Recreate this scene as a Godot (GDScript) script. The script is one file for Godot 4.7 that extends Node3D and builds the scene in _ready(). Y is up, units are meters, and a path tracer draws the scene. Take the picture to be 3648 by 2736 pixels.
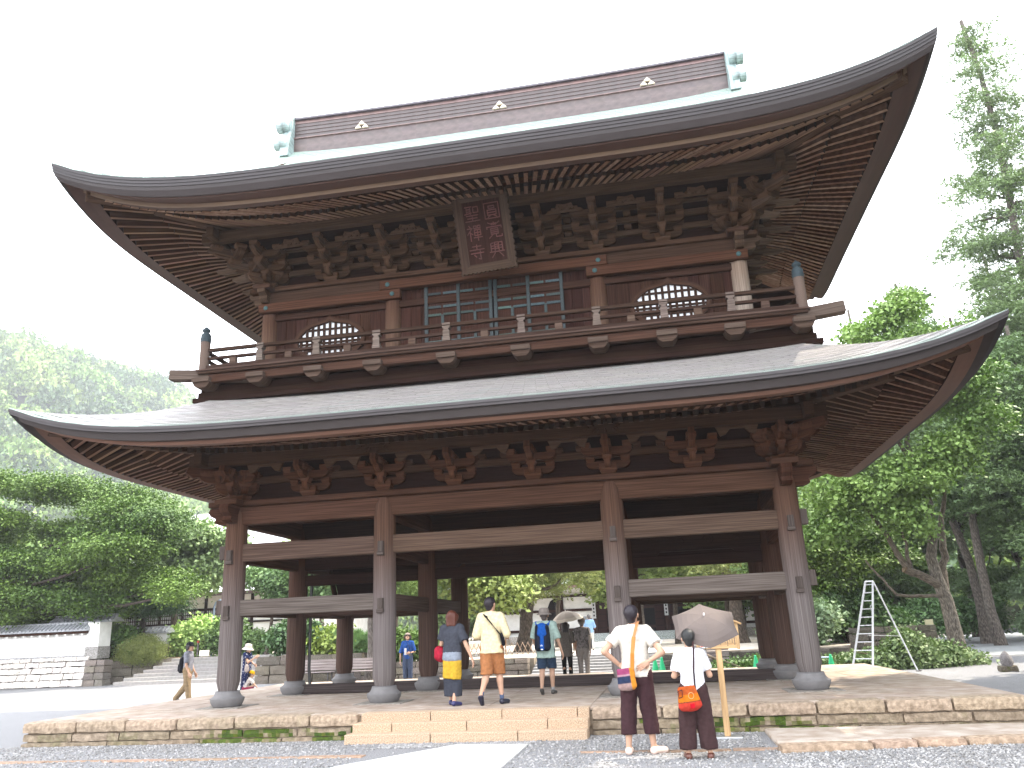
extends Node3D

# ---------------------------------------------------------------- mesh builder
class MB:
	var v := PackedVector3Array()
	var n := PackedVector3Array()
	var t := PackedVector2Array()
	var c := PackedColorArray()
	var rng := RandomNumberGenerator.new()
	var ou := 0.0
	var ov := 0.0
	func _init(s := 1):
		rng.seed = s
	func shake():
		ou = rng.randf() * 7.0
		ov = rng.randf() * 5.0
	func tri(a: Vector3, b: Vector3, d: Vector3, nn: Vector3, ta: Vector2, tb: Vector2, td: Vector2, col: Color):
		if (b - a).cross(d - a).dot(nn) > 0.0:
			v.append(a); v.append(d); v.append(b)
			t.append(ta); t.append(td); t.append(tb)
		else:
			v.append(a); v.append(b); v.append(d)
			t.append(ta); t.append(tb); t.append(td)
		n.append(nn); n.append(nn); n.append(nn)
		c.append(col); c.append(col); c.append(col)
	func quad(a: Vector3, b: Vector3, d: Vector3, e: Vector3, nn: Vector3, ta: Vector2, tb: Vector2, td: Vector2, te: Vector2, col: Color):
		tri(a, b, d, nn, ta, tb, td, col)
		tri(a, d, e, nn, ta, td, te, col)
	# smooth quad: corner normals and colours
	func squad(p: Array, nn: Array, uv: Array, col: Array):
		var o = [0, 1, 2, 0, 2, 3]
		if (p[1] - p[0]).cross(p[2] - p[0]).dot(nn[0] + nn[2]) > 0.0:
			o = [0, 2, 1, 0, 3, 2]
		for i in o:
			v.append(p[i]); n.append(nn[i]); t.append(uv[i]); c.append(col[i])
	# flat quad with its own normal, uv in metres along a->b
	func fq(a: Vector3, b: Vector3, d: Vector3, e: Vector3, outv: Vector3, col: Color, us := 0.25, vs := 1.3):
		var nn := (b - a).cross(d - a)
		if nn.length_squared() < 1e-14:
			nn = (d - a).cross(e - a)
		nn = nn.normalized()
		if nn.dot(outv) < 0.0:
			nn = -nn
		var l1 := a.distance_to(b) * us
		var l2 := b.distance_to(d) * vs
		quad(a, b, d, e, nn, Vector2(ou, ov), Vector2(ou + l1, ov), Vector2(ou + l1, ov + l2), Vector2(ou, ov + l2), col)
	func box(xf: Transform3D, s: Vector3, col: Color, ch := 0.0):
		shake()
		var h := s * 0.5
		var la := s.max_axis_index()
		for ax in 3:
			var b1 := (ax + 1) % 3
			var b2 := (ax + 2) % 3
			if b2 == la:
				var q := b1
				b1 = b2
				b2 = q
			for sg in [-1.0, 1.0]:
				var nv := Vector3.ZERO
				nv[ax] = sg
				var p := []
				for k in [[-1, -1], [1, -1], [1, 1], [-1, 1]]:
					var q := Vector3.ZERO
					q[ax] = sg * h[ax]
					q[b1] = k[0] * (h[b1] - ch)
					q[b2] = k[1] * (h[b2] - ch)
					p.append(xf * q)
				fq(p[0], p[1], p[2], p[3], xf.basis * nv, col)
		if ch > 0.0:
			for ax in 3:
				var b1 := (ax + 1) % 3
				var b2 := (ax + 2) % 3
				for k in [[-1, -1], [1, -1], [1, 1], [-1, 1]]:
					var p := []
					for e in [[-1, 0], [1, 0], [1, 1], [-1, 1]]:
						var q := Vector3.ZERO
						q[ax] = e[0] * (h[ax] - ch)
						q[b1] = k[0] * (h[b1] - (ch if e[1] == 0 else 0.0))
						q[b2] = k[1] * (h[b2] - (0.0 if e[1] == 0 else ch))
						p.append(xf * q)
					var o := Vector3.ZERO
					o[b1] = k[0]
					o[b2] = k[1]
					fq(p[0], p[1], p[2], p[3], xf.basis * o, col)
			for sx in [-1, 1]:
				for sy in [-1, 1]:
					for sz in [-1, 1]:
						var sv := Vector3(sx, sy, sz)
						var a := xf * (sv * Vector3(h.x, h.y - ch, h.z - ch))
						var b := xf * (sv * Vector3(h.x - ch, h.y, h.z - ch))
						var d := xf * (sv * Vector3(h.x - ch, h.y - ch, h.z))
						tri(a, b, d, (xf.basis * sv).normalized(), Vector2(ou, ov), Vector2(ou, ov), Vector2(ou, ov), col)
	# box from min/max corners
	func bb(a: Vector3, b: Vector3, col: Color, ch := 0.0):
		box(Transform3D(Basis(), (a + b) * 0.5), (b - a).abs(), col, ch)
	# square bar between two points
	func bar(a: Vector3, b: Vector3, w: float, h: float, col: Color, ch := 0.0):
		var z := (b - a).normalized()
		var up := Vector3.UP if absf(z.y) < 0.95 else Vector3.BACK
		var x := up.cross(z).normalized()
		box(Transform3D(Basis(x, z.cross(x), z), (a + b) * 0.5), Vector3(w, h, a.distance_to(b)), col, ch)
	# polygon in local XY, thickness d along local Z (centred)
	func prism(poly: PackedVector2Array, xf: Transform3D, d: float, col: Color):
		shake()
		var idx := Geometry2D.triangulate_polygon(poly)
		for sg in [-0.5, 0.5]:
			var nn: Vector3 = (xf.basis * Vector3(0, 0, sg)).normalized()
			for i in range(0, idx.size(), 3):
				var a := poly[idx[i]]
				var b := poly[idx[i + 1]]
				var e := poly[idx[i + 2]]
				var o := Vector2(ou, ov)
				tri(xf * Vector3(a.x, a.y, d * sg), xf * Vector3(b.x, b.y, d * sg), xf * Vector3(e.x, e.y, d * sg), nn, o + a * Vector2(0.25, 1.3), o + b * Vector2(0.25, 1.3), o + e * Vector2(0.25, 1.3), col)
		var area := 0.0
		for i in poly.size():
			area += poly[i].cross(poly[(i + 1) % poly.size()])
		var sgn := 1.0 if area > 0.0 else -1.0
		for i in poly.size():
			var a := poly[i]
			var b := poly[(i + 1) % poly.size()]
			if a.distance_squared_to(b) < 1e-12:
				continue
			var o := Vector3((b.y - a.y) * sgn, -(b.x - a.x) * sgn, 0)
			fq(xf * Vector3(a.x, a.y, -d / 2), xf * Vector3(b.x, b.y, -d / 2), xf * Vector3(b.x, b.y, d / 2), xf * Vector3(a.x, a.y, d / 2), xf.basis * o, col)
	# profile of (radius, height); cols one colour per ring or a single one
	func lathe(pr: PackedVector2Array, seg: int, xf: Transform3D, cols: Array, wob := 0.0, us := 1.3, vs := 0.25):
		shake()
		var m := pr.size()
		var ns := []
		for i in m:
			var a := pr[maxi(i - 1, 0)]
			var b := pr[mini(i + 1, m - 1)]
			var d := b - a
			ns.append(Vector2(d.y, -d.x).normalized())
		for i in m - 1:
			for k in seg:
				var p := []
				var q := []
				var u := []
				var cc := []
				for e in [[i, k], [i + 1, k], [i + 1, k + 1], [i, k + 1]]:
					var an: float = TAU * e[1] / seg
					var ww := 1.0 + wob * sin(an * 3.0 + e[0] * 1.3) + wob * 0.6 * sin(an * 5.0 + 2.0)
					var r: Vector2 = pr[e[0]]
					var nn: Vector2 = ns[e[0]]
					p.append(xf * Vector3(cos(an) * r.x * ww, r.y, sin(an) * r.x * ww))
					q.append((xf.basis * Vector3(cos(an) * nn.x, nn.y, sin(an) * nn.x)).normalized())
					u.append(Vector2(ou + r.y * vs * 1.0, ov + an * 0.5 * us))
					cc.append(cols[mini(e[0], cols.size() - 1)])
				squad(p, q, u, cc)
	func tube(pts: Array, rad: Array, seg: int, col: Color, col2 = null, cap := true):
		shake()
		var m := pts.size()
		var rings := []
		var px := Vector3.ZERO
		var run := 0.0
		var lens := []
		for i in m:
			var d: Vector3 = (pts[mini(i + 1, m - 1)] - pts[maxi(i - 1, 0)]).normalized()
			if px == Vector3.ZERO:
				px = d.cross(Vector3(0.3, 0.2, 0.93)).normalized() if absf(d.z) < 0.9 else d.cross(Vector3.UP).normalized()
			px = (px - d * px.dot(d)).normalized()
			var py := d.cross(px)
			var r := []
			for k in seg:
				var an := TAU * k / seg
				r.append([px * cos(an) + py * sin(an)])
				r[k].append(pts[i] + r[k][0] * rad[mini(i, rad.size() - 1)])
			rings.append(r)
			if i > 0:
				run += pts[i].distance_to(pts[i - 1])
			lens.append(run)
		for i in m - 1:
			var ca := col if col2 == null else col.lerp(col2, float(i) / (m - 1))
			var cb := col if col2 == null else col.lerp(col2, float(i + 1) / (m - 1))
			for k in seg:
				var k2 := (k + 1) % seg
				var u1: float = ou + lens[i] * 0.4
				var u2: float = ou + lens[i + 1] * 0.4
				var w1: float = ov + float(k) / seg
				var w2: float = ov + float(k + 1) / seg
				squad([rings[i][k][1], rings[i + 1][k][1], rings[i + 1][k2][1], rings[i][k2][1]], [rings[i][k][0], rings[i + 1][k][0], rings[i + 1][k2][0], rings[i][k2][0]], [Vector2(u1, w1), Vector2(u2, w1), Vector2(u2, w2), Vector2(u1, w2)], [ca, cb, cb, ca])
		if cap:
			for e in [0, m - 1]:
				var d: Vector3 = (pts[m - 1] - pts[m - 2]) if e > 0 else (pts[0] - pts[1])
				for k in range(1, seg - 1):
					tri(rings[e][0][1], rings[e][k][1], rings[e][k + 1][1], d.normalized(), Vector2(ou, ov), Vector2(ou, ov + 0.1), Vector2(ou + 0.1, ov), col)
	func ell(at: Vector3, r: Vector3, seg: int, col: Color, basis := Basis()):
		var pr := PackedVector2Array()
		for i in seg + 1:
			var a := -PI / 2 + PI * i / seg
			pr.append(Vector2(maxf(cos(a), 0.001), sin(a)))
		var v0 := v.size()
		lathe(pr, seg * 2, Transform3D(basis * Basis.from_scale(r), at), [col])
		var inv := Basis.from_scale(Vector3(1.0 / (r.x * r.x), 1.0 / (r.y * r.y), 1.0 / (r.z * r.z)))
		var bi := basis.inverse()
		for i in range(v0, v.size()):
			n[i] = (basis * (inv * (bi * (v[i] - at)))).normalized()
	func mesh(m = null) -> ArrayMesh:
		var am := ArrayMesh.new()
		if v.is_empty():
			return am
		var a := []
		a.resize(Mesh.ARRAY_MAX)
		a[Mesh.ARRAY_VERTEX] = v
		a[Mesh.ARRAY_NORMAL] = n
		a[Mesh.ARRAY_TEX_UV] = t
		a[Mesh.ARRAY_COLOR] = c
		am.add_surface_from_arrays(Mesh.PRIMITIVE_TRIANGLES, a)
		if m != null:
			am.surface_set_material(0, m)
		return am

# ---------------------------------------------------------------- object tree
var used := {}
var M := {}
var rng := RandomNumberGenerator.new()

func numbered(called: String) -> String:
	used[called] = used.get(called, 0) + 1
	return called if used[called] == 1 else "%s_%03d" % [called, used[called] - 1]

func tag(o, label := "", category := "", group := "", kind := ""):
	if label: o.set_meta("label", label)
	if category: o.set_meta("category", category)
	if group: o.set_meta("group", group)
	if kind: o.set_meta("kind", kind)
	return o

func thing(called: String, label: String, category: String, at := Vector3.ZERO, turn := 0.0, group := "") -> Node3D:
	var o := Node3D.new()
	o.name = numbered(called)
	add_child(o)
	o.position = at
	o.rotation.y = turn
	tag(o, label, category, group)
	return o

func put(called: String, mb, m, parent: Node = null, kind := "", label := "") -> MeshInstance3D:
	var o := MeshInstance3D.new()
	o.mesh = mb.mesh(m) if mb is MB else mb
	if mb is Mesh and m != null:
		o.material_override = m
	if parent == null:
		o.name = numbered(called)
		add_child(o)
	else:
		var k := 0
		var nm := called
		while parent.has_node(nm):
			k += 1
			nm = "%s_%03d" % [called, k]
		o.name = nm
		parent.add_child(o, true)
	if kind: o.set_meta("kind", kind)
	if label: o.set_meta("label", label)
	return o

# a numbered child that shares a mesh (fast: the caller gives the number)
func piece(called: String, i: int, mesh: Mesh, parent: Node, xf: Transform3D) -> MeshInstance3D:
	var o := MeshInstance3D.new()
	o.mesh = mesh
	o.name = called if i == 0 else "%s_%03d" % [called, i]
	o.transform = xf
	parent.add_child(o, true)
	return o

func copy(src: Node3D, at: Vector3, turn: float, label := "", group := "") -> Node3D:
	var o: Node3D = src.duplicate()
	o.name = numbered(String(src.name).trim_suffix("_" + String(src.name).get_slice("_", String(src.name).get_slice_count("_") - 1)) if String(src.name).right(3).is_valid_int() else String(src.name))
	add_child(o)
	o.position = at
	o.rotation.y = turn
	tag(o, label, "", group)
	return o

# ---------------------------------------------------------------- textures and materials
func tex(sd: int, freq: float, lo: Color, hi: Color, size := 256, oct := 4, mode := 0, gamma := 1.0) -> ImageTexture:
	var fn := FastNoiseLite.new()
	fn.seed = sd
	fn.noise_type = FastNoiseLite.TYPE_SIMPLEX_SMOOTH if mode != 2 else FastNoiseLite.TYPE_CELLULAR
	fn.frequency = freq
	fn.fractal_octaves = oct
	if mode == 1: fn.fractal_type = FastNoiseLite.FRACTAL_RIDGED
	var im := fn.get_seamless_image(size, size)
	im.convert(Image.FORMAT_L8)
	var d := im.get_data()
	var lut := []
	for i in 256:
		var q := lo.lerp(hi, pow(i / 255.0, gamma))
		lut.append([q.r8, q.g8, q.b8])
	var o := PackedByteArray()
	o.resize(size * size * 3)
	for i in d.size():
		var e = lut[d[i]]
		o[i * 3] = e[0]
		o[i * 3 + 1] = e[1]
		o[i * 3 + 2] = e[2]
	var r := Image.create_from_data(size, size, false, Image.FORMAT_RGB8, o)
	r.generate_mipmaps()
	return ImageTexture.create_from_image(r)

func ntex(sd: int, freq: float, strength: float, size := 256, oct := 4) -> ImageTexture:
	var fn := FastNoiseLite.new()
	fn.seed = sd
	fn.frequency = freq
	fn.fractal_octaves = oct
	var im := fn.get_seamless_image(size, size)
	im.convert(Image.FORMAT_RGB8)
	im.bump_map_to_normal_map(strength)
	return ImageTexture.create_from_image(im)

# colour comes from the vertices, the texture is a grain that multiplies it
func mat(rough: float, grain = null, nrm = null, nscale := 1.0, uvs := Vector3.ONE, metal := 0.0, spec := 0.5) -> StandardMaterial3D:
	var m := StandardMaterial3D.new()
	m.vertex_color_use_as_albedo = true
	m.roughness = rough
	m.metallic = metal
	m.metallic_specular = spec
	if grain != null: m.albedo_texture = grain
	if nrm != null:
		m.normal_enabled = true
		m.normal_texture = nrm
		m.normal_scale = nscale
	m.uv1_scale = uvs
	return m

func tri_mat(rough: float, grain, nrm, nscale: float, sc: float) -> StandardMaterial3D:
	var m := mat(rough, grain, nrm, nscale)
	m.uv1_triplanar = true
	m.uv1_world_triplanar = true
	m.uv1_scale = Vector3(sc, sc, sc)
	return m

func jit(col: Color, a := 0.12) -> Color:
	var k := 1.0 + rng.randf_range(-a, a)
	return Color(col.r * k, col.g * k * (1.0 + rng.randf_range(-a, a) * 0.2), col.b * k * (1.0 + rng.randf_range(-a, a) * 0.3))

func make_materials():
	var grain := tex(3, 0.02, Color(0.66, 0.62, 0.60), Color(1.0, 1.0, 1.0), 512, 5)
	var grain_n := ntex(3, 0.03, 3.0, 512, 5)
	M.wood = mat(0.8, grain, grain_n, 0.5, Vector3(0.3, 2.4, 1), 0.0, 0.15)
	M.old_wood = mat(0.85, tex(5, 0.02, Color(0.58, 0.55, 0.54), Color(1, 1, 1), 512, 6, 0, 0.9), grain_n, 0.35, Vector3(0.22, 2.6, 1), 0.0, 0.15)
	var st := tex(11, 0.02, Color(0.62, 0.60, 0.57), Color(1, 1, 1), 512, 6)
	var sn := ntex(12, 0.06, 5.0, 512, 5)
	M.stone = tri_mat(0.92, st, sn, 0.8, 0.9)
	M.rough_stone = tri_mat(0.95, tex(14, 0.03, Color(0.45, 0.43, 0.42), Color(1, 1, 1), 512, 6), sn, 1.6, 1.6)
	M.granite = tri_mat(0.9, tex(15, 0.10, Color(0.66, 0.62, 0.58), Color(1, 1, 1), 256, 4), ntex(16, 0.15, 6.0, 256, 3), 1.4, 1.6)
	M.plaster = tri_mat(0.95, tex(21, 0.01, Color(0.9, 0.9, 0.89), Color(1, 1, 1), 256, 5), null, 0.0, 0.5)
	M.copper = mat(0.45, tex(23, 0.015, Color(0.7, 0.68, 0.68), Color(1, 1, 1), 512, 6), ntex(24, 0.02, 1.2, 256, 4), 0.4, Vector3(1, 1, 1), 0.1, 0.6)
	M.fascia = mat(0.7, tex(27, 0.02, Color(0.86, 0.85, 0.85), Color(1, 1, 1), 256, 5), null, 1.0, Vector3(0.5, 1, 1), 0.0, 0.5)
	M.fascia = mat(0.7, tex(27, 0.02, Color(0.86, 0.85, 0.85), Color(1, 1, 1), 256, 5), null, 1.0, Vector3(0.5, 1, 1), 0.0, 0.5)
	M.bronze = mat(0.7, tex(25, 0.08, Color(0.5, 0.5, 0.5), Color(1, 1, 1), 256, 4), null, 1.0, Vector3(3, 3, 1), 0.05)
	M.wood_new = mat(0.7, grain, grain_n, 0.4, Vector3(0.3, 2.2, 1), 0.0, 0.35)
	M.paint = mat(0.6)
	M.cloth = mat(0.95, tex(31, 0.03, Color(0.84, 0.84, 0.85), Color(1, 1, 1), 256, 5), null, 0.0, Vector3(1, 1, 1), 0.0, 0.2)
	M.cloth_thin = mat(0.9, null, null, 1.0, Vector3.ONE, 0.0, 0.3)
	M.cloth_thin.cull_mode = BaseMaterial3D.CULL_DISABLED
	M.cloth_thin.backlight_enabled = true
	M.cloth_thin.backlight = Color(0.15, 0.14, 0.13)
	M.skin = mat(0.6, null, null, 1.0, Vector3.ONE, 0.0, 0.35)
	M.hair = mat(0.5, null, null, 1.0, Vector3.ONE, 0.0, 0.4)
	M.plastic = mat(0.4)
	M.metal = mat(0.38, null, null, 1.0, Vector3.ONE, 0.7)
	M.tile = mat(0.4, tex(33, 0.05, Color(0.75, 0.75, 0.76), Color(1, 1, 1), 256, 4))
	M.bark = mat(0.95, tex(41, 0.03, Color(0.4, 0.38, 0.36), Color(1, 1, 1), 256, 6), ntex(42, 0.05, 6.0, 256, 4), 1.2, Vector3(1.5, 3, 1))
	M.leaf = mat(0.55, null, null, 1.0, Vector3.ONE, 0.0, 0.4)
	M.leaf.backlight_enabled = true
	M.leaf.backlight = Color(0.42, 0.5, 0.2)
	M.leaf.cull_mode = BaseMaterial3D.CULL_DISABLED
	var gt := tex(51, 0.05, Color(0.55, 0.54, 0.55), Color(1, 1, 1), 1024, 6)
	M.gravel = tri_mat(0.95, gt, ntex(52, 0.12, 8.0, 1024, 3), 1.0, 0.7)
	M.dirt = tri_mat(0.95, tex(53, 0.012, Color(0.78, 0.73, 0.68), Color(1, 1, 1), 512, 6), ntex(54, 0.08, 3.0, 512, 4), 0.6, 0.35)
	M.asphalt = tri_mat(0.9, tex(55, 0.02, Color(0.85, 0.85, 0.85), Color(1, 1, 1), 512, 6), ntex(56, 0.2, 3.0, 512, 3), 0.5, 0.6)

func shade_of(m: StandardMaterial3D, k: float):
	m.albedo_color = Color(k, k, k).linear_to_srgb()

const CAM := Vector3(3.1265, 1.1817, 15.6202)

func _ready():
	rng.seed = 7
	# camera
	var cam := Camera3D.new()
	cam.name = "camera"
	cam.fov = 51.0
	cam.far = 900.0
	cam.near = 0.05
	var yaw := deg_to_rad(9.76105)
	var pit := deg_to_rad(17.08895)
	var rol := deg_to_rad(-2.47318)
	var f := Vector3(-sin(yaw) * cos(pit), sin(pit), -cos(yaw) * cos(pit))
	var r := Vector3(cos(yaw), 0, -sin(yaw))
	var u := r.cross(f)
	var r2 := r * cos(rol) + u * sin(rol)
	var u2 := -r * sin(rol) + u * cos(rol)
	cam.transform = Transform3D(Basis(r2, u2, -f), CAM)
	add_child(cam)
	cam.current = true
	# sky, light, exposure
	var env := Environment.new()
	var sm := ProceduralSkyMaterial.new()
	sm.sky_top_color = Color(0.86, 0.88, 0.91)
	sm.sky_horizon_color = Color(0.95, 0.955, 0.97)
	sm.sky_curve = 0.25
	sm.ground_bottom_color = Color(0.35, 0.35, 0.33)
	sm.ground_horizon_color = Color(0.9, 0.9, 0.9)
	sm.sky_energy_multiplier = 1.4
	var sky := Sky.new()
	sky.sky_material = sm
	env.background_mode = Environment.BG_SKY
	env.sky = sky
	env.tonemap_mode = Environment.TONE_MAPPER_LINEAR
	env.tonemap_exposure = 3.4
	env.fog_enabled = true
	env.fog_density = 0.0004
	env.volumetric_fog_enabled = true
	env.volumetric_fog_density = 0.0
	env.fog_light_color = Color(0.96, 0.97, 1.0)
	env.sdfgi_enabled = true
	env.ssao_enabled = true
	env.ssil_enabled = true
	var we := WorldEnvironment.new()
	we.name = "world_environment"
	we.environment = env
	add_child(we)
	var sun := DirectionalLight3D.new()
	sun.name = "sun"
	sun.light_energy = 1.0
	sun.light_color = Color(1.0, 0.96, 0.89)
	sun.light_angular_distance = 0.5
	sun.shadow_enabled = true
	add_child(sun)
	sun.look_at_from_position(Vector3.ZERO, Vector3(-0.6, -1.0, 0.25))
	make_materials()

	shade_of(M.wood, 0.35)
	shade_of(M.fascia, 0.36)
	shade_of(M.old_wood, 0.50)
	shade_of(M.cloth, 0.76)
	shade_of(M.skin, 0.80)
	build_ground()

	build_platform()

	build_gate()

	build_surroundings()

	build_plants()

	build_small_things()

	build_people()


# ---------------------------------------------------------------- ground and platform
const GY := -0.4
const BROWN := Color(0.158, 0.073, 0.045)
const RED := Color(0.165, 0.062, 0.036)
const TAN := Color(0.30, 0.19, 0.115)
const GREY := Color(0.235, 0.195, 0.175)
const DARK := Color(0.066, 0.034, 0.024)
const SAND := Color(0.42, 0.35, 0.295)

func nz(x: float, y: float, z := 0.0) -> float:
	return N.get_noise_3d(x, y, z)

var N := FastNoiseLite.new()

func build_ground():
	N.seed = 5
	N.frequency = 1.0
	N.fractal_octaves = 3
	var g := MB.new(1)
	var xs := [-500.0, -120.0, -60.0, -30.0, -14.0, 0.0, 14.0, 30.0, 60.0, 120.0, 500.0]
	for i in xs.size() - 1:
		for k in xs.size() - 1:
			g.fq(Vector3(xs[i], GY, xs[k]), Vector3(xs[i + 1], GY, xs[k]), Vector3(xs[i + 1], GY, xs[k + 1]), Vector3(xs[i], GY, xs[k + 1]), Vector3.UP, Color(0.39, 0.385, 0.385))
	put("ground", g, M.gravel, null, "structure")
	# loose pebbles that stand out of the gravel near the camera
	var pb := MB.new(2)
	pb.ell(Vector3.ZERO, Vector3(0.02, 0.012, 0.016), 4, Color(1, 1, 1))
	var mm := MultiMesh.new()
	mm.transform_format = MultiMesh.TRANSFORM_3D
	mm.use_colors = true
	mm.mesh = pb.mesh(M.stone)
	mm.instance_count = 26000
	for i in mm.instance_count:
		var p := Vector3(rng.randf_range(-9.5, 9.0), GY + 0.004, 2.2 + pow(rng.randf(), 1.3) * 5.2)
		if p.x > -1.3 and p.x < 1.0 and p.z > 3.2 and rng.randf() < 0.97: p.z = rng.randf_range(2.75, 3.15)
		if p.x > 4.3 and p.z < 4.0: p.z += 1.7
		var k := rng.randf_range(0.4, 1.15)
		mm.set_instance_transform(i, Transform3D(Basis.from_euler(Vector3(rng.randf() * 0.6, rng.randf() * TAU, rng.randf() * 0.6)).scaled(Vector3.ONE * k), p))
		var c := rng.randf_range(0.22, 0.52)
		mm.set_instance_color(i, Color(c, c * 0.985, c * 0.99))
	var mi := MultiMeshInstance3D.new()
	mi.multimesh = mm
	mi.name = "gravel"
	add_child(mi)
	tag(mi, "loose grey gravel scattered in front of the stone platform", "gravel", "", "stuff")
	# pale stone path that leads to the steps
	var pm := MB.new(4)
	pm.prism(PackedVector2Array([Vector2(-0.12, 3.05), Vector2(0.98, 3.12), Vector2(0.98, 9.0), Vector2(-1.75, 9.0), Vector2(-1.25, 4.9)]), Transform3D(Basis(Vector3.RIGHT, Vector3.BACK, Vector3.DOWN), Vector3(0, GY + 0.006, 0)), 0.03, Color(0.66, 0.65, 0.63))
	put("path", pm, M.plaster, null, "structure")
	# flush line of old gutter stones in front of the platform
	var gs := thing("gutter_edge", "thin brown line of flush gutter stones in the gravel before the platform", "kerb")
	for i in 14:
		var x := -9.2 + i * 1.0
		if x > -1.6 and x < 1.0: continue
		var z := 3.95 - 0.03 * sin(x * 1.7)
		var b := MB.new(i)
		b.box(Transform3D(Basis(Vector3.UP, sin(x * 3.0) * 0.03), Vector3(x + 0.5, GY - 0.02, z)), Vector3(0.98, 0.07 , 0.16 + 0.05 * sin(x * 2.3)), jit(Color(0.40, 0.27, 0.19), 0.1), 0.012)
		put("stone", b, M.stone, gs)
	# raised kerb on the right with a trodden ledge behind it
	var ks := thing("stone_kerb", "low kerb of worn tan stones at the right in front of the platform", "kerb")
	var kx := 4.35
	for i in 6:
		var l: float = [1.15, 0.55, 0.62, 0.95, 0.8, 1.1][i]
		var b := MB.new(i + 3)
		rough_block(b, Vector3(l - 0.015, 0.15, 0.26), Transform3D(Basis(Vector3.UP, 0.13), Vector3(kx + l / 2, GY + 0.02, 4.2 - (kx + l / 2 - 4.35) * 0.17)), jit(Color(0.45, 0.33, 0.24)), 0.0, i)
		put("stone", b, M.stone, ks)
		kx += l * 0.99
	var lg := MB.new(9)
	lg.bb(Vector3(4.4, GY - 0.1, 2.2), Vector3(11.0, GY + 0.055, 3.62), Color(0.47, 0.41, 0.36), 0.02)
	put("path_ledge", lg, M.dirt, null, "structure")
	# paved road that climbs away at the right
	var rd := MB.new(10)
	for q in [[Vector3(14.3, 0, -19.2), Vector3(20.5, 0, -14.2), Vector3(40, 0, -33), Vector3(20.5, 0, -45)], [Vector3(20.5, 0, -45), Vector3(40, 0, -33), Vector3(70, 0, -80), Vector3(34, 0, -80)]]:
		rd.fq(q[0] + Vector3(0, GY + 0.012, 0), q[1] + Vector3(0, GY + 0.012, 0), q[2] + Vector3(0, GY + 0.012, 0), q[3] + Vector3(0, GY + 0.012, 0), Vector3.UP, Color(0.27, 0.275, 0.28))
	put("road", rd, M.asphalt, null, "structure")
	var rk := thing("road_kerb", "grey concrete kerb along the far edge of the paved road", "kerb")
	for i in 7:
		var b := MB.new(i)
		var a := Vector3(20.3, GY + 0.06, -44.5).lerp(Vector3(34, GY + 0.06, -79), i / 7.0)
		var e := Vector3(20.3, GY + 0.06, -44.5).lerp(Vector3(34, GY + 0.06, -79), (i + 0.97) / 7.0)
		b.bar(a, e, 0.25, 0.2, Color(0.35, 0.34, 0.32), 0.02)
		put("stone", b, M.stone, rk)

# a stone whose faces are uneven; moss is 0..1
func rough_block(mb: MB, s: Vector3, xf: Transform3D, col: Color, moss := 0.0, sd := 0, amp := 0.014, cell := 0.11):
	mb.shake()
	var h := s * 0.5
	for f in [[2, 1.0], [1, 1.0], [0, -1.0], [0, 1.0]]:
		var ax: int = f[0]
		var a := 0 if ax != 0 else 2
		var b := 1 if ax != 1 else 2
		var na := maxi(2, int(s[a] / cell))
		var nb := maxi(2, int(s[b] / cell))
		var g := []
		for i in na + 1:
			var row := []
			for k in nb + 1:
				var p := Vector3.ZERO
				p[ax] = f[1] * h[ax]
				p[a] = lerpf(-h[a], h[a], float(i) / na)
				p[b] = lerpf(-h[b], h[b], float(k) / nb)
				# round the edges
				var rr := minf(0.05 if amp < 0.018 else 0.03, minf(h.y, h.z) * 0.5)
				var q := Vector3(clampf(p.x, -h.x + rr, h.x - rr), clampf(p.y, -h.y + rr, h.y - rr), clampf(p.z, -h.z + rr, h.z - rr))
				var d := p - q
				if d.length() > rr: p = q + d.normalized() * rr
				var w := p * 3.0 + Vector3(sd * 7.7, sd * 3.1, 0)
				p += Vector3(nz(w.x, w.y, w.z + 9), nz(w.x + 5, w.y, w.z), nz(w.x, w.y + 3, w.z + 4)) * amp
				row.append(p)
			g.append(row)
		for i in na:
			for k in nb:
				var P := [g[i][k], g[i + 1][k], g[i + 1][k + 1], g[i][k + 1]]
				var outv := Vector3.ZERO
				outv[ax] = f[1]
				var mid: Vector3 = (P[0] + P[2]) * 0.5
				var wp := xf * mid
				var m := clampf((nz(wp.x * 1.1, wp.y * 1.7, 3.0) * 1.6 + nz(wp.x * 5.0, wp.y * 5.0, 8.0) * 0.9 - 0.05) * 2.2, 0.0, 1.0) * moss
				var cc := col.lerp(Color(0.115, 0.135, 0.016), m)
				mb.fq(xf * P[0], xf * P[1], xf * P[2], xf * P[3], xf.basis * outv, cc)

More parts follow.
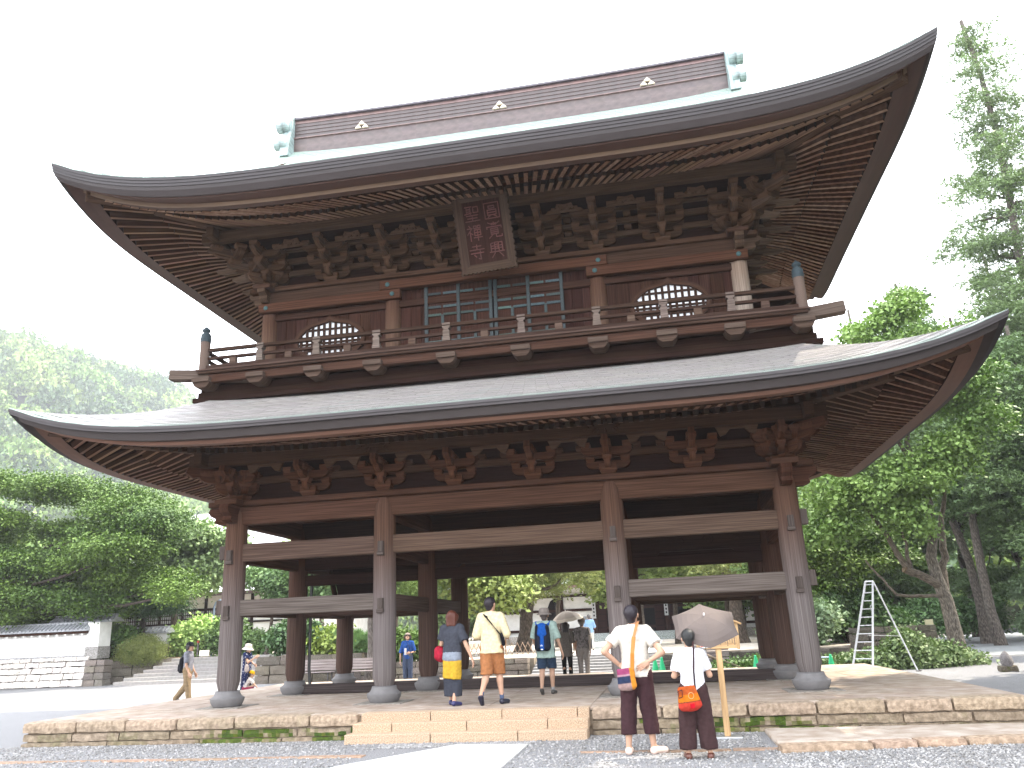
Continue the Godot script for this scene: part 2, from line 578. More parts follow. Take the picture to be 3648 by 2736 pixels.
func build_platform():
	var pf := thing("stone_platform", "long low stone platform with mossy front under the temple gate", "platform")
	var b := MB.new(1)
	b.bb(Vector3(-8.12, GY - 0.1, -8.2), Vector3(8.12, -0.06, 2.06), Color(0.28, 0.225, 0.165))
	# paved top in broad flags, hardly told apart
	var xs := [-8.15, -6.6, -5.2, -3.4, -1.9, 0.0, 1.8, 3.6, 5.3, 6.8, 8.15]
	var zs := [2.02, 1.1, 0.1, -1.2, -3.0, -5.0, -6.8, -8.2]
	for i in xs.size() - 1:
		for k in zs.size() - 1:
			var f := MB.new(i * 9 + k)
			var e := 0.003
			var dy := rng.randf_range(-0.003, 0.003)
			f.bb(Vector3(xs[i] + e, -0.05, zs[k + 1] + e), Vector3(xs[i + 1] - e, dy, zs[k] - e), jit(SAND, 0.06), 0.008)
			put("paving_stone", f, M.dirt, pf)
	put("core", b, M.dirt, pf)
	# facing stones: three courses left and right of the steps
	var rows := [[0.0, 0.19, 2.15], [-0.19, 0.14, 2.11], [-0.33, 0.12, 2.13]]
	for r in 3:
		for sd in 2:
			var x := -8.2 if sd == 0 else 1.83
			var xe := -1.98 if sd == 0 else 8.15
			var k := 0
			while x < xe - 0.05:
				var l: float = rng.randf_range(0.75, 1.35) if r < 2 else rng.randf_range(1.0, 1.8)
				if x + l > xe - 0.45: l = xe - x
				var f := MB.new(r * 50 + sd * 20 + k)
				var mo := 0.0
				if r > 0 and ((sd == 0 and x > -6.0 and x < -2.0) or (sd == 1 and x > 1.8 and x < 4.9)): mo = 1.25
				elif r > 0: mo = 0.3
				elif sd == 0 and x > -5.5: mo = 0.12
				var col := jit(Color(0.44, 0.34, 0.25) if r == 0 else (Color(0.36, 0.285, 0.205) if r == 1 else Color(0.30, 0.235, 0.165)), 0.08)
				rough_block(f, Vector3(l - 0.007, rows[r][1] - 0.004, 0.42), Transform3D(Basis(), Vector3(x + l / 2, rows[r][0] - rows[r][1] / 2 + (0.004 if r == 0 else 0.0) + rng.randf_range(-0.006, 0.004), rows[r][2] - 0.21 + rng.randf_range(-0.012, 0.012))), col, mo, r * 50 + sd * 20 + k, 0.02 if r > 0 else 0.014, 0.07)
				put("facing_stone", f, M.stone, pf)
				x += l
				k += 1
	var stp := thing("stone_steps", "three granite steps with cut joints up to the platform", "steps")
	var ends := [[-1.92, -0.75, 0.42, 1.62, 1.81], [-1.98, -1.32, -0.1, 1.18, 1.81], [-2.02, -0.62, 0.75, 1.81]]
	for r in 3:
		for i in ends[r].size() - 1:
			var f := MB.new(r * 7 + i)
			var zf: float = 2.17 + r * 0.24
			f.bb(Vector3(ends[r][i] + 0.007, -0.14 - r * 0.133, 1.85 + r * 0.2), Vector3(ends[r][i + 1] - 0.007, 0.006 - r * 0.133, zf + rng.randf_range(-0.004, 0.004)), jit(Color(0.74, 0.56, 0.40), 0.04), 0.007)
			if r == 2: f.bb(Vector3(ends[r][i] + 0.008, -0.5, 2.3), Vector3(ends[r][i + 1] - 0.008, -0.405, zf - 0.006), Color(0.5, 0.37, 0.26))
			put("step_stone", f, M.granite, stp)

# ---------------------------------------------------------------- the gate
const ZC := -3.03
var LO := {"tx": 8.73, "mx": 8.58, "tz": 5.92, "mz": 5.68, "y": 5.0, "rise": 0.6, "p": 6.3}
var UP := {"tx": 8.77, "mx": 8.5, "tz": 5.70, "mz": 5.53, "y": 10.28, "rise": 0.77, "p": 5.6}

# a point d inside the eave edge of a side (0 front, 1 right, 2 back, 3 left)
func ep(R: Dictionary, side: int, t: float, d: float, dy: float, rk := 1.0) -> Vector3:
	var a := absf(t)
	var b := pow(a, 4.0)
	var y: float = R.y + R.rise * rk * pow(a, R.p) + dy
	match side:
		0: return Vector3(t * (R.tx - d), y, ZC + lerpf(R.mz, R.tz, b) - d)
		1: return Vector3(lerpf(R.mx, R.tx, b) - d, y, ZC - t * (R.tz - d))
		2: return Vector3(-t * (R.tx - d), y, ZC - lerpf(R.mz, R.tz, b) + d)
	return Vector3(-lerpf(R.mx, R.tx, b) + d, y, ZC + t * (R.tz - d))

const OUT := [Vector3(0, 0, 1), Vector3(1, 0, 0), Vector3(0, 0, -1), Vector3(-1, 0, 0)]

# a strip swept round all four eaves: profile of (inset, drop), colour per band
func eave_strip(R: Dictionary, prof: Array, cols: Array, rks: Array, sides := [0, 1, 2, 3], nseg := 56) -> MB:
	var mb := MB.new(3)
	for s in sides:
		mb.shake()
		for j in prof.size() - 1:
			for i in nseg:
				var t0 := -1.0 + 2.0 * i / nseg
				var t1 := -1.0 + 2.0 * (i + 1) / nseg
				var a := ep(R, s, t0, prof[j][0], prof[j][1], rks[j])
				var b := ep(R, s, t1, prof[j][0], prof[j][1], rks[j])
				var c := ep(R, s, t1, prof[j + 1][0], prof[j + 1][1], rks[j + 1])
				var d := ep(R, s, t0, prof[j + 1][0], prof[j + 1][1], rks[j + 1])
				var dv := Vector2(prof[j + 1][0] - prof[j][0], prof[j + 1][1] - prof[j][1])
				var o: Vector3 = OUT[s] * -dv.y + Vector3.UP * -dv.x
				var u0 := t0 * 2.2
				var u1 := t1 * 2.2
				var w: float = mb.ov + j * 0.37
				mb.squad([a, b, c, d], [o.normalized(), o.normalized(), o.normalized(), o.normalized()], [Vector2(u0, w), Vector2(u1, w), Vector2(u1, w + dv.length() * 1.3), Vector2(u0, w + dv.length() * 1.3)], [cols[j], cols[j], cols[j], cols[j]])
	return mb

# underside of the rafters: height below the eave edge and share of the rise at inset d
func under(R: Dictionary, d: float) -> Vector2:
	if R == LO:
		if d < 1.45: return Vector2(lerpf(-0.25, -0.13, (d - 0.55) / 0.9), lerpf(0.95, 0.7, (d - 0.55) / 0.9))
		return Vector2(lerpf(-0.19, 0.30, (d - 1.45) / 2.1), lerpf(0.62, 0.0, clampf((d - 1.45) / 2.1, 0, 1)))
	if d < 1.5: return Vector2(lerpf(-0.45, -0.13, (d - 0.6) / 0.9), lerpf(0.95, 0.72, (d - 0.6) / 0.9))
	return Vector2(lerpf(-0.21, 0.30, (d - 1.5) / 1.9), lerpf(0.64, 0.0, clampf((d - 1.5) / 1.9, 0, 1)))

func rp(R: Dictionary, side: int, t: float, d: float) -> Vector3:
	var u := under(R, d)
	return ep(R, side, t, d, u.x, u.y)

func roof_y(R: Dictionary, s: float, H: float, a: float) -> float:
	return H * (a * s + (1.0 - a) * s * s)

func build_gate():
	var G := thing("temple_gate", "huge two-storey dark wooden temple gate with sweeping hipped roofs", "temple gate")
	lower_storey(G)
	roofs(G)
	rafters(G)
	brackets(G)
	upper_storey(G)
	balcony(G)

func column_shape(mb: MB, r: float, y0: float, y1: float, top: Color, low: Color, taper := true):
	var pr := PackedVector2Array()
	var cs := []
	var n := 22
	for i in n + 1:
		var f := float(i) / n
		var y := lerpf(y0, y1, f)
		var q := r * (1.0 - 0.05 * absf(f - 0.35))
		var e := y - y0
		if e < 0.10: q *= 0.80 + 2.0 * e
		var g := y1 - y
		if taper and g < 0.42: q *= 0.62 + 0.38 * sqrt(clampf(1.0 - pow(1.0 - g / 0.42, 2.0), 0, 1))
		pr.append(Vector2(q, y))
		cs.append(low.lerp(top, smoothstep(0.25, 0.85, f)))
	mb.lathe(pr, 20, Transform3D(), cs, 0.006, 1.0, 0.22)

func lower_storey(G: Node3D):
	var xs := [-5.5, -2.28, 2.28, 5.5]
	var zs := [0.0, ZC, 2 * ZC]
	var lowc := Color(0.37, 0.325, 0.315)
	var st := MB.new(5)
	st.lathe(PackedVector2Array([Vector2(0.01, 0.0), Vector2(0.24, 0.0), Vector2(0.275, 0.03), Vector2(0.312, 0.10), Vector2(0.328, 0.165), Vector2(0.322, 0.178), Vector2(0.29, 0.19), Vector2(0.255, 0.225), Vector2(0.238, 0.262), Vector2(0.23, 0.30), Vector2(0.01, 0.302)]), 32, Transform3D(), [Color(0.165, 0.158, 0.158)])
	var stm := st.mesh(M.asphalt)
	var k := 0
	for z in zs:
		for x in xs:
			var c := MB.new(k + 20)
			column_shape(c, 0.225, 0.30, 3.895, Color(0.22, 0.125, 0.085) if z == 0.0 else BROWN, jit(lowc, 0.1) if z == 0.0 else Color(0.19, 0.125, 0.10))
			put("column", c, M.old_wood, G).position = Vector3(x, 0, z)
			piece("base_stone", k, stm, G, Transform3D(Basis(Vector3.UP, k), Vector3(x, 0, z)))
			var sl := MB.new(k)
			sl.bb(Vector3(-0.46, -0.06, -0.46), Vector3(0.46, 0.013, 0.46), Color(0.33, 0.30, 0.27), 0.005)
			put("plinth", sl, M.stone, G).transform = Transform3D(Basis(Vector3.UP, rng.randf_range(-0.03, 0.03)), Vector3(x, 0, z))
			k += 1
	var beam := func(called: String, a: Vector3, b: Vector3, th: float, h: float, col: Color):
		var m := MB.new(int(absf(a.x * 13 + a.z * 7 + a.y * 31)))
		m.bar(a, b, th, h, col, 0.014)
		put(called, m, M.old_wood, G)
	# along the facade
	for zi in 3:
		for xi in 3:
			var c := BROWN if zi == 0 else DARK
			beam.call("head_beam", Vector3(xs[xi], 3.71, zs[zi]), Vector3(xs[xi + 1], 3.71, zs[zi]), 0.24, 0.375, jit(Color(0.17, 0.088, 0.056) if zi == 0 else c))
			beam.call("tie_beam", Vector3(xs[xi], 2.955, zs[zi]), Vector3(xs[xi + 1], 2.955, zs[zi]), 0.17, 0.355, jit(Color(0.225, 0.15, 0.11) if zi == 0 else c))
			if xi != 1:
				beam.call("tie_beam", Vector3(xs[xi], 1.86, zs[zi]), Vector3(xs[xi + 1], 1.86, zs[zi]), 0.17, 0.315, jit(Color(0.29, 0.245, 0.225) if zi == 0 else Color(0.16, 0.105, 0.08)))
		beam.call("top_plate", Vector3(-6.05, 3.953, zs[zi]), Vector3(6.05, 3.953, zs[zi]), 0.5, 0.11, Color(0.15, 0.078, 0.05))
	# into the depth
	for xi in 4:
		for zi in 2:
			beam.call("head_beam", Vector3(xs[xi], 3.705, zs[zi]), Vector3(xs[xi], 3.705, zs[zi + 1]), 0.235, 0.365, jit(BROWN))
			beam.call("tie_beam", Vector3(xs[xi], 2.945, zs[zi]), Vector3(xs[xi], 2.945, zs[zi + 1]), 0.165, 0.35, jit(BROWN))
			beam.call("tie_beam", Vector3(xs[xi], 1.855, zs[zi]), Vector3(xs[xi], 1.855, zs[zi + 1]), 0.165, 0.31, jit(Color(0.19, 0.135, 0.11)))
	for x in [-5.5, 5.5]:
		beam.call("top_plate", Vector3(x, 3.956, 0.55), Vector3(x, 3.956, 2 * ZC - 0.55), 0.49, 0.11, Color(0.15, 0.078, 0.05))
	# beam ends and wedges that show on the columns
	for xi in 4:
		for y in [2.95, 1.86]:
			var w := MB.new(int(xi * 10 + y))
			w.bb(Vector3(-0.055, -0.16, 0.19), Vector3(0.055, 0.05, 0.29), GREY * 0.8, 0.008)
			w.bb(Vector3(-0.075, -0.225, 0.185), Vector3(0.065, -0.155, 0.285), GREY, 0.008)
			put("wedge", w, M.old_wood, G).position = Vector3(xs[xi], y, 0)
	for sx in [-1, 1]:
		for y in [2.97, 1.88]:
			for z in zs:
				var w := MB.new(int(y * 10))
				w.bb(Vector3(0.18 * sx, -0.13, -0.07), Vector3(0.33 * sx, 0.15, 0.07), GREY, 0.008)
				put("beam_end", w, M.old_wood, G).position = Vector3(5.5 * sx, y, z)
		# carved nosings at the corner column
		for q in 2:
			var nb := MB.new(q)
			var pl := PackedVector2Array([Vector2(0, -0.17), Vector2(0.36, -0.17), Vector2(0.47, -0.12), Vector2(0.44, -0.04), Vector2(0.56, 0.02), Vector2(0.62, 0.10), Vector2(0.58, 0.18), Vector2(0, 0.18)])
			var bs := Basis() if q == 0 else Basis(Vector3.UP, -PI / 2 * sx)
			if sx < 0: bs = bs * Basis(Vector3.UP, PI)
			nb.prism(pl, Transform3D(bs, Vector3(5.5 * sx, 3.72, 0.0)), 0.2, jit(BROWN))
			put("nosing", nb, M.old_wood, G)
	# middle row: sills, carved lintels with a slit of light below them
	for xi in 3:
		var m := MB.new(xi)
		m.bb(Vector3(xs[xi] + 0.2, 0.005, ZC - 0.1), Vector3(xs[xi + 1] - 0.2, 0.215, ZC + 0.13), Color(0.15, 0.125, 0.12), 0.012)
		put("sill", m, M.old_wood, G)
		beam.call("lintel", Vector3(xs[xi], 2.545, ZC), Vector3(xs[xi + 1], 2.545, ZC), 0.16, 0.25, DARK)
		if xi > 0:
			var w: float = xs[xi + 1] - xs[xi]
			var pl := PackedVector2Array([Vector2(-w / 2, 0.0), Vector2(-w / 2 + 0.75, 0.0), Vector2(-w / 2 + 0.83, 0.07), Vector2(w / 2 - 0.83, 0.07), Vector2(w / 2 - 0.75, 0.0), Vector2(w / 2, 0.0), Vector2(w / 2, 0.15), Vector2(-w / 2, 0.15)])
			var cb := MB.new(xi)
			cb.prism(pl, Transform3D(Basis(), Vector3((xs[xi] + xs[xi + 1]) / 2, 2.675, ZC)), 0.13, DARK)
			put("carved_lintel", cb, M.old_wood, G)
	# raised scrolls carved into the beams of the middle row
	for xi in 3:
		var sc := MB.new(xi)
		for s in 4:
			var cx: float = lerpf(xs[xi] + 0.7, xs[xi + 1] - 0.7, s / 3.0)
			var pts := []
			for i in 18:
				var a := i * 0.55
				var rr := 0.13 - 0.006 * i
				pts.append(Vector3(cx + cos(a) * rr * (1 if s % 2 else -1), 2.95 + sin(a) * rr, ZC + 0.088))
			sc.tube(pts, [0.012], 4, DARK)
		put("carving", sc, M.old_wood, G)
	# ceiling boards over the passage, and upright struts above the ties
	for i in 26:
		var m := MB.new(i)
		var x := -5.7 + i * 0.44
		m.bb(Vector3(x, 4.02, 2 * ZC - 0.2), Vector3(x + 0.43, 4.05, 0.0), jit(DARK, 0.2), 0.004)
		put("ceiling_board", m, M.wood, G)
	for z in [ZC]:
		for x in [-3.9, 0.0, 3.9]:
			var m := MB.new(int(x * 3))
			m.lathe(PackedVector2Array([Vector2(0.12, 3.13), Vector2(0.13, 3.3), Vector2(0.11, 3.53)]), 12, Transform3D(), [Color(0.16, 0.08, 0.05)])
			put("strut", m, M.wood, G).position = Vector3(x, 0, z)
	# enclosed stair that climbs to the upper floor, left bay
	var sp := MB.new(77)
	sp.prism(PackedVector2Array([Vector2(0, 0), Vector2(0.9, 0), Vector2(0.9, 1.75), Vector2(-0.45, 1.75)]), Transform3D(Basis(), Vector3(-4.75, 2.05, -4.4)), 1.2, DARK)
	sp.bar(Vector3(-4.82, 2.0, -3.78), Vector3(-5.25, 3.8, -3.78), 0.05, 0.22, BROWN)
	put("stair_box", sp, M.wood, G)
	# drain pipe beside the middle column
	var dp := MB.new(78)
	dp.tube([Vector3(-5.18, 2.7, ZC - 0.05), Vector3(-5.18, 0.55, ZC - 0.05), Vector3(-5.12, 0.05, ZC - 0.02)], [0.035], 8, Color(0.012, 0.012, 0.014))
	put("drain_pipe", dp, M.plastic, G)

func roofs(G: Node3D):
	var FG := Color(0.20, 0.165, 0.175)
	# thick eave edges
	var e1 := eave_strip(LO, [[0.0, 0.0], [0.0, -0.05], [0.016, -0.05], [0.016, -0.10], [0.10, -0.105], [0.155, -0.235], [0.30, -0.235], [0.31, -0.30], [0.55, -0.29]], [FG * 0.55, FG * 0.35, FG * 0.55, FG * 0.35, Color(0.085, 0.06, 0.055), DARK, Color(0.36, 0.155, 0.085), Color(0.33, 0.15, 0.085)], [1, 1, 1, 1, 1, 1, 1, 1, 0.97])
	put("lower_eave", e1, M.fascia, G)
	var e2 := eave_strip(UP, [[0.0, 0.0], [0.0, -0.06], [0.014, -0.062], [0.014, -0.125], [0.028, -0.127], [0.028, -0.19], [0.045, -0.195], [0.06, -0.27], [0.14, -0.38], [0.19, -0.375], [0.20, -0.40], [0.46, -0.40], [0.465, -0.49], [0.62, -0.49]], [FG * 0.5, FG * 0.36, FG * 0.5, FG * 0.36, FG * 0.5, FG * 0.4, Color(0.085, 0.066, 0.066), Color(0.085, 0.062, 0.060), DARK, RED * 0.9, RED * 0.9, TAN * 1.25, BROWN], [1, 1, 1, 1, 1, 1, 1, 1, 1, 1, 1, 1, 0.97, 0.95])
	put("upper_eave", e2, M.fascia, G)
	# shingles
	for w in 2:
		var R := LO if w == 0 else UP
		var H := 1.24 if w == 0 else 4.35
		var a := 0.78 if w == 0 else 0.5
		var D := 2.62 if w == 0 else 5.66
		var rows := 25 if w == 0 else 44
		var half := 0.0 if w == 0 else 6.25
		var mb := MB.new(31 + w)
		var under_m := MB.new(50 + w)
		for s in 4:
			var Ds := D
			if w == 1 and s % 2 == 1: Ds = 2.9
			var nr := int(rows * Ds / D)
			for k in nr:
				var d0: float = Ds * k / nr
				var d1: float = Ds * (k + 1.12) / nr
				var f := func(t: float, d: float, lift: float) -> Vector3:
					var q: float = d / D
					var p := ep(R, s, t, d, roof_y(R, q, H, a) + lift, pow(maxf(1.0 - q, 0.0), 2.0))
					if half > 0.0 and s % 2 == 0 and R.tx - d < half: p.x = (t if s == 0 else -t) * half
					return p
				var L: float = (R.tx if s % 2 == 0 else R.tz) * 2.0
				var cnt := int(L / (0.52 if s != 2 else 2.0))
				for i in cnt:
					var off := 0.5 if k % 2 else 0.0
					var t0 := clampf(-1.0 + 2.0 * (i + off) / cnt, -1, 1)
					var t1 := clampf(-1.0 + 2.0 * (i + 1 + off) / cnt - 0.0008, -1, 1)
					if i == 0: t0 = -1.0
					if t1 - t0 < 0.001: continue
					var lift := 0.013 + rng.randf_range(-0.003, 0.003)
					var p0: Vector3 = f.call(t0, d0, lift)
					var p1: Vector3 = f.call(t1, d0, lift)
					var p2: Vector3 = f.call(t1, d1, 0.004)
					var p3: Vector3 = f.call(t0, d1, 0.004)
					var col := jit(Color(0.43, 0.405, 0.38), 0.09)
					if k < 4: col = col.lerp(Color(0.42, 0.60, 0.50), [0.85, 0.6, 0.4, 0.2][k] * rng.randf_range(0.6, 1.0))
					elif rng.randf() < 0.03: col = col.lerp(Color(0.35, 0.5, 0.45), 0.3)
					if w == 1: col = col.lerp(Color(0.40, 0.56, 0.48), 0.85)
					mb.fq(p0, p1, p2, p3, Vector3.UP, col, 0.3, 0.6)
					mb.fq(p0, p1, p1 - Vector3(0, lift, 0), p0 - Vector3(0, lift, 0), OUT[s], col * 0.3, 0.3, 0.6)
			# decking under the shingles
			for k in 14:
				for i in 24:
					var g := func(t: float, d: float) -> Vector3:
						var q: float = d / D
						var p := ep(R, s, t, d, roof_y(R, q, H, a) - 0.012, pow(maxf(1.0 - q, 0.0), 2.0))
						if half > 0.0 and s % 2 == 0 and R.tx - d < half: p.x = (t if s == 0 else -t) * half
						return p
					var t0 := -1.0 + i / 12.0
					var t1 := -1.0 + (i + 1) / 12.0
					under_m.fq(g.call(t0, Ds * k / 14.0), g.call(t1, Ds * k / 14.0), g.call(t1, Ds * (k + 1) / 14.0), g.call(t0, Ds * (k + 1) / 14.0), Vector3.UP, DARK)
		put("lower_roof" if w == 0 else "upper_roof", under_m, M.wood, G)
		put("roof_shingles", mb, M.copper, G, "stuff", "grey copper shingles with pale green lowest rows" if w == 0 else "pale green copper shingles of the top roof")
	# gables
	for sx in [-1, 1]:
		var gm := MB.new(60 + sx)
		gm.prism(PackedVector2Array([Vector2(-2.9, 11.9), Vector2(2.9, 11.9), Vector2(0, 14.4)]), Transform3D(Basis(Vector3.UP, PI / 2), Vector3(5.75 * sx, 0, ZC)), 0.12, BROWN)
		put("gable", gm, M.wood, G)
	# ridge
	var rg := put("ridge", MB.new(1), M.copper, G)
	var mm := MB.new(66)
	var n := 30
	var ry := func(x: float) -> float: return 0.09 * pow(absf(x) / 5.95, 2.0)
	var prof := [[0.34, 13.95], [0.34, 14.38], [0.34, 14.39], [0.34, 14.58], [0.38, 14.59], [0.38, 14.61], [0.335, 14.62], [0.325, 14.735], [0.34, 14.74], [0.322, 14.855], [0.337, 14.86], [0.318, 14.975], [0.333, 14.98], [0.314, 15.09], [0.328, 15.095], [0.31, 15.2], [0.38, 15.21], [0.38, 15.27], [0.30, 15.33], [0.0, 15.36]]
	for j in prof.size() - 1:
		for i in n:
			var x0 := -5.95 + 11.9 * i / n
			var x1 := -5.95 + 11.9 * (i + 1) / n
			for sz in [-1, 1]:
				var A: Array = prof[j]
				var B: Array = prof[j + 1]
				var c := jit(Color(0.235, 0.15, 0.14), 0.10)
				if j <= 2: c = jit(Color(0.105, 0.072, 0.068), 0.05)
				if j in [6, 8, 10, 12]: c = Color(0.07, 0.045, 0.04)
				if j >= 15: c = Color(0.10, 0.085, 0.105)
				mm.fq(Vector3(x0, A[1] + ry.call(x0), ZC + A[0] * sz), Vector3(x1, A[1] + ry.call(x1), ZC + A[0] * sz), Vector3(x1, B[1] + ry.call(x1), ZC + B[0] * sz), Vector3(x0, B[1] + ry.call(x0), ZC + B[0] * sz), Vector3(0, B[0] - A[0] + 0.001 if B[1] - A[1] < 0.02 else (A[0] - B[0]) / (B[1] - A[1]), sz), c, 0.3, 0.6)
	rg.mesh = mm.mesh(M.copper)
	for x in [-3.93, -0.03, 3.92]:
		var cr := MB.new(int(x * 5))
		var y: float = 14.66 + ry.call(x)
		for q in [Vector2(-0.10, 0), Vector2(0.10, 0), Vector2(0, 0.115)]:
			cr.prism(PackedVector2Array([Vector2(q.x - 0.094, q.y), Vector2(q.x + 0.094, q.y), Vector2(q.x, q.y + 0.11)]), Transform3D(Basis(), Vector3(x, y, ZC + 0.37)), 0.06, Color(0.72, 0.62, 0.50))
		put("crest", cr, M.paint, rg)
	for sx in [-1, 1]:
		var on := MB.new(70 + sx)
		var tc := Color(0.36, 0.47, 0.46)
		on.prism(PackedVector2Array([Vector2(-0.72, 13.9), Vector2(0.72, 13.9), Vector2(0.66, 14.5), Vector2(0.5, 14.8), Vector2(0.55, 15.1), Vector2(0.42, 15.42), Vector2(-0.42, 15.42), Vector2(-0.55, 15.1), Vector2(-0.5, 14.8), Vector2(-0.66, 14.5)]), Transform3D(Basis(Vector3.UP, PI / 2), Vector3(6.06 * sx, 0.05, ZC)), 0.24, tc)
		for q in [[0.62, 14.36, 0.16], [0.5, 15.02, 0.19], [-0.62, 14.36, 0.16], [-0.5, 15.02, 0.19], [0.0, 15.42, 0.1]]:
			on.lathe(PackedVector2Array([Vector2(0.01, -0.02), Vector2(q[2], 0), Vector2(q[2], 0.14), Vector2(q[2] * 0.85, 0.14), Vector2(q[2] * 0.85, 0.18), Vector2(q[2], 0.18), Vector2(q[2], 0.34), Vector2(0.01, 0.35)]), 18, Transform3D(Basis(Vector3.BACK, -PI / 2 * sx), Vector3(6.02 * sx, q[1], ZC + q[0])), [tc, tc, tc * 0.6, tc * 0.6, tc])
		put("ridge_end", on, M.copper, G)

# rafter tint: bounce light painted on undersides, shade on flanks; blackened end grain
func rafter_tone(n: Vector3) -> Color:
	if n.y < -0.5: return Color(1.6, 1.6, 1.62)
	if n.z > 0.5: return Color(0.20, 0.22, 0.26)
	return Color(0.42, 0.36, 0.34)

func rafters(G: Node3D):
	var unit := []
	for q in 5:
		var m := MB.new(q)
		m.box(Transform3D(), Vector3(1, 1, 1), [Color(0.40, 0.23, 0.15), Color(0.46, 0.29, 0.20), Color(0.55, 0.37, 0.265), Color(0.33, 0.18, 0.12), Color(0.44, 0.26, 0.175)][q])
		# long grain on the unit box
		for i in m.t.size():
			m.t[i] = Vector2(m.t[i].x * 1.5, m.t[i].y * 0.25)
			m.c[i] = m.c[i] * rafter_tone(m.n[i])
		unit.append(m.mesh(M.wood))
	var rest := MB.new(99)
	var count := 0
	for w in 2:
		var R := LO if w == 0 else UP
		var dk: float = 1.45 if w == 0 else 1.5
		var fan := w == 1
		for s in [1, 0, 3]:
			var L: float = (R.tx if s != 1 and s != 3 else R.tz) - 0.58
			var sp := 0.193 if w == 0 else 0.205
			var n := int(2 * L / sp)
			for tier in 2:
				var dend: float = (0.56 if w == 0 else 0.62) if tier == 0 else dk
				var dst: float = dk + 0.25 if tier == 0 else (3.5 if w == 0 else 3.35)
				for i in n:
					var half: float = (R.tx if s == 0 else R.tz)
					var q := -L + (i + 0.5) * 2 * L / n
					var a: Vector3
					var b: Vector3
					var u0 := under(R, dend)
					var u1 := under(R, dst if tier == 1 else dk)
					if tier == 0: u1 = under(R, dk - 0.001) + Vector2(0.1, -0.02)
					if fan:
						var t := q / L * (1.0 - 0.13 / (half - dend))
						a = ep(R, s, t, dend, u0.x, u0.y)
						b = ep(R, s, t, dst, u1.x, u1.y)
					else:
						var d1 := minf(dst, half - absf(q) - 0.05)
						if d1 < dend + 0.08: continue
						if d1 < dst: u1 = u0.lerp(u1, (d1 - dend) / (dst - dend))
						a = ep(R, s, q / (half - dend), dend, u0.x, u0.y)
						b = ep(R, s, q / (half - d1), d1, u1.x, u1.y)
					var wd := 0.082 if w == 0 else 0.085
					var hh := 0.12 if w == 0 else 0.14
					a.y += rng.randf_range(-0.006, 0.006)
					var z := (a - b).normalized()
					var x := Vector3.UP.cross(z).normalized()
					var y := z.cross(x)
					var mine: bool = count < 298 and ((w == 1 and (s == 1 or (s == 0 and tier == 0))) or (w == 0 and s == 1 and tier == 0) or (w == 0 and s == 0 and tier == 0 and absf(q) < 8.0))
					if mine:
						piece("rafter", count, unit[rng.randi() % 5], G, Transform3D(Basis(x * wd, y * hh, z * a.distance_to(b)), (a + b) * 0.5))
						count += 1
					else:
						var n0 := rest.c.size()
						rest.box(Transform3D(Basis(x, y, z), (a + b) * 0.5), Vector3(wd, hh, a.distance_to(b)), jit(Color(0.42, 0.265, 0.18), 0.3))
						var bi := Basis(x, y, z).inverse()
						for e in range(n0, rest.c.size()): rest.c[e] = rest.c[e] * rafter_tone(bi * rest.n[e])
		# boards over the rafters, the flying-rafter sill and the purlin
		var bd := MB.new(40 + w)
		for s in 4:
			for seg in [[0.5, dk], [dk, 3.6 if w == 0 else 3.4]]:
				for i in 40:
					var t0 := -1.0 + i / 20.0
					var t1 := -1.0 + (i + 1) / 20.0
					var pts := []
					for e in [[t0, seg[0]], [t1, seg[0]], [t1, seg[1]], [t0, seg[1]]]:
						var dd: float = e[1]
						var u := under(R, dd - (0.001 if seg[1] == dk else -0.001))
						pts.append(ep(R, s, e[0], dd, u.x + 0.062, u.y))
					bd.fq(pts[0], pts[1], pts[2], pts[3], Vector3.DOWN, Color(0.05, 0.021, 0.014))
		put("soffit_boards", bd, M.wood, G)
		var kk := under(R, dk + 0.001)
		put("rafter_sill", eave_strip(R, [[dk - 0.03, kk.x + 0.15], [dk - 0.03, kk.x + 0.055], [dk + 0.08, kk.x + 0.055]], [Color(0.26, 0.15, 0.09), BROWN], [kk.y, kk.y, kk.y], [0, 1, 3]), M.wood, G)
		# hip rafters
		for sx in [-1, 1]:
			for e in [[0.5, 1.75, 0.0], [dk - 0.02, 3.3, -0.09]]:
				var side := 0
				var ua := under(R, e[0])
				var ub := under(R, e[1])
				if e[0] < 1.0: ub = under(R, dk - 0.01)
				var a := ep(R, 0, sx, e[0], ua.x - 0.03 + e[2], ua.y)
				var b := ep(R, 0, sx, e[1], ub.x - 0.03 + e[2], ub.y)
				var hm := MB.new(int(e[1] * 7))
				hm.bar(a, b, 0.22, 0.27, Color(0.20, 0.125, 0.085), 0.015)
				put("hip_rafter", hm, M.old_wood, G)
	put("rafters", rest, M.wood, G, "stuff")

# ---------------------------------------------------------------- bracket sets
# bearing block: square top, tapered foot; origin at the foot
func block(mb: MB, at: Vector3, w: float, h: float, col: Color, bs := Basis()):
	var k := 0.68
	mb.box(Transform3D(bs, at + Vector3(0, h * 0.72, 0)), Vector3(w, h * 0.56, w), col, 0.006)
	mb.shake()
	var hw := w / 2
	for s in [Vector2(1, 0), Vector2(-1, 0), Vector2(0, 1), Vector2(0, -1)]:
		var o := Vector3(s.x, 0, s.y)
		var p := Vector3(-s.y, 0, s.x)
		var prev := [hw, h * 0.44]
		for e in [[hw * 0.86, h * 0.25], [hw * k, h * 0.0]]:
			mb.fq(at + bs * (o * prev[0] - p * prev[0] + Vector3.UP * prev[1]), at + bs * (o * prev[0] + p * prev[0] + Vector3.UP * prev[1]), at + bs * (o * e[0] + p * e[0] + Vector3.UP * e[1]), at + bs * (o * e[0] - p * e[0] + Vector3.UP * e[1]), bs * o, col)
			prev = e

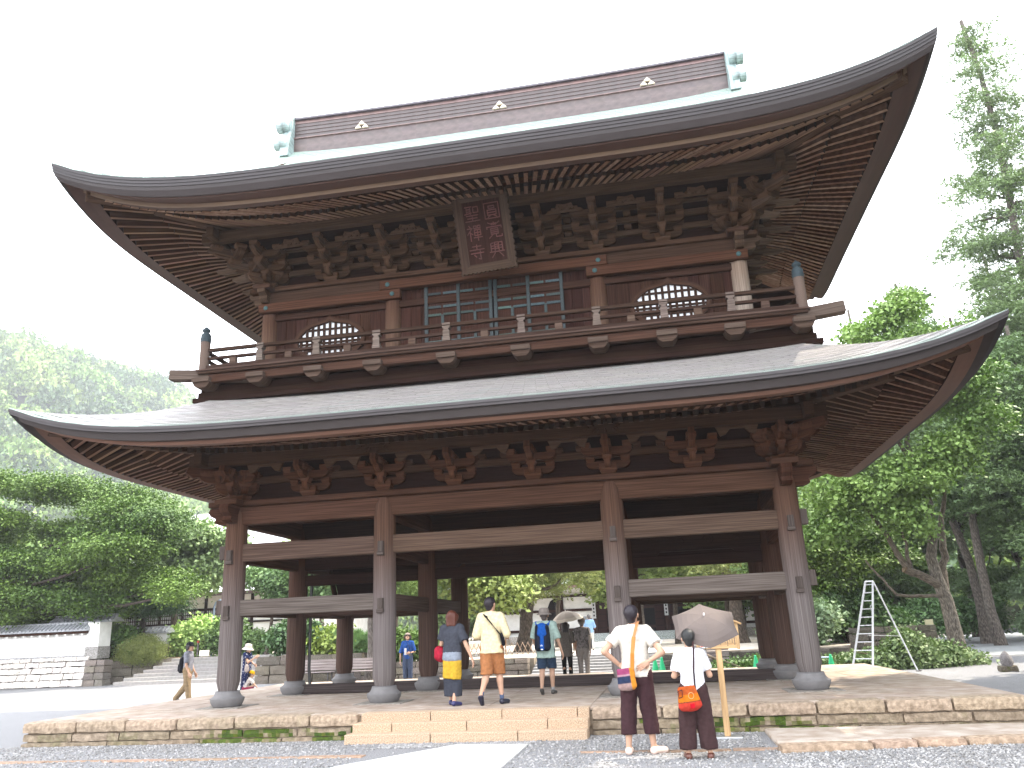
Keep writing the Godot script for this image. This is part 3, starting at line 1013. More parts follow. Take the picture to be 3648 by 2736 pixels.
# bracket arm along local X, curved under its ends; origin at the middle of its underside
func arm(mb: MB, xf: Transform3D, l: float, h: float, th: float, col: Color):
	var p := PackedVector2Array()
	var hl := l / 2
	for i in 6:
		var a := PI / 2 * i / 5.0
		p.append(Vector2(hl - h * 1.1 + sin(a) * h * 1.1, h * 0.85 - cos(a) * h * 0.85))
	p.append(Vector2(hl, h))
	p.append(Vector2(-hl, h))
	for i in 6:
		var a := PI / 2 * (5 - i) / 5.0
		p.append(Vector2(-hl + h * 1.1 - sin(a) * h * 1.1, h * 0.85 - cos(a) * h * 0.85))
	mb.prism(p, xf, th, col)

# a nose that sticks out along local +Z from z0 to z1; style 0 = carved fist, 1 = drooping beak
func nose(mb: MB, y: float, z0: float, z1: float, h: float, th: float, col: Color, style: int, bs := Basis()):
	var l := z1 - z0
	var p: PackedVector2Array
	if style == 0:
		p = PackedVector2Array([Vector2(0, 0), Vector2(l * 0.55, 0), Vector2(l * 0.62, h * 0.22), Vector2(l * 0.78, h * 0.14), Vector2(l, h * 0.5), Vector2(l * 0.95, h), Vector2(0, h)])
	else:
		p = PackedVector2Array([Vector2(0, h * 0.1), Vector2(l * 0.5, -h * 0.35), Vector2(l * 0.85, -h * 0.40), Vector2(l * 1.02, -h * 0.12), Vector2(l, h * 0.12), Vector2(l * 0.8, h * 0.22), Vector2(l * 0.4, h * 0.75), Vector2(0, h)])
	mb.prism(p, Transform3D(bs * Basis(Vector3.UP, -PI / 2), bs * Vector3(0, y, z0)), th, col)

func bracket_meshes(upper: bool, long := false) -> Array:
	# local: wall plane at z = 0, outwards +Z, foot at y = 0
	var c := Color(0.185, 0.085, 0.05) if not upper else Color(0.19, 0.11, 0.07)
	var c2 := c * 1.4
	var out := []
	var hh := 0.225
	var st := 0.31 if upper else 0.25
	var n := 3 if upper else 2
	var d0 := MB.new(1)
	block(d0, Vector3(0, 0, 0.0), 0.34, 0.22, c2)
	out.append(["bearing_block", d0, Vector3.ZERO])
	for lv in n:
		var y := 0.13 + lv * hh
		var l := 0.86 if lv == 0 else 0.98
		# transverse arm at each step reached so far
		for z in range(maxi(0, lv - 1), lv + 1):
			var a := MB.new(lv * 5 + z)
			arm(a, Transform3D(Basis(), Vector3(0, y + (0.0 if z == lv - 1 or lv == 0 else 0.0), z * st)), l, 0.15, 0.11, c)
			out.append(["bracket_arm", a, Vector3.ZERO])
			var bl := MB.new(lv * 5 + z + 2)
			for x in [-l / 2 + 0.09, l / 2 - 0.09]:
				block(bl, Vector3(x, y + 0.135, z * st), 0.18, 0.12, c2)
			if z > 0 or lv > 0: block(bl, Vector3(0, y + 0.14, z * st), 0.18, 0.115, c2)
			out.append(["small_block", bl, Vector3.ZERO])
		# arm towards the viewer
		var f := MB.new(lv + 40)
		var zl := (lv + 1) * st
		arm(f, Transform3D(Basis(Vector3.UP, PI / 2), Vector3(0, y + 0.003, zl * 0.5 - 0.08)), zl + 0.34, 0.152, 0.115, c2)
		block(f, Vector3(0, y + 0.137, zl), 0.19, 0.12, c2)
		out.append(["projecting_arm", f, Vector3.ZERO])
	if upper:
		for q in ([[0.40, 0.35, 1.0], [0.66, 0.55, 1.42]] if long else [[0.42, 0.35, 0.74], [0.69, 0.6, 1.06]]):
			var m := MB.new(int(q[0] * 50))
			nose(m, q[0], q[1], q[2], 0.17 if long else 0.14, 0.12, Color(0.42, 0.30, 0.22) if long else Color(0.25, 0.165, 0.12), 1)
			out.append(["tail_nose", m, Vector3.ZERO])
	else:
		var m := MB.new(60)
		nose(m, 0.42, 0.3, 0.78, 0.24, 0.12, c, 0)
		out.append(["carved_nose", m, Vector3.ZERO])
	return out

func bracket_set(G: Node3D, meshes: Array, at: Vector3, turn: float, sc := Vector3.ONE):
	var h := Node3D.new()
	h.name = "bracket_set" if bcount == 0 else "bracket_set_%03d" % bcount
	bcount += 1
	G.add_child(h, true)
	h.transform = Transform3D(Basis(Vector3.UP, turn) * Basis.from_scale(sc), at)
	var seen := {}
	for e in meshes:
		var k: int = seen.get(e[0], 0)
		seen[e[0]] = k + 1
		piece(e[0], k, e[1], h, Transform3D(Basis(), e[2]))

var bcount := 0

func brackets(G: Node3D):
	for up in 2:
		var ms := []
		for e in bracket_meshes(up == 1): ms.append([e[0], e[1].mesh(M.wood), e[2]])
		var ml := []
		for e in bracket_meshes(up == 1, true): ml.append([e[0], e[1].mesh(M.wood), e[2]])
		var y := 4.01 if up == 0 else 9.07
		var zf := 0.0 if up == 0 else -0.60
		var ex := 5.5 if up == 0 else 5.30
		var zb := 2 * ZC if up == 0 else -5.46
		var xs := [-3.89, -2.28, -0.8, 0.8, 2.28, 3.89] if up == 0 else [-3.78, -2.35, -1.15, 0.0, 1.17, 2.36, 3.80]
		var zs := [-1.5, -3.03, -4.55] if up == 0 else [-1.85, -3.03, -4.2]
		for x in xs: bracket_set(G, ms, Vector3(x, y, zf), 0.0)
		for sx in [-1, 1]:
			for z in zs: bracket_set(G, ml, Vector3(ex * sx, y, z), PI / 2 * sx)
			# corner: both directions and the diagonal
			bracket_set(G, ms, Vector3(ex * sx, y, zf), 0.0)
			bracket_set(G, ml, Vector3(ex * sx, y + 0.004, zf), PI / 2 * sx, Vector3(1, 1, 1))
			bracket_set(G, ms, Vector3(ex * sx, y + 0.002, zf), PI / 4 * sx, Vector3(0.9, 1, 1.42))
			bracket_set(G, ml, Vector3(ex * sx, y, zb), PI / 2 * sx)
		for x in xs: if absf(x) > 2.0: bracket_set(G, ms, Vector3(x, y, zb), PI)
		# purlin that carries the rafters, wall beams between the sets, boards behind
		var st := 0.93 if up == 1 else 0.5
		var py0 := 4.70 if up == 0 else 9.985
		var py1 := 4.95 if up == 0 else 10.235
		var c := Color(0.165, 0.092, 0.058) if up == 0 else Color(0.215, 0.135, 0.088)
		var hx := ex + st
		for side in 3:
			var m := MB.new(side + up * 4)
			if side == 0: m.bar(Vector3(-hx - 0.35, (py0 + py1) / 2, zf + st), Vector3(hx + 0.35, (py0 + py1) / 2, zf + st), 0.18, py1 - py0, c, 0.012)
			else:
				var sx := 1 if side == 1 else -1
				m.bar(Vector3(hx * sx, (py0 + py1) / 2 + 0.003, zf + st + 0.35), Vector3(hx * sx, (py0 + py1) / 2 + 0.003, zb - st - 0.35), 0.178, py1 - py0, c, 0.012)
			put("purlin", m, M.wood, G)
		var rows := [[0.43, 0.145], [0.66, 0.14]] if up == 0 else [[0.38, 0.13], [0.62, 0.13], [0.86, 0.14]]
		for r in rows.size():
			var zz: float = 0.0 if r == 0 else (0.0 if up == 0 else (r) * 0.155)
			var m := MB.new(r + 12)
			m.bar(Vector3(-ex, y + rows[r][0], zf + zz), Vector3(ex, y + rows[r][0], zf + zz), 0.10, rows[r][1], c, 0.008)
			for sx in [-1, 1]: m.bar(Vector3((ex + zz) * sx, y + rows[r][0] + 0.003, zf), Vector3((ex + zz) * sx, y + rows[r][0] + 0.003, zb), 0.098, rows[r][1], c, 0.008)
			put("wall_beam", m, M.wood, G)
			# small blocks between the sets
			for i in xs.size() - 1:
				for f in ([0.36, 0.64] if up == 0 else [0.5]):
					if up == 1 and absf(lerpf(xs[i], xs[i + 1], f)) < 0.9: continue
					var b := MB.new(i + r * 8)
					block(b, Vector3(lerpf(xs[i], xs[i + 1], f), y + rows[r][0] + 0.07, zf + zz + 0.02), 0.16, 0.11, c * 1.15)
					put("spacer_block", b, M.wood, G)
		if up == 1:
			# carved frog-leg panels between the upper sets
			for x in [-4.5, -3.05, 3.08, 4.55, 1.77, -1.75]:
				var cp := MB.new(int(x * 9))
				cp.prism(PackedVector2Array([Vector2(-0.42, 0), Vector2(0.42, 0), Vector2(0.36, 0.06), Vector2(0.2, 0.1), Vector2(0.16, 0.2), Vector2(0, 0.17), Vector2(-0.16, 0.2), Vector2(-0.2, 0.1), Vector2(-0.36, 0.06)]), Transform3D(Basis(Vector3.RIGHT, 0.25), Vector3(x, 9.76, 0.12)), 0.05, c * 1.1)
				for k in 7:
					cp.ell(Vector3(x - 0.2 + k * 0.065, 9.84 + 0.05 * sin(k * 2.0), 0.16), Vector3(0.035, 0.03, 0.03), 4, c)
				put("carving", cp, M.wood, G)
		else:
			for x in [-2.28, 2.28]:
				var cp := MB.new(int(x * 9))
				for k in 13:
					var a := TAU * k / 13.0
					cp.ell(Vector3(x + cos(a) * (0.25 + 0.1 * (k % 2)), 4.86 + sin(a) * 0.11, 0.62), Vector3(0.07, 0.028, 0.03), 4, c, Basis(Vector3.BACK, a))
				put("carving", cp, M.wood, G)
			for x in [-4.75, -3.08, -1.55, 0.0, 1.55, 3.08, 4.75]:
				var tb := MB.new(int(x * 9 + 50))
				tb.prism(PackedVector2Array([Vector2(-0.32, -0.13), Vector2(-0.22, -0.1), Vector2(-0.13, 0.0), Vector2(0.13, 0.0), Vector2(0.22, -0.1), Vector2(0.32, -0.13), Vector2(0.4, 0.06), Vector2(-0.4, 0.06)]), Transform3D(Basis(), Vector3(x, 4.66, 0.36)), 0.07, Color(0.24, 0.15, 0.10))
				put("cloud_board", tb, M.wood, G)
		var wb := MB.new(55 + up)
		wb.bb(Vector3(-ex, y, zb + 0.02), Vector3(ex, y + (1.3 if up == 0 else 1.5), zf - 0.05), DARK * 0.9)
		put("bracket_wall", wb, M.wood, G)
		# slanted boards between wall and purlin
		var sb := MB.new(57 + up)
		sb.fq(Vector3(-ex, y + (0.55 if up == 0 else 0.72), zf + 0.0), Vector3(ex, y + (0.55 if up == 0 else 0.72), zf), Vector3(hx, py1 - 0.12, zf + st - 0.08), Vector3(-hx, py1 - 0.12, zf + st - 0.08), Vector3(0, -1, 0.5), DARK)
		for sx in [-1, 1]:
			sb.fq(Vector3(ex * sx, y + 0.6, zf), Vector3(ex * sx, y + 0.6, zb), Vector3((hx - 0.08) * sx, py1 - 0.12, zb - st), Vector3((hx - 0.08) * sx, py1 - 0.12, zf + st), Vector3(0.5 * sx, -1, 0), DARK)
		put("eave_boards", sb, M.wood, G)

# ---------------------------------------------------------------- upper storey
func upper_storey(G: Node3D):
	var zc := -0.63
	var zb := -5.43
	var xs := [-5.31, -2.32, 2.32, 5.31]
	for x in xs:
		for z in [zc, zb]:
			var c := MB.new(int(x * 7 + z))
			column_shape(c, 0.185, 6.7, 8.72, Color(0.23, 0.125, 0.085) if x < 4 else Color(0.62, 0.47, 0.36), Color(0.30, 0.19, 0.13) if x < 4 else Color(0.80, 0.68, 0.57), false)
			put("upper_column", c, M.old_wood, G).position = Vector3(x, 0, z)
	# body walls, built of boards on the facade
	var w := MB.new(3)
	w.bb(Vector3(-5.2, 6.6, zb + 0.03), Vector3(5.2, 10.2, zc - 0.06), DARK * 0.8)
	put("upper_wall", w, M.wood, G)
	var bx := -5.15
	var k := 0
	while bx < 5.15:
		var bw := rng.randf_range(0.2, 0.3)
		if absf(bx + bw / 2) < 1.75 and absf(bx + bw / 2) > 1.55 - 0.2 or absf(bx + bw / 2) > 1.55:
			var m := MB.new(k)
			m.bb(Vector3(bx, 6.72, zc - 0.04), Vector3(bx + bw - 0.006, 8.72, zc + 0.02 + rng.randf_range(0, 0.004)), jit(Color(0.115, 0.055, 0.04), 0.25), 0.003)
			# grain upright
			put("wall_board", m, M.old_wood, G)
			k += 1
		bx += bw
	var bm := func(called: String, a: Vector3, b: Vector3, c: Color):
		var m := MB.new(int(absf(a.x * 11 + a.y * 5)))
		m.bb(a, b, c, 0.012)
		return put(called, m, M.old_wood, G)
	# stacked horizontals of the facade
	bm.call("upper_plate", Vector3(-5.75, 8.965, zc - 0.2), Vector3(5.75, 9.07, zc + 0.25), Color(0.17, 0.095, 0.062))
	bm.call("upper_head_beam", Vector3(-5.3, 8.70, zc - 0.1), Vector3(5.3, 8.963, zc + 0.17), Color(0.145, 0.085, 0.058))
	bm.call("upper_tie", Vector3(-5.2, 8.28, zc - 0.05), Vector3(5.2, 8.44, zc + 0.09), Color(0.125, 0.065, 0.045))
	var cuffs := Color(0.195, 0.092, 0.058)
	for q in [[-5.50, -2.08, 8.44, 8.66], [2.10, 5.50, 8.44, 8.66], [-2.57, 2.57, 8.675, 8.895]]:
		var o = bm.call("clamp_rail", Vector3(q[0], q[2], zc + 0.12), Vector3(q[1], q[3], zc + 0.27), cuffs)
		for x in [q[0] + 0.19, q[1] - 0.19]:
			var n := MB.new(4)
			n.ell(Vector3(x, (q[2] + q[3]) / 2, zc + 0.27), Vector3(0.055, 0.055, 0.03), 6, Color(0.06, 0.15, 0.16))
			put("nail_cover", n, M.bronze, o)
	for sx in [-1, 1]:
		bm.call("side_rail", Vector3(5.33 * sx, 8.44, zc - 0.1), Vector3(5.47 * sx, 8.66, zb), cuffs)
		bm.call("side_head_beam", Vector3(5.2 * sx, 8.70, zc - 0.11), Vector3(5.44 * sx, 8.96, zb), Color(0.145, 0.085, 0.058))
		bm.call("side_plate", Vector3(5.12 * sx, 8.967, zc + 0.5), Vector3(5.55 * sx, 9.068, zb - 0.3), Color(0.16, 0.09, 0.06))
		# nosings on the corner column
		for q in 2:
			var nb := MB.new(q)
			var pl := PackedVector2Array([Vector2(0, -0.14), Vector2(0.28, -0.14), Vector2(0.36, -0.08), Vector2(0.34, 0.0), Vector2(0.46, 0.05), Vector2(0.48, 0.13), Vector2(0.40, 0.17), Vector2(0, 0.17)])
			var bs := Basis() if q == 0 else Basis(Vector3.UP, -PI / 2 * sx)
			if sx < 0: bs = bs * Basis(Vector3.UP, PI)
			nb.prism(pl, Transform3D(bs, Vector3(5.35 * sx, 8.84, zc)), 0.18, Color(0.2, 0.13, 0.09))
			put("upper_nosing", nb, M.old_wood, G)
	# bell-shaped windows
	for sx in [-1, 1]:
		var f := MB.new(80 + sx)
		var at := Vector3(3.81 * sx, 0, zc + 0.03)
		var ou := [[0.0, 8.275], [0.09, 8.205], [0.28, 8.15], [0.50, 8.10], [0.66, 8.01], [0.78, 7.90], [0.845, 7.76], [0.85, 7.62], [0.80, 7.48], [0.70, 7.39], [0.62, 7.33], [0.60, 7.22]]
		var inn := [[0.0, 8.13], [0.08, 8.10], [0.26, 8.06], [0.44, 8.02], [0.57, 7.94], [0.67, 7.85], [0.745, 7.75], [0.755, 7.62], [0.71, 7.52], [0.60, 7.44], [0.53, 7.37], [0.51, 7.22]]
		for s in [-1, 1]:
			for i in ou.size() - 1:
				var A := at + Vector3(ou[i][0] * s, ou[i][1], 0)
				var B := at + Vector3(ou[i + 1][0] * s, ou[i + 1][1], 0)
				var C := at + Vector3(inn[i + 1][0] * s, inn[i + 1][1], 0)
				var D := at + Vector3(inn[i][0] * s, inn[i][1], 0)
				var z := Vector3(0, 0, 0.075)
				f.fq(A + z, B + z, C + z, D + z, Vector3.BACK, Color(0.16, 0.088, 0.06), 0.25, 2.0)
				f.fq(A, B, B + z, A + z, (A + B) / 2 - at - Vector3(0, 7.7, 0), Color(0.15, 0.085, 0.06))
				f.fq(D, C, C + z, D + z, at + Vector3(0, 7.7, 0) - (C + D) / 2, Color(0.13, 0.07, 0.05))
		var win := put("bell_window", f, M.old_wood, G)
		var ws := MB.new(2)
		# paper clipped to the opening: a polygon
		var poly := PackedVector2Array()
		for e in inn: poly.append(Vector2(e[0] + 0.02, e[1]))
		for i in inn.size(): poly.append(Vector2(-inn[inn.size() - 1 - i][0] - 0.02, inn[inn.size() - 1 - i][1]))
		ws.prism(poly, Transform3D(Basis(), at + Vector3(0, 0, 0.002)), 0.012, Color(0.86, 0.88, 0.92))
		put("paper", ws, M.paint, win)
		var halfw := func(y: float) -> float:
			for i in inn.size() - 1:
				if y <= inn[i][1] and y >= inn[i + 1][1]:
					return lerpf(inn[i][0], inn[i + 1][0], (inn[i][1] - y) / maxf(inn[i][1] - inn[i + 1][1], 0.001))
			return 0.5
		for i in 11:
			var x := (i - 5) * 0.137
			var top := 8.12
			var bot := 7.22
			while top > 7.6 and halfw.call(top) < absf(x): top -= 0.01
			while bot < 7.6 and halfw.call(bot) < absf(x): bot += 0.01
			var b := MB.new(i)
			b.bb(at + Vector3(x - 0.028, bot, 0.02), at + Vector3(x + 0.028, top, 0.055), Color(0.15, 0.09, 0.065), 0.004)
			put("lattice_bar", b, M.wood, win)
		for y in [7.95, 7.78, 7.62, 7.46]:
			var hw: float = halfw.call(y)
			var b := MB.new(int(y * 20))
			b.bb(at + Vector3(-hw, y - 0.022, 0.012), at + Vector3(hw, y + 0.022, 0.045), Color(0.14, 0.085, 0.06), 0.004)
			put("lattice_bar", b, M.wood, win)
	# double doors with bronze straps
	for sx in [-1, 1]:
		var d := MB.new(90 + sx)
		d.bb(Vector3(0.015 * sx, 6.8, zc), Vector3(1.56 * sx, 8.78, zc + 0.05), Color(0.125, 0.06, 0.045), 0.005)
		var door := put("door", d, M.old_wood, G)
		var z0 := zc + 0.045
		for x in [0.055, 0.79, 1.53]:
			var s := MB.new(int(x * 30))
			s.bb(Vector3((x - 0.038) * sx, 6.85, z0), Vector3((x + 0.038) * sx, 8.79, z0 + 0.05), Color(0.036, 0.058, 0.060), 0.006)
			put("bronze_strap", s, M.bronze, door)
		for y in [8.74, 8.51, 8.19, 8.0, 7.72, 7.53, 7.36]:
			var s := MB.new(int(y * 30))
			for q in [[0.10, 0.40], [0.45, 0.745], [0.835, 1.14], [1.19, 1.49]]:
				s.bb(Vector3(q[0] * sx, y - 0.028, z0 + 0.002), Vector3(q[1] * sx, y + 0.028, z0 + 0.037), jit(Color(0.055, 0.10, 0.098), 0.6), 0.005)
			put("bronze_strap", s, M.bronze, door)
			var rr := MB.new(int(y * 31))
			rr.bb(Vector3(0.09 * sx, y - 0.033, z0 - 0.01), Vector3(1.5 * sx, y + 0.033, z0 + 0.02), Color(0.15, 0.075, 0.055), 0.004)
			put("door_rail", rr, M.old_wood, door)
		for x in [0.42, 1.16]:
			for e in [[7.75, 8.0], [7.05, 7.5]]:
				var s := MB.new(int(x * 30 + e[0]))
				s.bb(Vector3((x - 0.03) * sx, e[0], z0 - 0.004), Vector3((x + 0.03) * sx, e[1], z0 + 0.03), Color(0.04, 0.068, 0.070), 0.005)
				put("bronze_strap", s, M.bronze, door)
	plaque()

func plaque():
	var P := thing("name_plaque", "tall carved wooden name plaque with red characters hung above the doors", "plaque", Vector3(0.04, 9.36, 0.40))
	P.transform = Transform3D(Basis(Vector3.BACK, deg_to_rad(3.2)) * Basis(Vector3.RIGHT, deg_to_rad(17.0)), Vector3(0.06, 9.38, 0.43))
	var b := MB.new(1)
	b.bb(Vector3(-0.44, -0.68, -0.05), Vector3(0.44, 0.68, 0.0), Color(0.085, 0.042, 0.034), 0.006)
	put("board", b, M.old_wood, P)
	var fc := Color(0.15, 0.10, 0.075)
	# scalloped, flared frame
	for s in 4:
		var f := MB.new(s)
		var L := 1.78 if s % 2 == 0 else 1.26
		var D := 0.60 if s % 2 == 0 else 0.86
		var Li := L - 0.40
		var n := 14
		var oc := PackedVector2Array()
		for i in n + 1:
			var t := -0.5 + float(i) / n
			oc.append(Vector2(t * Li, -0.19))
		for i in n * 3 + 1:
			var t := 0.5 - float(i) / (n * 3)
			oc.append(Vector2(t * L, 0.035 * absf(sin(t * n * PI)) - 0.012))
		var bs := Basis(Vector3.BACK, [-PI / 2, PI, PI / 2, 0.0][s])
		f.prism(oc, Transform3D(bs * Basis(Vector3.RIGHT, 0.3), bs * Vector3(0, D, 0.05)), 0.05, jit(fc, 0.08))
		put("frame", f, M.old_wood, P)
	# the six carved characters, stroke by stroke on a 10 x 10 grid
	var chars := {
		"yuan": [[0, 0, 0, 10], [0, 10, 10, 10], [10, 10, 10, 0], [0, 0, 10, 0], [3, 8, 7, 8], [3, 8, 3, 6.5], [7, 8, 7, 6.5], [3, 6.5, 7, 6.5], [2, 5.4, 8, 5.4], [2, 5.4, 2, 2.2], [8, 5.4, 8, 2.2], [2, 3.8, 8, 3.8], [2, 2.2, 8, 2.2], [4, 2, 2, 0.8], [6, 2, 8, 0.8]],
		"jue": [[1, 10, 3.4, 8.8], [9, 10, 6.6, 8.8], [5, 10, 5, 8.4], [3.5, 9.4, 6.5, 8.4], [6.5, 9.4, 3.5, 8.4], [0, 7.2, 0, 6], [0, 7.2, 10, 7.2], [10, 7.2, 10, 6], [2.5, 6, 2.5, 2.4], [7.5, 6, 7.5, 2.4], [2.5, 6, 7.5, 6], [2.5, 4.8, 7.5, 4.8], [2.5, 3.6, 7.5, 3.6], [2.5, 2.4, 7.5, 2.4], [4, 2.4, 1, 0], [6, 2.4, 6, 0.4], [6, 0.4, 10, 0.4], [10, 0.4, 10, 1.6]],
		"xing": [[1, 9, 1, 4], [2.6, 9.4, 1, 9], [1, 7.4, 2.8, 7.4], [1, 5.8, 2.8, 5.8], [9, 9.4, 9, 4], [7.2, 9.4, 9, 9.4], [7.2, 7.4, 9, 7.4], [7.2, 5.8, 9, 5.8], [3.6, 9.6, 3.6, 4.4], [3.6, 9.6, 6.4, 9.6], [6.4, 9.6, 6.4, 4.4], [4, 8.2, 6, 8.2], [4.2, 7, 5.8, 7], [4.2, 7, 4.2, 5.4], [5.8, 7, 5.8, 5.4], [4.2, 5.4, 5.8, 5.4], [0, 3.6, 10, 3.6], [3.4, 2.8, 1, 0], [6.6, 2.8, 9, 0]],
		"sheng": [[0.5, 9.6, 5, 9.6], [1.4, 9.6, 1.4, 5], [4, 9.6, 4, 4.6], [1.4, 8, 4, 8], [1.4, 6.6, 4, 6.6], [0, 5, 4.6, 5.6], [6, 9.2, 6, 5.6], [6, 9.2, 9.4, 9.2], [9.4, 9.2, 9.4, 5.6], [6, 5.6, 9.4, 5.6], [1, 3.8, 9, 3.8], [1.6, 2, 8.4, 2], [0, 0.2, 10, 0.2], [5, 3.8, 5, 0.2]],
		"chan": [[1.6, 10, 2.4, 8.8], [0.2, 8.2, 3.6, 8.2], [3.6, 8.2, 0, 4.4], [2, 6.4, 2, 0], [2.4, 5.2, 3.6, 4.2], [4.8, 9.6, 6.6, 9.6], [4.8, 9.6, 4.8, 8], [6.6, 9.6, 6.6, 8], [4.8, 8, 6.6, 8], [7.6, 9.6, 9.4, 9.6], [7.6, 9.6, 7.6, 8], [9.4, 9.6, 9.4, 8], [7.6, 8, 9.4, 8], [5, 7, 9.2, 7], [5, 7, 5, 3.4], [9.2, 7, 9.2, 3.4], [5, 5.2, 9.2, 5.2], [5, 3.4, 9.2, 3.4], [4.2, 2, 10, 2], [7.1, 7, 7.1, 0]],
		"si": [[2, 9, 8, 9], [5, 10, 5, 6.8], [0, 6.8, 10, 6.8], [0.6, 4.6, 9.4, 4.6], [7, 6, 7, 0.4], [7, 0.4, 5.6, 1], [2.8, 3.4, 4, 2.2]]}
	var lay := [["yuan", 0.215, 0.42], ["jue", 0.215, 0.0], ["xing", 0.215, -0.42], ["sheng", -0.215, 0.42], ["chan", -0.215, 0.0], ["si", -0.215, -0.42]]
	for e in lay:
		var c := MB.new(int(e[1] * 9 + e[2] * 5 + 20))
		for s in chars[e[0]]:
			var a := Vector3(e[1] + (s[0] - 5.0) * 0.031, e[2] + (s[1] - 5.0) * 0.033, 0.006)
			var q := Vector3(e[1] + (s[2] - 5.0) * 0.031, e[2] + (s[3] - 5.0) * 0.033, 0.006)
			var ex := (q - a).normalized() * 0.009
			c.bar(a - ex, q + ex, 0.021, 0.021, jit(Color(0.080, 0.021, 0.017), 0.3), 0.006)
		put("character", c, M.paint, P)

func balcony(G: Node3D):
	var B := Node3D.new()
	B.name = "balcony"
	G.add_child(B, true)
	var OW := Color(0.118, 0.072, 0.054)
	var zf := 0.48
	var hx := 6.24
	var zb := -6.5
	var bm := func(called: String, a: Vector3, b: Vector3, c: Color, ch := 0.01):
		var m := MB.new(int(absf(a.x * 11 + a.y * 5 + a.z)))
		m.bb(a, b, c, ch)
		put(called, m, M.old_wood, B)
	# deck, edge boards
	bm.call("deck", Vector3(-hx - 0.06, 6.74, zb), Vector3(hx + 0.06, 6.80, zf + 0.14), OW)
	bm.call("deck_edge", Vector3(-hx - 0.10, 6.80, zf - 0.12), Vector3(hx + 0.10, 6.845, zf + 0.17), Color(0.185, 0.125, 0.10))
	bm.call("deck_beam", Vector3(-hx - 0.02, 6.56, zf - 0.08), Vector3(hx + 0.02, 6.735, zf + 0.07), Color(0.15, 0.08, 0.055))
	for sx in [-1, 1]:
		bm.call("deck_beam", Vector3((hx - 0.07) * sx, 6.558, zf - 0.1), Vector3((hx + 0.08) * sx, 6.733, zb), Color(0.15, 0.08, 0.055))
	# skirt that stands on the lower roof
	var zs := 0.26
	for q in [[6.46, 6.30, 6.43, 0.02], [6.42, 6.425, 6.585, -0.02], [6.56, 6.20, 6.305, 0.06]]:
		bm.call("skirt", Vector3(-q[0], q[1], zb), Vector3(q[0], q[2], zs + q[3]), jit(DARK, 0.15))
	# console blocks below the deck
	for x in [-6.2, -4.96, -3.66, -2.36, -0.79, 0.75, 2.30, 3.64, 4.93, 6.2]:
		var m := MB.new(int(x * 5 + 40))
		m.bb(Vector3(x - 0.20, 6.555, zf - 0.3), Vector3(x + 0.20, 6.66, zf + 0.19), Color(0.21, 0.155, 0.125), 0.01)
		m.prism(PackedVector2Array([Vector2(-0.20, 0.10), Vector2(-0.16, 0.03), Vector2(-0.10, -0.02), Vector2(0.10, -0.02), Vector2(0.16, 0.03), Vector2(0.20, 0.10)]), Transform3D(Basis(), Vector3(x, 6.455, zf - 0.05)), 0.38, Color(0.17, 0.115, 0.09))
		put("console_block", m, M.old_wood, B)
	for sx in [-1, 1]:
		var m := MB.new(9 + sx)
		m.bar(Vector3(5.2 * sx, 6.66, zf - 0.12), Vector3(6.98 * sx, 6.80, zf + 0.02), 0.24, 0.22, Color(0.26, 0.20, 0.165), 0.012)
		put("corner_beam", m, M.old_wood, B)
	# posts with onion finials
	for sx in [-1, 1]:
		for z in [zf, zb + 0.2]:
			var p := MB.new(3)
			p.lathe(PackedVector2Array([Vector2(0.105, 6.84), Vector2(0.105, 7.53), Vector2(0.01, 7.535)]), 16, Transform3D(), [Color(0.33, 0.25, 0.205)], 0.0, 3.0, 0.25)
			var post := put("corner_post", p, M.old_wood, B)
			post.position = Vector3(hx * sx, 0, z)
			var fn := MB.new(4)
			fn.lathe(PackedVector2Array([Vector2(0.112, 7.50), Vector2(0.112, 7.56), Vector2(0.118, 7.565), Vector2(0.118, 7.58), Vector2(0.11, 7.585), Vector2(0.108, 7.66), Vector2(0.09, 7.70), Vector2(0.06, 7.72), Vector2(0.055, 7.735), Vector2(0.085, 7.76), Vector2(0.09, 7.79), Vector2(0.06, 7.83), Vector2(0.02, 7.86), Vector2(0.002, 7.89)]), 16, Transform3D(), [Color(0.02, 0.045, 0.058)])
			var f := put("finial", fn, M.bronze, G)
			f.position = Vector3(hx * sx, 0, z)
	# rails
	for q in [[6.86, 6.955, 0.12], [7.085, 7.15, 0.075], [7.27, 7.345, 0.085]]:
		var c := jit(OW, 0.12)
		bm.call("rail", Vector3(-hx, q[0], zf - q[2] / 2), Vector3(hx, q[1], zf + q[2] / 2), c)
		for sx in [-1, 1]:
			bm.call("rail", Vector3((hx - q[2] / 2) * sx, q[0] + 0.002, zf), Vector3((hx + q[2] / 2) * sx, q[1] + 0.002, zb), c)
	for x in [-4.93, -3.64, -2.31, -0.8, 0.77, 2.30, 3.63, 4.92]:
		var m := MB.new(int(x * 7 + 50))
		var c := jit(Color(0.34, 0.275, 0.235), 0.1)
		m.prism(PackedVector2Array([Vector2(-0.085, 6.95), Vector2(0.085, 6.95), Vector2(0.07, 7.06), Vector2(0.07, 7.17), Vector2(0.045, 7.20), Vector2(0.045, 7.215), Vector2(0.08, 7.235), Vector2(0.085, 7.275), Vector2(-0.085, 7.275), Vector2(-0.08, 7.235), Vector2(-0.045, 7.215), Vector2(-0.045, 7.20), Vector2(-0.07, 7.17), Vector2(-0.07, 7.06)]), Transform3D(Basis(), Vector3(x, 0, zf)), 0.14, c)
		m.bb(Vector3(x - 0.085, 7.30, zf - 0.062), Vector3(x + 0.085, 7.35, zf + 0.062), c, 0.005)
		put("rail_post", m, M.old_wood, B)
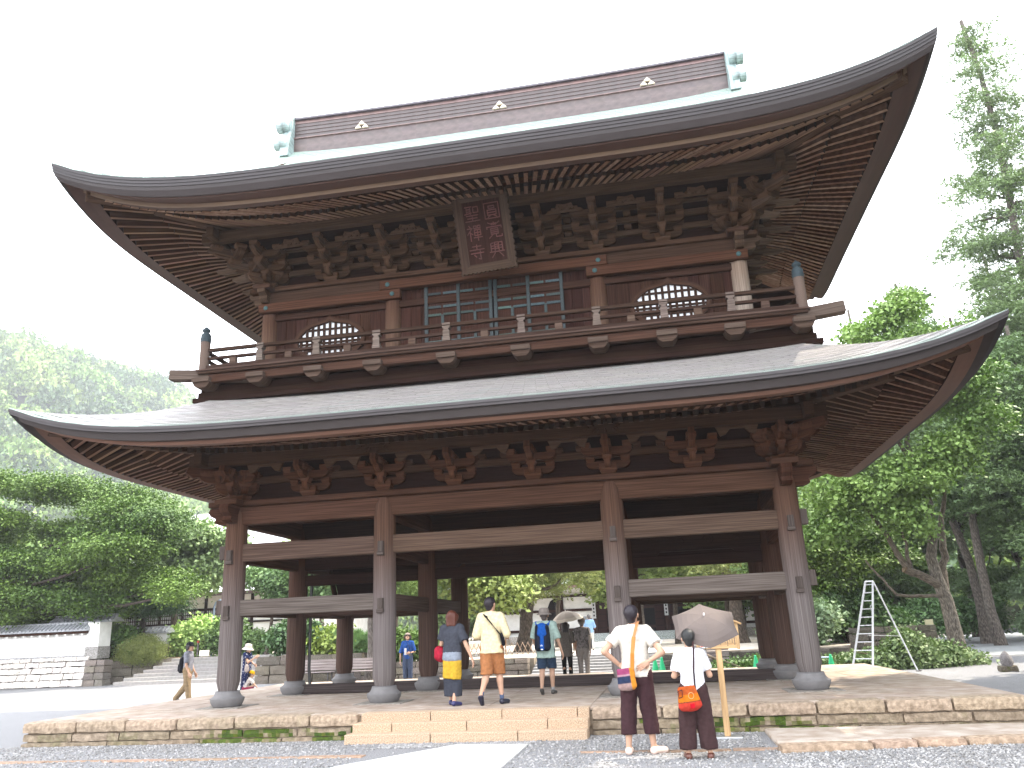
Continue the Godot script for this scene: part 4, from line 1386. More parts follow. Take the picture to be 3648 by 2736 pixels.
	for x in [-5.56, -4.28, -2.96, -1.54, 0.0, 1.53, 2.98, 4.28, 5.56]:
		bm.call("baluster", Vector3(x - 0.08, 6.95, zf - 0.045), Vector3(x + 0.08, 7.09, zf + 0.045), jit(Color(0.22, 0.15, 0.115)))
	for sx in [-1, 1]:
		for z in [-0.8, -2.2, -3.6, -5.0]:
			bm.call("baluster", Vector3((hx - 0.05) * sx, 6.95, z - 0.07), Vector3((hx + 0.05) * sx, 7.27, z + 0.07), Color(0.26, 0.19, 0.15))

# ---------------------------------------------------------------- walls, halls, terraces
const TOP_L := 0.62
const TOP_C := 0.20

func stone_run(parent: Node, a: Vector3, b: Vector3, heights: Array, lens: Vector2, depth: float, batter: float, col: Color, m, amp := 0.03, cjit := 0.2):
	# courses of separate stones from a to b (feet of the wall), facing left of a->b turned to +Z
	var d := (b - a)
	var L := d.length()
	d = d / L
	var nrm := Vector3(-d.z, 0, d.x)
	if nrm.z < 0 and absf(nrm.z) > 0.2: nrm = -nrm
	var y := 0.0
	var k := 0
	for h in heights:
		var x := 0.0
		while x < L - 0.02:
			var l := rng.randf_range(lens.x, lens.y)
			if x + l > L - lens.x * 0.5: l = L - x
			var f := MB.new(k)
			var back: float = depth / 2 + batter * (y + h / 2)
			var p: Vector3 = a + d * (x + l / 2) + Vector3(0, y + h / 2, 0) - nrm * (back + rng.randf_range(-0.02, 0.02))
			var bs := Basis(d, Vector3.UP, d.cross(Vector3.UP))
			if bs.z.dot(nrm) < 0: bs = Basis(-d, Vector3.UP, (-d).cross(Vector3.UP))
			bs = bs * Basis(Vector3.RIGHT, -atan(batter))
			rough_block(f, Vector3(l - 0.011, h - 0.009, depth), Transform3D(bs, p), jit(col, cjit), 0.12, k, amp, 0.16)
			put("stone", f, m, parent)
			x += l
			k += 1
		y += h

# a straight tiled coping: rows of round tiles over a plaster wall
func tile_coping(parent: Node, a: Vector3, b: Vector3, half: float, rise: float, col: Color):
	var d := (b - a)
	var L := d.length()
	d /= L
	var n := Vector3(-d.z, 0, d.x)
	if n.z < 0: n = -n
	var bs := Basis(d, Vector3.UP, n)
	var base := MB.new(4)
	base.prism(PackedVector2Array([Vector2(-half, 0), Vector2(half, 0), Vector2(half, 0.05), Vector2(0.05, rise), Vector2(-0.05, rise), Vector2(-half, 0.05)]), Transform3D(Basis(-bs.z, bs.y, bs.x) if Basis(-bs.z, bs.y, bs.x).determinant() > 0 else Basis(bs.z, bs.y, bs.x), (a + b) / 2), L, col)
	put("coping", base, M.tile, parent)
	var cnt := int(L / 0.21)
	var tm := MB.new(6)
	var sl := Vector3(0, rise, 0) - Vector3(0, 0.05, half)
	for i in 6:
		pass
	tm.tube([Vector3(0, 0.06, half + 0.03), Vector3(0, rise + 0.01, 0.06)], [0.06], 8, col * 1.05)
	var tmesh := tm.mesh(M.tile)
	for i in cnt:
		piece("roof_tile", i, tmesh, parent, Transform3D(bs, a + d * (L * (i + 0.5) / cnt)))
	var rt := MB.new(7)
	rt.bar(a + Vector3(0, rise + 0.03, 0), b + Vector3(0, rise + 0.03, 0), 0.16, 0.14, col, 0.03)
	put("ridge_tile", rt, M.tile, parent)
	return bs

func build_surroundings():
	# raised ground behind the gate
	var t := MB.new(1)
	t.bb(Vector3(-120, -1.0, -150), Vector3(-8.9, TOP_L, -22.2), Color(0.50, 0.46, 0.41))
	t.bb(Vector3(-13.2, -1.0, -22.2), Vector3(-8.9, TOP_L - 0.004, -16.55), Color(0.36, 0.31, 0.24))
	put("terrace", t, M.dirt, null, "structure")
	t = MB.new(2)
	t.bb(Vector3(-8.9, -1.0, -150), Vector3(12.4, TOP_C, -17.4), Color(0.55, 0.51, 0.46))
	t.bb(Vector3(-8.9, -1.0, -17.4), Vector3(-2.0, TOP_C - 0.005, -16.5), Color(0.36, 0.31, 0.24))
	t.bb(Vector3(2.8, -1.0, -17.4), Vector3(9.3, TOP_C - 0.005, -16.4), Color(0.40, 0.36, 0.30))
	put("terrace", t, M.dirt, null, "structure")
	# pale paved approach on the terrace
	t = MB.new(3)
	t.bb(Vector3(-1.9, TOP_C - 0.1, -46.0), Vector3(2.7, TOP_C + 0.012, -17.5), Color(0.62, 0.61, 0.59))
	put("pavement", t, M.plaster, null, "structure")
	var w := thing("retaining_wall", "long low mossy stone retaining wall behind the left half of the gate", "wall")
	stone_run(w, Vector3(-13.3, GY - 0.05, -16.1), Vector3(-8.8, GY - 0.05, -16.1), [0.36, 0.36, 0.35], Vector2(0.5, 1.1), 0.4, 0.1, Color(0.24, 0.205, 0.165), M.rough_stone)
	stone_run(w, Vector3(-8.8, GY - 0.05, -16.05), Vector3(-2.15, GY - 0.05, -15.9), [0.23, 0.23, 0.22], Vector2(0.5, 0.9), 0.5, 0.04, Color(0.36, 0.31, 0.25), M.rough_stone)
	w = thing("retaining_wall", "dark stone retaining wall right of the far steps, behind the green cones", "wall")
	stone_run(w, Vector3(2.85, GY - 0.05, -15.3), Vector3(9.4, GY - 0.05, -16.1), [0.2, 0.19, 0.22], Vector2(0.45, 0.9), 0.5, 0.05, Color(0.20, 0.175, 0.145), M.rough_stone)
	w = thing("stone_wall", "broken end of a dark rough stone wall beside the leaning tree", "wall")
	stone_run(w, Vector3(9.6, GY - 0.05, -16.9), Vector3(12.45, GY - 0.05, -16.3), [0.27, 0.26, 0.24, 0.26, 0.22], Vector2(0.35, 0.7), 0.5, 0.08, Color(0.19, 0.165, 0.13), M.rough_stone, 0.05)
	# wide flight behind the gate
	var s := thing("terrace_steps", "wide grey stone flight beyond the gate that leads to the far hall", "steps")
	for i in 7:
		var b := MB.new(i)
		b.bb(Vector3(-1.95, GY - 0.1, -17.6), Vector3(2.78, GY + 0.088 * (i + 1), -15.2 - i * 0.33), jit(Color(0.30, 0.285, 0.275), 0.05), 0.012)
		put("step_stone", b, M.asphalt, s)
	s = thing("hall_steps", "worn stone flight at the left leading up past the round bush", "steps")
	for i in 7:
		var b := MB.new(i)
		b.bb(Vector3(-21.6 + i * 0.2, GY - 0.1, -22.4), Vector3(-13.2, GY + 0.146 * (i + 1), -19.0 - i * 0.42), jit(Color(0.30, 0.28, 0.265), 0.06), 0.015)
		put("step_stone", b, M.asphalt, s)
	# left: white plaster wall on a battered base
	w = thing("plaster_wall", "long white plaster wall with grey tile coping on a battered stone base", "wall")
	stone_run(w, Vector3(-33.0, GY - 0.05, -19.1), Vector3(-23.3, GY - 0.05, -19.1), [0.3, 0.29, 0.27, 0.24, 0.2], Vector2(0.4, 0.75), 0.5, 0.28, Color(0.86, 0.80, 0.77), M.stone, 0.045, 0.08)
	var b := MB.new(1)
	b.bb(Vector3(-33.0, 0.85, -19.95), Vector3(-23.62, 2.05, -19.65), Color(0.80, 0.79, 0.77))
	put("plaster", b, M.plaster, w)
	b = MB.new(2)
	b.bb(Vector3(-33.0, 0.80, -19.96), Vector3(-23.60, 0.96, -19.63), Color(0.40, 0.41, 0.43))
	put("plinth", b, M.stone, w)
	b = MB.new(3)
	b.bb(Vector3(-33.0, 1.93, -19.95), Vector3(-23.5, 2.04, -19.38), Color(0.16, 0.075, 0.05), 0.01)
	put("eave_board", b, M.wood, w)
	for i in 22:
		var k := MB.new(i)
		k.bb(Vector3(-33.0 + i * 0.44, 1.86, -19.7), Vector3(-32.93 + i * 0.44, 1.93, -19.36), Color(0.7, 0.68, 0.65), 0.005)
		put("rafter_end", k, M.paint, w)
	tile_coping(w, Vector3(-33.0, 2.05, -19.8), Vector3(-23.45, 2.05, -19.8), 0.5, 0.32, Color(0.50, 0.51, 0.54))
	w = thing("wall_pier", "tall white pier that ends the plaster wall, grey below", "wall")
	stone_run(w, Vector3(-23.3, GY - 0.05, -19.2), Vector3(-22.3, GY - 0.05, -19.2), [0.32, 0.3, 0.3, 0.26], Vector2(0.45, 0.6), 0.6, 0.02, Color(0.33, 0.29, 0.25), M.rough_stone)
	b = MB.new(4)
	b.bb(Vector3(-23.6, 0.78, -20.4), Vector3(-22.92, 1.32, -19.5), Color(0.42, 0.41, 0.40), 0.01)
	put("plinth", b, M.stone, w)
	b = MB.new(5)
	b.bb(Vector3(-23.58, 1.32, -20.38), Vector3(-22.94, 2.42, -19.52), Color(0.82, 0.81, 0.79), 0.01)
	put("plaster", b, M.plaster, w)
	w = thing("gate_wall", "short white wall with a stepped tile roof behind the end pier", "wall")
	b = MB.new(6)
	b.bb(Vector3(-26.0, 0.6, -20.9), Vector3(-23.6, 2.45, -20.6), Color(0.80, 0.79, 0.77))
	put("plaster", b, M.plaster, w)
	tile_coping(w, Vector3(-26.3, 2.45, -20.75), Vector3(-22.9, 2.45, -20.75), 0.45, 0.28, Color(0.48, 0.49, 0.52))
	w = thing("white_wall", "small white garden wall with tile coping right of the dark pine", "wall")
	b = MB.new(7)
	b.bb(Vector3(-23.4, TOP_L, -23.3), Vector3(-21.7, 1.85, -23.0), Color(0.82, 0.81, 0.79))
	put("plaster", b, M.plaster, w)
	tile_coping(w, Vector3(-23.5, 1.85, -23.15), Vector3(-21.55, 1.85, -23.15), 0.38, 0.24, Color(0.52, 0.53, 0.56))
	# planter wall below the round bush
	w = thing("planter_wall", "tan stone block planter wall under the round clipped bush", "wall")
	stone_run(w, Vector3(-22.95, GY - 0.05, -20.6), Vector3(-20.6, GY - 0.05, -21.9), [0.38, 0.36, 0.34], Vector2(0.55, 0.95), 0.5, 0.03, Color(0.36, 0.32, 0.27), M.rough_stone, 0.03, 0.1)
	b = MB.new(8)
	b.prism(PackedVector2Array([Vector2(-23.6, 21.1), Vector2(-22.9, 21.1), Vector2(-20.6, 22.35), Vector2(-20.5, 24), Vector2(-23.6, 24)]), Transform3D(Basis(Vector3.RIGHT, Vector3.FORWARD, Vector3.UP), Vector3(0, 0.3, 0)), 0.75, Color(0.2, 0.17, 0.12))
	put("soil", b, M.dirt, w)
	# picket fences
	for q in [[Vector3(-23.5, 0.72, -20.75), Vector3(-22.75, 0.72, -21.0), 9, "dark slatted gate between the white pier and the bush", Color(0.12, 0.08, 0.06)], [Vector3(-22.2, TOP_L, -22.85), Vector3(-21.45, TOP_L, -22.85), 10, "pale bamboo picket fence right of the round bush", Color(0.55, 0.49, 0.42)]]:
		var f := thing("picket_fence", q[3], "fence")
		for i in q[2]:
			var p: Vector3 = q[0].lerp(q[1], float(i) / (q[2] - 1))
			var m := MB.new(i)
			m.bb(p + Vector3(-0.022, 0, -0.02), p + Vector3(0.022, 0.68, 0.02), q[4], 0.004)
			put("picket", m, M.wood, f)
		for y in [0.15, 0.55]:
			var m := MB.new(int(y * 9))
			m.bar(q[0] + Vector3(-0.05, y, -0.03), q[1] + Vector3(0.05, y, -0.03), 0.03, 0.05, q[4])
			put("rail", m, M.wood, f)
	left_hall()
	main_hall()
	hill()
	var fv := FogVolume.new()
	fv.name = "haze"
	fv.shape = RenderingServer.FOG_VOLUME_SHAPE_BOX
	fv.size = Vector3(420, 140, 190)
	fv.position = Vector3(-60, 60, -152)
	var fm := FogMaterial.new()
	fm.density = 0.0013
	fm.albedo = Color(0.95, 0.97, 1.0)
	fv.material = fm
	add_child(fv)

func left_hall():
	var H := thing("temple_hall", "white-walled temple hall with dark posts and huge pale grey roof at the left", "building")
	var z := -36.0
	var b := MB.new(1)
	b.bb(Vector3(-42, TOP_L, -50), Vector3(-20.0, 4.5, z), Color(0.82, 0.81, 0.80))
	put("wall", b, M.plaster, H)
	var dk := Color(0.085, 0.05, 0.04)
	for i in 11:
		var x := -40.75 + i * 1.68
		b = MB.new(i)
		b.bb(Vector3(x - 0.1, TOP_L, z - 0.05), Vector3(x + 0.1, 4.45, z + 0.08), dk, 0.01)
		put("post", b, M.wood, H)
		if i < 10:
			# latticed window
			b = MB.new(i)
			b.bb(Vector3(x + 0.1, 2.62, z), Vector3(x + 1.58, 3.42, z + 0.03), Color(0.55, 0.56, 0.57))
			var win := put("window", b, M.cloth, H)
			for k in 9:
				b = MB.new(k)
				b.bb(Vector3(x + 0.2 + k * 0.16, 2.64, z + 0.025), Vector3(x + 0.235 + k * 0.16, 3.40, z + 0.06), dk)
				put("lattice_bar", b, M.wood, win)
			for y in [2.62, 2.88, 3.14, 3.4]:
				b = MB.new(int(y * 9))
				b.bb(Vector3(x + 0.1, y - 0.03, z + 0.03), Vector3(x + 1.58, y + 0.03, z + 0.07), dk)
				put("lattice_bar", b, M.wood, win)
	for y in [2.55, 3.47, 4.4]:
		b = MB.new(int(y * 9))
		b.bb(Vector3(-42, y - 0.06, z - 0.02), Vector3(-20, y + 0.06, z + 0.09), dk, 0.01)
		put("rail", b, M.wood, H)
	b = MB.new(40)
	for i in 9:
		b.bb(Vector3(-28.6 + i * 0.14, 1.4, z), Vector3(-28.55 + i * 0.14, 2.3, z + 0.05), dk)
	put("lattice", b, M.wood, H, "stuff")
	# thatch-like big curved roof
	var r := MB.new(60)
	var n := 12
	var pf := func(v: float) -> Vector2: return Vector2(1.3 - v * 9.5, 4.5 + 6.8 * (0.45 * v + 0.55 * v * v))
	for i in n:
		var A: Vector2 = pf.call(float(i) / n)
		var B: Vector2 = pf.call(float(i + 1) / n)
		var ia: float = maxf(0.0, float(i) / n) * 6.0
		var ib: float = float(i + 1) / n * 6.0
		r.fq(Vector3(-44 + ia, A.y, z + A.x), Vector3(-18 - ia, A.y, z + A.x), Vector3(-18 - ib, B.y, z + B.x), Vector3(-44 + ib, B.y, z + B.x), Vector3(0, 1, 0.6), Color(0.72, 0.70, 0.71))
		for sx in [-1, 1]:
			var xa: float = -31 + sx * (13 - ia)
			var xb: float = -31 + sx * (13 - ib)
			r.fq(Vector3(xa, A.y, z + A.x), Vector3(xb, B.y, z + B.x), Vector3(xb, B.y, z - 13 - (B.x)), Vector3(xa, A.y, z - 13 - A.x), Vector3(sx, 1, 0), Color(0.64, 0.62, 0.63))
	r.bb(Vector3(-44, 4.3, z + 1.0), Vector3(-18, 4.49, z + 1.3), dk)
	r.fq(Vector3(-44, 4.4, z + 1.25), Vector3(-18, 4.4, z + 1.25), Vector3(-18, 4.5, z - 0.1), Vector3(-44, 4.5, z - 0.1), Vector3.DOWN, dk)
	put("roof", r, M.tile, H)

func main_hall():
	var H := thing("main_hall", "far temple hall with dark doors and white plaster walls behind the trees", "building")
	var z := -50.0
	var b := MB.new(1)
	b.bb(Vector3(-10.5, TOP_C, z - 12), Vector3(11.5, 4.6, z), Color(0.80, 0.79, 0.78))
	put("wall", b, M.plaster, H)
	b = MB.new(2)
	b.bb(Vector3(-11.5, TOP_C, z), Vector3(12.5, 0.78, z + 1.6), Color(0.50, 0.47, 0.44), 0.02)
	put("podium", b, M.stone, H)
	for i in 4:
		b = MB.new(i)
		b.bb(Vector3(-3.4, TOP_C - 0.1, z + 1.5), Vector3(4.6, TOP_C + 0.15 * (4 - i), z + 1.9 + i * 0.45), jit(Color(0.47, 0.52, 0.52), 0.04), 0.02)
		put("step", b, M.stone, H)
	var rd := Color(0.16, 0.075, 0.06)
	for x in [-10.4, -7.6, -5.0, -2.3, 0.4, 3.2, 5.6, 8.2, 11.2]:
		b = MB.new(int(x * 3))
		b.lathe(PackedVector2Array([Vector2(0.2, 0.78), Vector2(0.2, 4.5)]), 10, Transform3D(), [rd])
		put("post", b, M.wood, H).position = Vector3(x, 0, z + 0.1)
	for y in [1.15, 2.6, 3.7]:
		b = MB.new(int(y * 5))
		b.bb(Vector3(-10.6, y - 0.1, z), Vector3(11.4, y + 0.1, z + 0.16), rd, 0.01)
		put("rail", b, M.wood, H)
	for x in [-2.2, 0.5, 3.25]:
		# dark open doors, black frames and red-brown leaves
		b = MB.new(int(x * 7))
		b.bb(Vector3(x, 0.79, z + 0.02), Vector3(x + 2.5, 3.6, z + 0.10), Color(0.022, 0.018, 0.02))
		var d := put("door", b, M.wood, H)
		for q in [[0.05, 0.75], [1.75, 2.45]]:
			b = MB.new(3)
			b.bb(Vector3(x + q[0], 0.8, z + 0.1), Vector3(x + q[1], 3.4, z + 0.18), Color(0.12, 0.05, 0.045), 0.02)
			var l := put("door_leaf", b, M.wood, H)
			for k in 5:
				b = MB.new(k)
				b.bb(Vector3(x + q[0] + 0.05, 1.15 + k * 0.5, z + 0.17), Vector3(x + q[1] - 0.05, 1.22 + k * 0.5, z + 0.22), Color(0.06, 0.03, 0.03))
				put("rail", b, M.wood, l)
	for x in [-5.45, 6.9]:
		b = MB.new(int(x))
		b.prism(PackedVector2Array([Vector2(-0.7, 1.3), Vector2(0.7, 1.3), Vector2(0.62, 2.4), Vector2(0.4, 2.9), Vector2(0, 3.15), Vector2(-0.4, 2.9), Vector2(-0.62, 2.4)]), Transform3D(Basis(), Vector3(x, 0.45, z + 0.05)), 0.12, Color(0.05, 0.04, 0.04))
		put("bell_window", b, M.wood, H)
	# white notice banners beside the doors
	for x in [-2.55, 3.0, 8.9]:
		b = MB.new(int(x * 3))
		b.bb(Vector3(x, 1.9, z + 0.32), Vector3(x + 0.28, 3.1, z + 0.34), Color(0.8, 0.8, 0.8))
		for k in 4: b.bb(Vector3(x + 0.08, 2.05 + k * 0.26, z + 0.341), Vector3(x + 0.2, 2.2 + k * 0.26, z + 0.345), Color(0.03, 0.03, 0.03))
		put("banner", b, M.cloth, H, "", "white hanging strip with dark brush marks")
	var r := MB.new(9)
	for i in 10:
		var v0 := i / 10.0
		var v1 := (i + 1) / 10.0
		r.fq(Vector3(-13.5 + v0 * 5, 4.5 + 6 * (0.4 * v0 + 0.6 * v0 * v0), z + 3.2 - v0 * 9), Vector3(14.5 - v0 * 5, 4.5 + 6 * (0.4 * v0 + 0.6 * v0 * v0), z + 3.2 - v0 * 9), Vector3(14.5 - v1 * 5, 4.5 + 6 * (0.4 * v1 + 0.6 * v1 * v1), z + 3.2 - v1 * 9), Vector3(-13.5 + v1 * 5, 4.5 + 6 * (0.4 * v1 + 0.6 * v1 * v1), z + 3.2 - v1 * 9), Vector3(0, 1, 0.6), Color(0.30, 0.36, 0.34))
	r.bb(Vector3(-13.5, 4.15, z + 2.9), Vector3(14.5, 4.48, z + 3.2), rd)
	r.fq(Vector3(-13.5, 4.3, z + 3.1), Vector3(14.5, 4.3, z + 3.1), Vector3(14.5, 4.6, z - 0.1), Vector3(-13.5, 4.6, z - 0.1), Vector3.DOWN, rd)
	put("roof", r, M.copper, H)

func hill_y(x: float, z: float) -> float:
	var q := smoothstep(-35.0, -165.0, x + 0.22 * (z + 140.0)) * 68.0
	q *= smoothstep(-48.0, -150.0, z)
	q += 5.0 * smoothstep(-60.0, -180.0, z)
	# ground at the right climbs into the wood as well
	q += smoothstep(22.0, 90.0, x) * smoothstep(-20.0, -70.0, z) * 34.0
	return GY - 0.3 + q + 2.0 * nz(x * 0.03, z * 0.03) * smoothstep(0.0, 8.0, q)

func hill():
	var m := MB.new(1)
	var st := 9.0
	for i in 46:
		for k in 26:
			var x0 := -250.0 + i * st
			var z0 := -52.0 - k * st
			m.fq(Vector3(x0, hill_y(x0, z0), z0), Vector3(x0 + st, hill_y(x0 + st, z0), z0), Vector3(x0 + st, hill_y(x0 + st, z0 - st), z0 - st), Vector3(x0, hill_y(x0, z0 - st), z0 - st), Vector3.UP, Color(0.06, 0.075, 0.03))
	put("hillside", m, M.dirt, null, "structure")
	# the wood that covers it
	for v in 2:
		var crown := MB.new(20 + v)
		for i in 520:
			var p := Vector3(crown.rng.randfn(), crown.rng.randfn(), crown.rng.randfn()).normalized()
			p.y = absf(p.y) * (1.0 if v == 0 else 1.3) - 0.25
			p *= 1.0 + 0.28 * nz(p.x * 2.2, p.y * 2.2, p.z * 2.2 + v * 9)
			leaf(crown, p, crown.rng.randf_range(0.14, 0.24), 0.7, crown.rng, Color(1, 1, 1).darkened(crown.rng.randf() * 0.35))
		var mm := MultiMesh.new()
		mm.transform_format = MultiMesh.TRANSFORM_3D
		mm.use_colors = true
		mm.mesh = crown.mesh(M.leaf)
		var sp := []
		for i in 2600:
			var x := rng.randf_range(-210.0, 30.0)
			var z := rng.randf_range(-185.0, -56.0)
			if rng.randf() < 0.12:
				x = rng.randf_range(20, 95)
			var y := hill_y(x, z)
			if y < 0.6 and x > -40: continue
			sp.append(Vector3(x, y, z))
		mm.instance_count = sp.size()
		for i in sp.size():
			var k := rng.randf_range(2.4, 5.2)
			mm.set_instance_transform(i, Transform3D(Basis(Vector3.UP, rng.randf() * TAU).scaled(Vector3(k, k * rng.randf_range(0.8, 1.4), k)), sp[i] + Vector3(0, k * 0.5, 0)))
			var c := Color(0.13, 0.225, 0.05).lerp(Color(0.26, 0.345, 0.09), rng.randf())
			if rng.randf() < 0.25: c = Color(0.075, 0.125, 0.05)
			mm.set_instance_color(i, jit(c, 0.25))
		var mi := MultiMeshInstance3D.new()
		mi.multimesh = mm
		mi.name = numbered("woodland")
		add_child(mi)
		tag(mi, "dense mixed wood covering the hazy hillside" if v == 0 else "taller trees scattered through the hazy hillside wood", "woodland", "", "stuff")

# ---------------------------------------------------------------- plants
func leaf(mb: MB, at: Vector3, l: float, w: float, r: RandomNumberGenerator, col: Color, flat := 0.0):
	var d := Vector3(r.randfn(), r.randfn() * (1.0 - flat * 0.8), r.randfn()).normalized()
	var s := d.cross(Vector3(r.randfn(), r.randfn(), r.randfn()) if flat < 0.5 else Vector3.UP + Vector3(r.randfn(), r.randfn(), r.randfn()) * 0.4).normalized() * l * w * 0.5
	var n := d.cross(s).normalized()
	var k := n * l * 0.08
	mb.tri(at - d * l * 0.5, at + s + k, at + d * l * 0.5, n, Vector2.ZERO, Vector2.ONE, Vector2.ONE, col)
	mb.tri(at - d * l * 0.5, at + d * l * 0.5, at - s + k, n, Vector2.ZERO, Vector2.ONE, Vector2.ONE, col)

var clusters := {}
func cluster(kind: String) -> Mesh:
	if clusters.has(kind): return clusters[kind]
	var m := MB.new(kind.hash())
	var r := m.rng
	var n := 16
	match kind:
		"maple":
			for i in 22: leaf(m, Vector3(r.randfn() * 0.30, r.randfn() * 0.06, r.randfn() * 0.30), r.randf_range(0.10, 0.16), 0.8, r, Color(1, 1, 1).darkened(r.randf() * 0.3), 0.7)
		"broad":
			for i in 18: leaf(m, Vector3(r.randfn(), r.randfn() * 0.7, r.randfn()) * 0.30, r.randf_range(0.17, 0.28), 0.75, r, Color(1, 1, 1).darkened(r.randf() * 0.3), 0.3)
		"fine":
			for i in 24: leaf(m, Vector3(r.randfn(), r.randfn() * 0.7, r.randfn()) * 0.28, r.randf_range(0.09, 0.15), 0.5, r, Color(1, 1, 1).darkened(r.randf() * 0.3), 0.2)
		"conifer":
			# a drooping spray of narrow scales
			for i in 30:
				var t := r.randf()
				leaf(m, Vector3(r.randfn() * 0.10, -t * t * 0.18 + r.randfn() * 0.05, t * 0.8 - 0.2), r.randf_range(0.12, 0.2), 0.32, r, Color(1, 1, 1).darkened(r.randf() * 0.35), 0.3)
		"needle":
			for i in 34:
				var d := Vector3(r.randfn(), absf(r.randfn()) + 0.2, r.randfn()).normalized()
				var s := d.cross(Vector3(r.randfn(), r.randfn(), r.randfn())).normalized() * 0.012
				m.tri(s, -s, d * r.randf_range(0.16, 0.26), s.cross(d).normalized(), Vector2.ZERO, Vector2.ONE, Vector2.ONE, Color(1, 1, 1).darkened(r.randf() * 0.3))
	clusters[kind] = m.mesh(M.leaf)
	return clusters[kind]

# leaves through a set of blobs [centre, radii]; sparse noise leaves gaps
func crown(parent: Node, called: String, kind: String, blobs: Array, count: int, col: Color, col2: Color, sc := Vector2(0.8, 1.4), gap := 0.0, sd := 1):
	var r := RandomNumberGenerator.new()
	r.seed = sd
	var wsum := 0.0
	for b in blobs: wsum += pow(b[1].x * b[1].y * b[1].z, 0.67)
	var xf := []
	var cl := []
	for b in blobs:
		var n := int(count * pow(b[1].x * b[1].y * b[1].z, 0.67) / wsum)
		var tint := r.randf()
		for i in n:
			var d := Vector3(r.randfn(), r.randfn(), r.randfn()).normalized()
			var q: Vector3 = d * pow(r.randf(), 0.2 if kind == "fine" else 0.42)
			q *= 1.0 + 0.35 * nz(d.x * 2.0 + b[0].x, d.y * 2.0 + b[0].y, d.z * 2.0)
			var p: Vector3 = b[0] + q * b[1]
			if nz(p.x * 0.9, p.y * 1.3, p.z * 0.9) < gap - 0.25: continue
			var k := r.randf_range(sc.x, sc.y)
			var yaw := atan2(q.x, q.z) + r.randfn() * 0.6 if kind == "conifer" else r.randf() * TAU
			xf.append(Transform3D(Basis.from_euler(Vector3(r.randfn() * 0.3, yaw, r.randfn() * 0.3)).scaled(Vector3.ONE * k), p))
			cl.append(col.lerp(col2, clampf(tint * 0.6 + r.randf() * 0.5 - 0.05, 0, 1)))
	var mm := MultiMesh.new()
	mm.transform_format = MultiMesh.TRANSFORM_3D
	mm.use_colors = true
	mm.mesh = cluster(kind)
	var up := 1.0 if kind == "maple" else 1.28
	mm.instance_count = xf.size()
	for i in xf.size():
		mm.set_instance_transform(i, xf[i])
		mm.set_instance_color(i, cl[i] * up)
	var mi := MultiMeshInstance3D.new()
	mi.multimesh = mm
	mi.name = called
	parent.add_child(mi, true)
	mi.set_meta("kind", "stuff")
	return mi

func bend(a: Vector3, b: Vector3, n: int, wob: float, sd: int, sag := 0.0) -> Array:
	var p := []
	for i in n + 1:
		var t := float(i) / n
		var q := a.lerp(b, t)
		var e := sin(t * PI)
		q += Vector3(nz(t * 2.1 + sd, 0.3, 1), nz(t * 2.1 + sd, 5.3, 2) * 0.6, nz(t * 2.1 + sd, 9.3, 3)) * wob * e * a.distance_to(b)
		q.y += sag * e
		p.append(q)
	return p

func taper(a: float, b: float, n: int) -> Array:
	var r := []
	for i in n + 1: r.append(lerpf(a, b, float(i) / n))
	return r

func limb(T: Node, called: String, a: Vector3, b: Vector3, ra: float, rb: float, col: Color, sd: int, wob := 0.18, sag := 0.0):
	var m := MB.new(sd)
	m.tube(bend(a, b, 7, wob, sd, sag), taper(ra, rb, 7), 9, col)
	put(called, m, M.bark, T)

# a whole tree at its foot: trunk, limbs to the blobs, leaves
func tree(called: String, label: String, at: Vector3, h: float, tr: float, lean: Vector3, blobs: Array, kind: String, count: int, col: Color, col2: Color, bark: Color, sc := Vector2(0.8, 1.4), gap := 0.0, group := "trees around the gate"):
	var T := thing(called, label, "tree", at, 0.0, group)
	var sd := int(absf(at.x * 17 + at.z * 5)) + 3
	var m := MB.new(sd)
	var pts := bend(Vector3(0, -0.3, 0), Vector3(lean.x, h, lean.z), 9, 0.05, sd)
	var rad := taper(tr, tr * 0.35, 9)
	rad[0] *= 1.35
	m.tube(pts, rad, 12, bark)
	put("trunk", m, M.bark, T)
	var k := 0
	for b in blobs:
		if k >= (44 if kind == "conifer" and h > 12.0 else 9): break
		var f := clampf((b[0].y - b[1].y * 0.8) / h, 0.35, 0.97)
		var i := int(f * 9)
		limb(T, "limb", pts[i].lerp(pts[mini(i + 1, 9)], f * 9 - i), b[0], rad[i] * (0.4 if kind == "conifer" else 0.55), 0.03, bark, sd + k)
		k += 1
	crown(T, "crown", kind, blobs, count, col, col2, sc, gap, sd)
	return T

func ball_blobs(n: int, c: Vector3, R: Vector3, rr: Vector2, sd: int, flat := 0.7) -> Array:
	var r := RandomNumberGenerator.new()
	r.seed = sd
	var o := []
	for i in n:
		var d := Vector3(r.randfn(), r.randfn(), r.randfn()).normalized() * pow(r.randf(), 0.4)
		var q := r.randf_range(rr.x, rr.y)
		o.append([c + d * R, Vector3(q, q * flat, q)])
	return o

# tiers of boughs round a straight trunk, open between them
func tier_blobs(n: int, y0: float, y1: float, r0: float, sd: int, lean := Vector3.ZERO) -> Array:
	var r := RandomNumberGenerator.new()
	r.seed = sd
	var o := []
	for i in n:
		var t := (i + r.randf() * 0.6) / n
		var L := r0 * (1.0 - pow(t, 1.6) * 0.82) * r.randf_range(0.7, 1.2)
		var m := 4 if t < 0.75 else 3
		var a0 := r.randf() * TAU
		for k in m:
			var a := a0 + TAU * k / m + r.randfn() * 0.25
			var f := r.randf_range(0.45, 0.78)
			var d := Vector3(cos(a), 0, sin(a))
			o.append([lean * t + d * L * f + Vector3(0, lerpf(y0, y1, t) - L * 0.18 * r.randf(), 0), Vector3(L * 0.30 + 0.28, 0.34 + 0.2 * r.randf(), L * 0.30 + 0.28)])
	return o

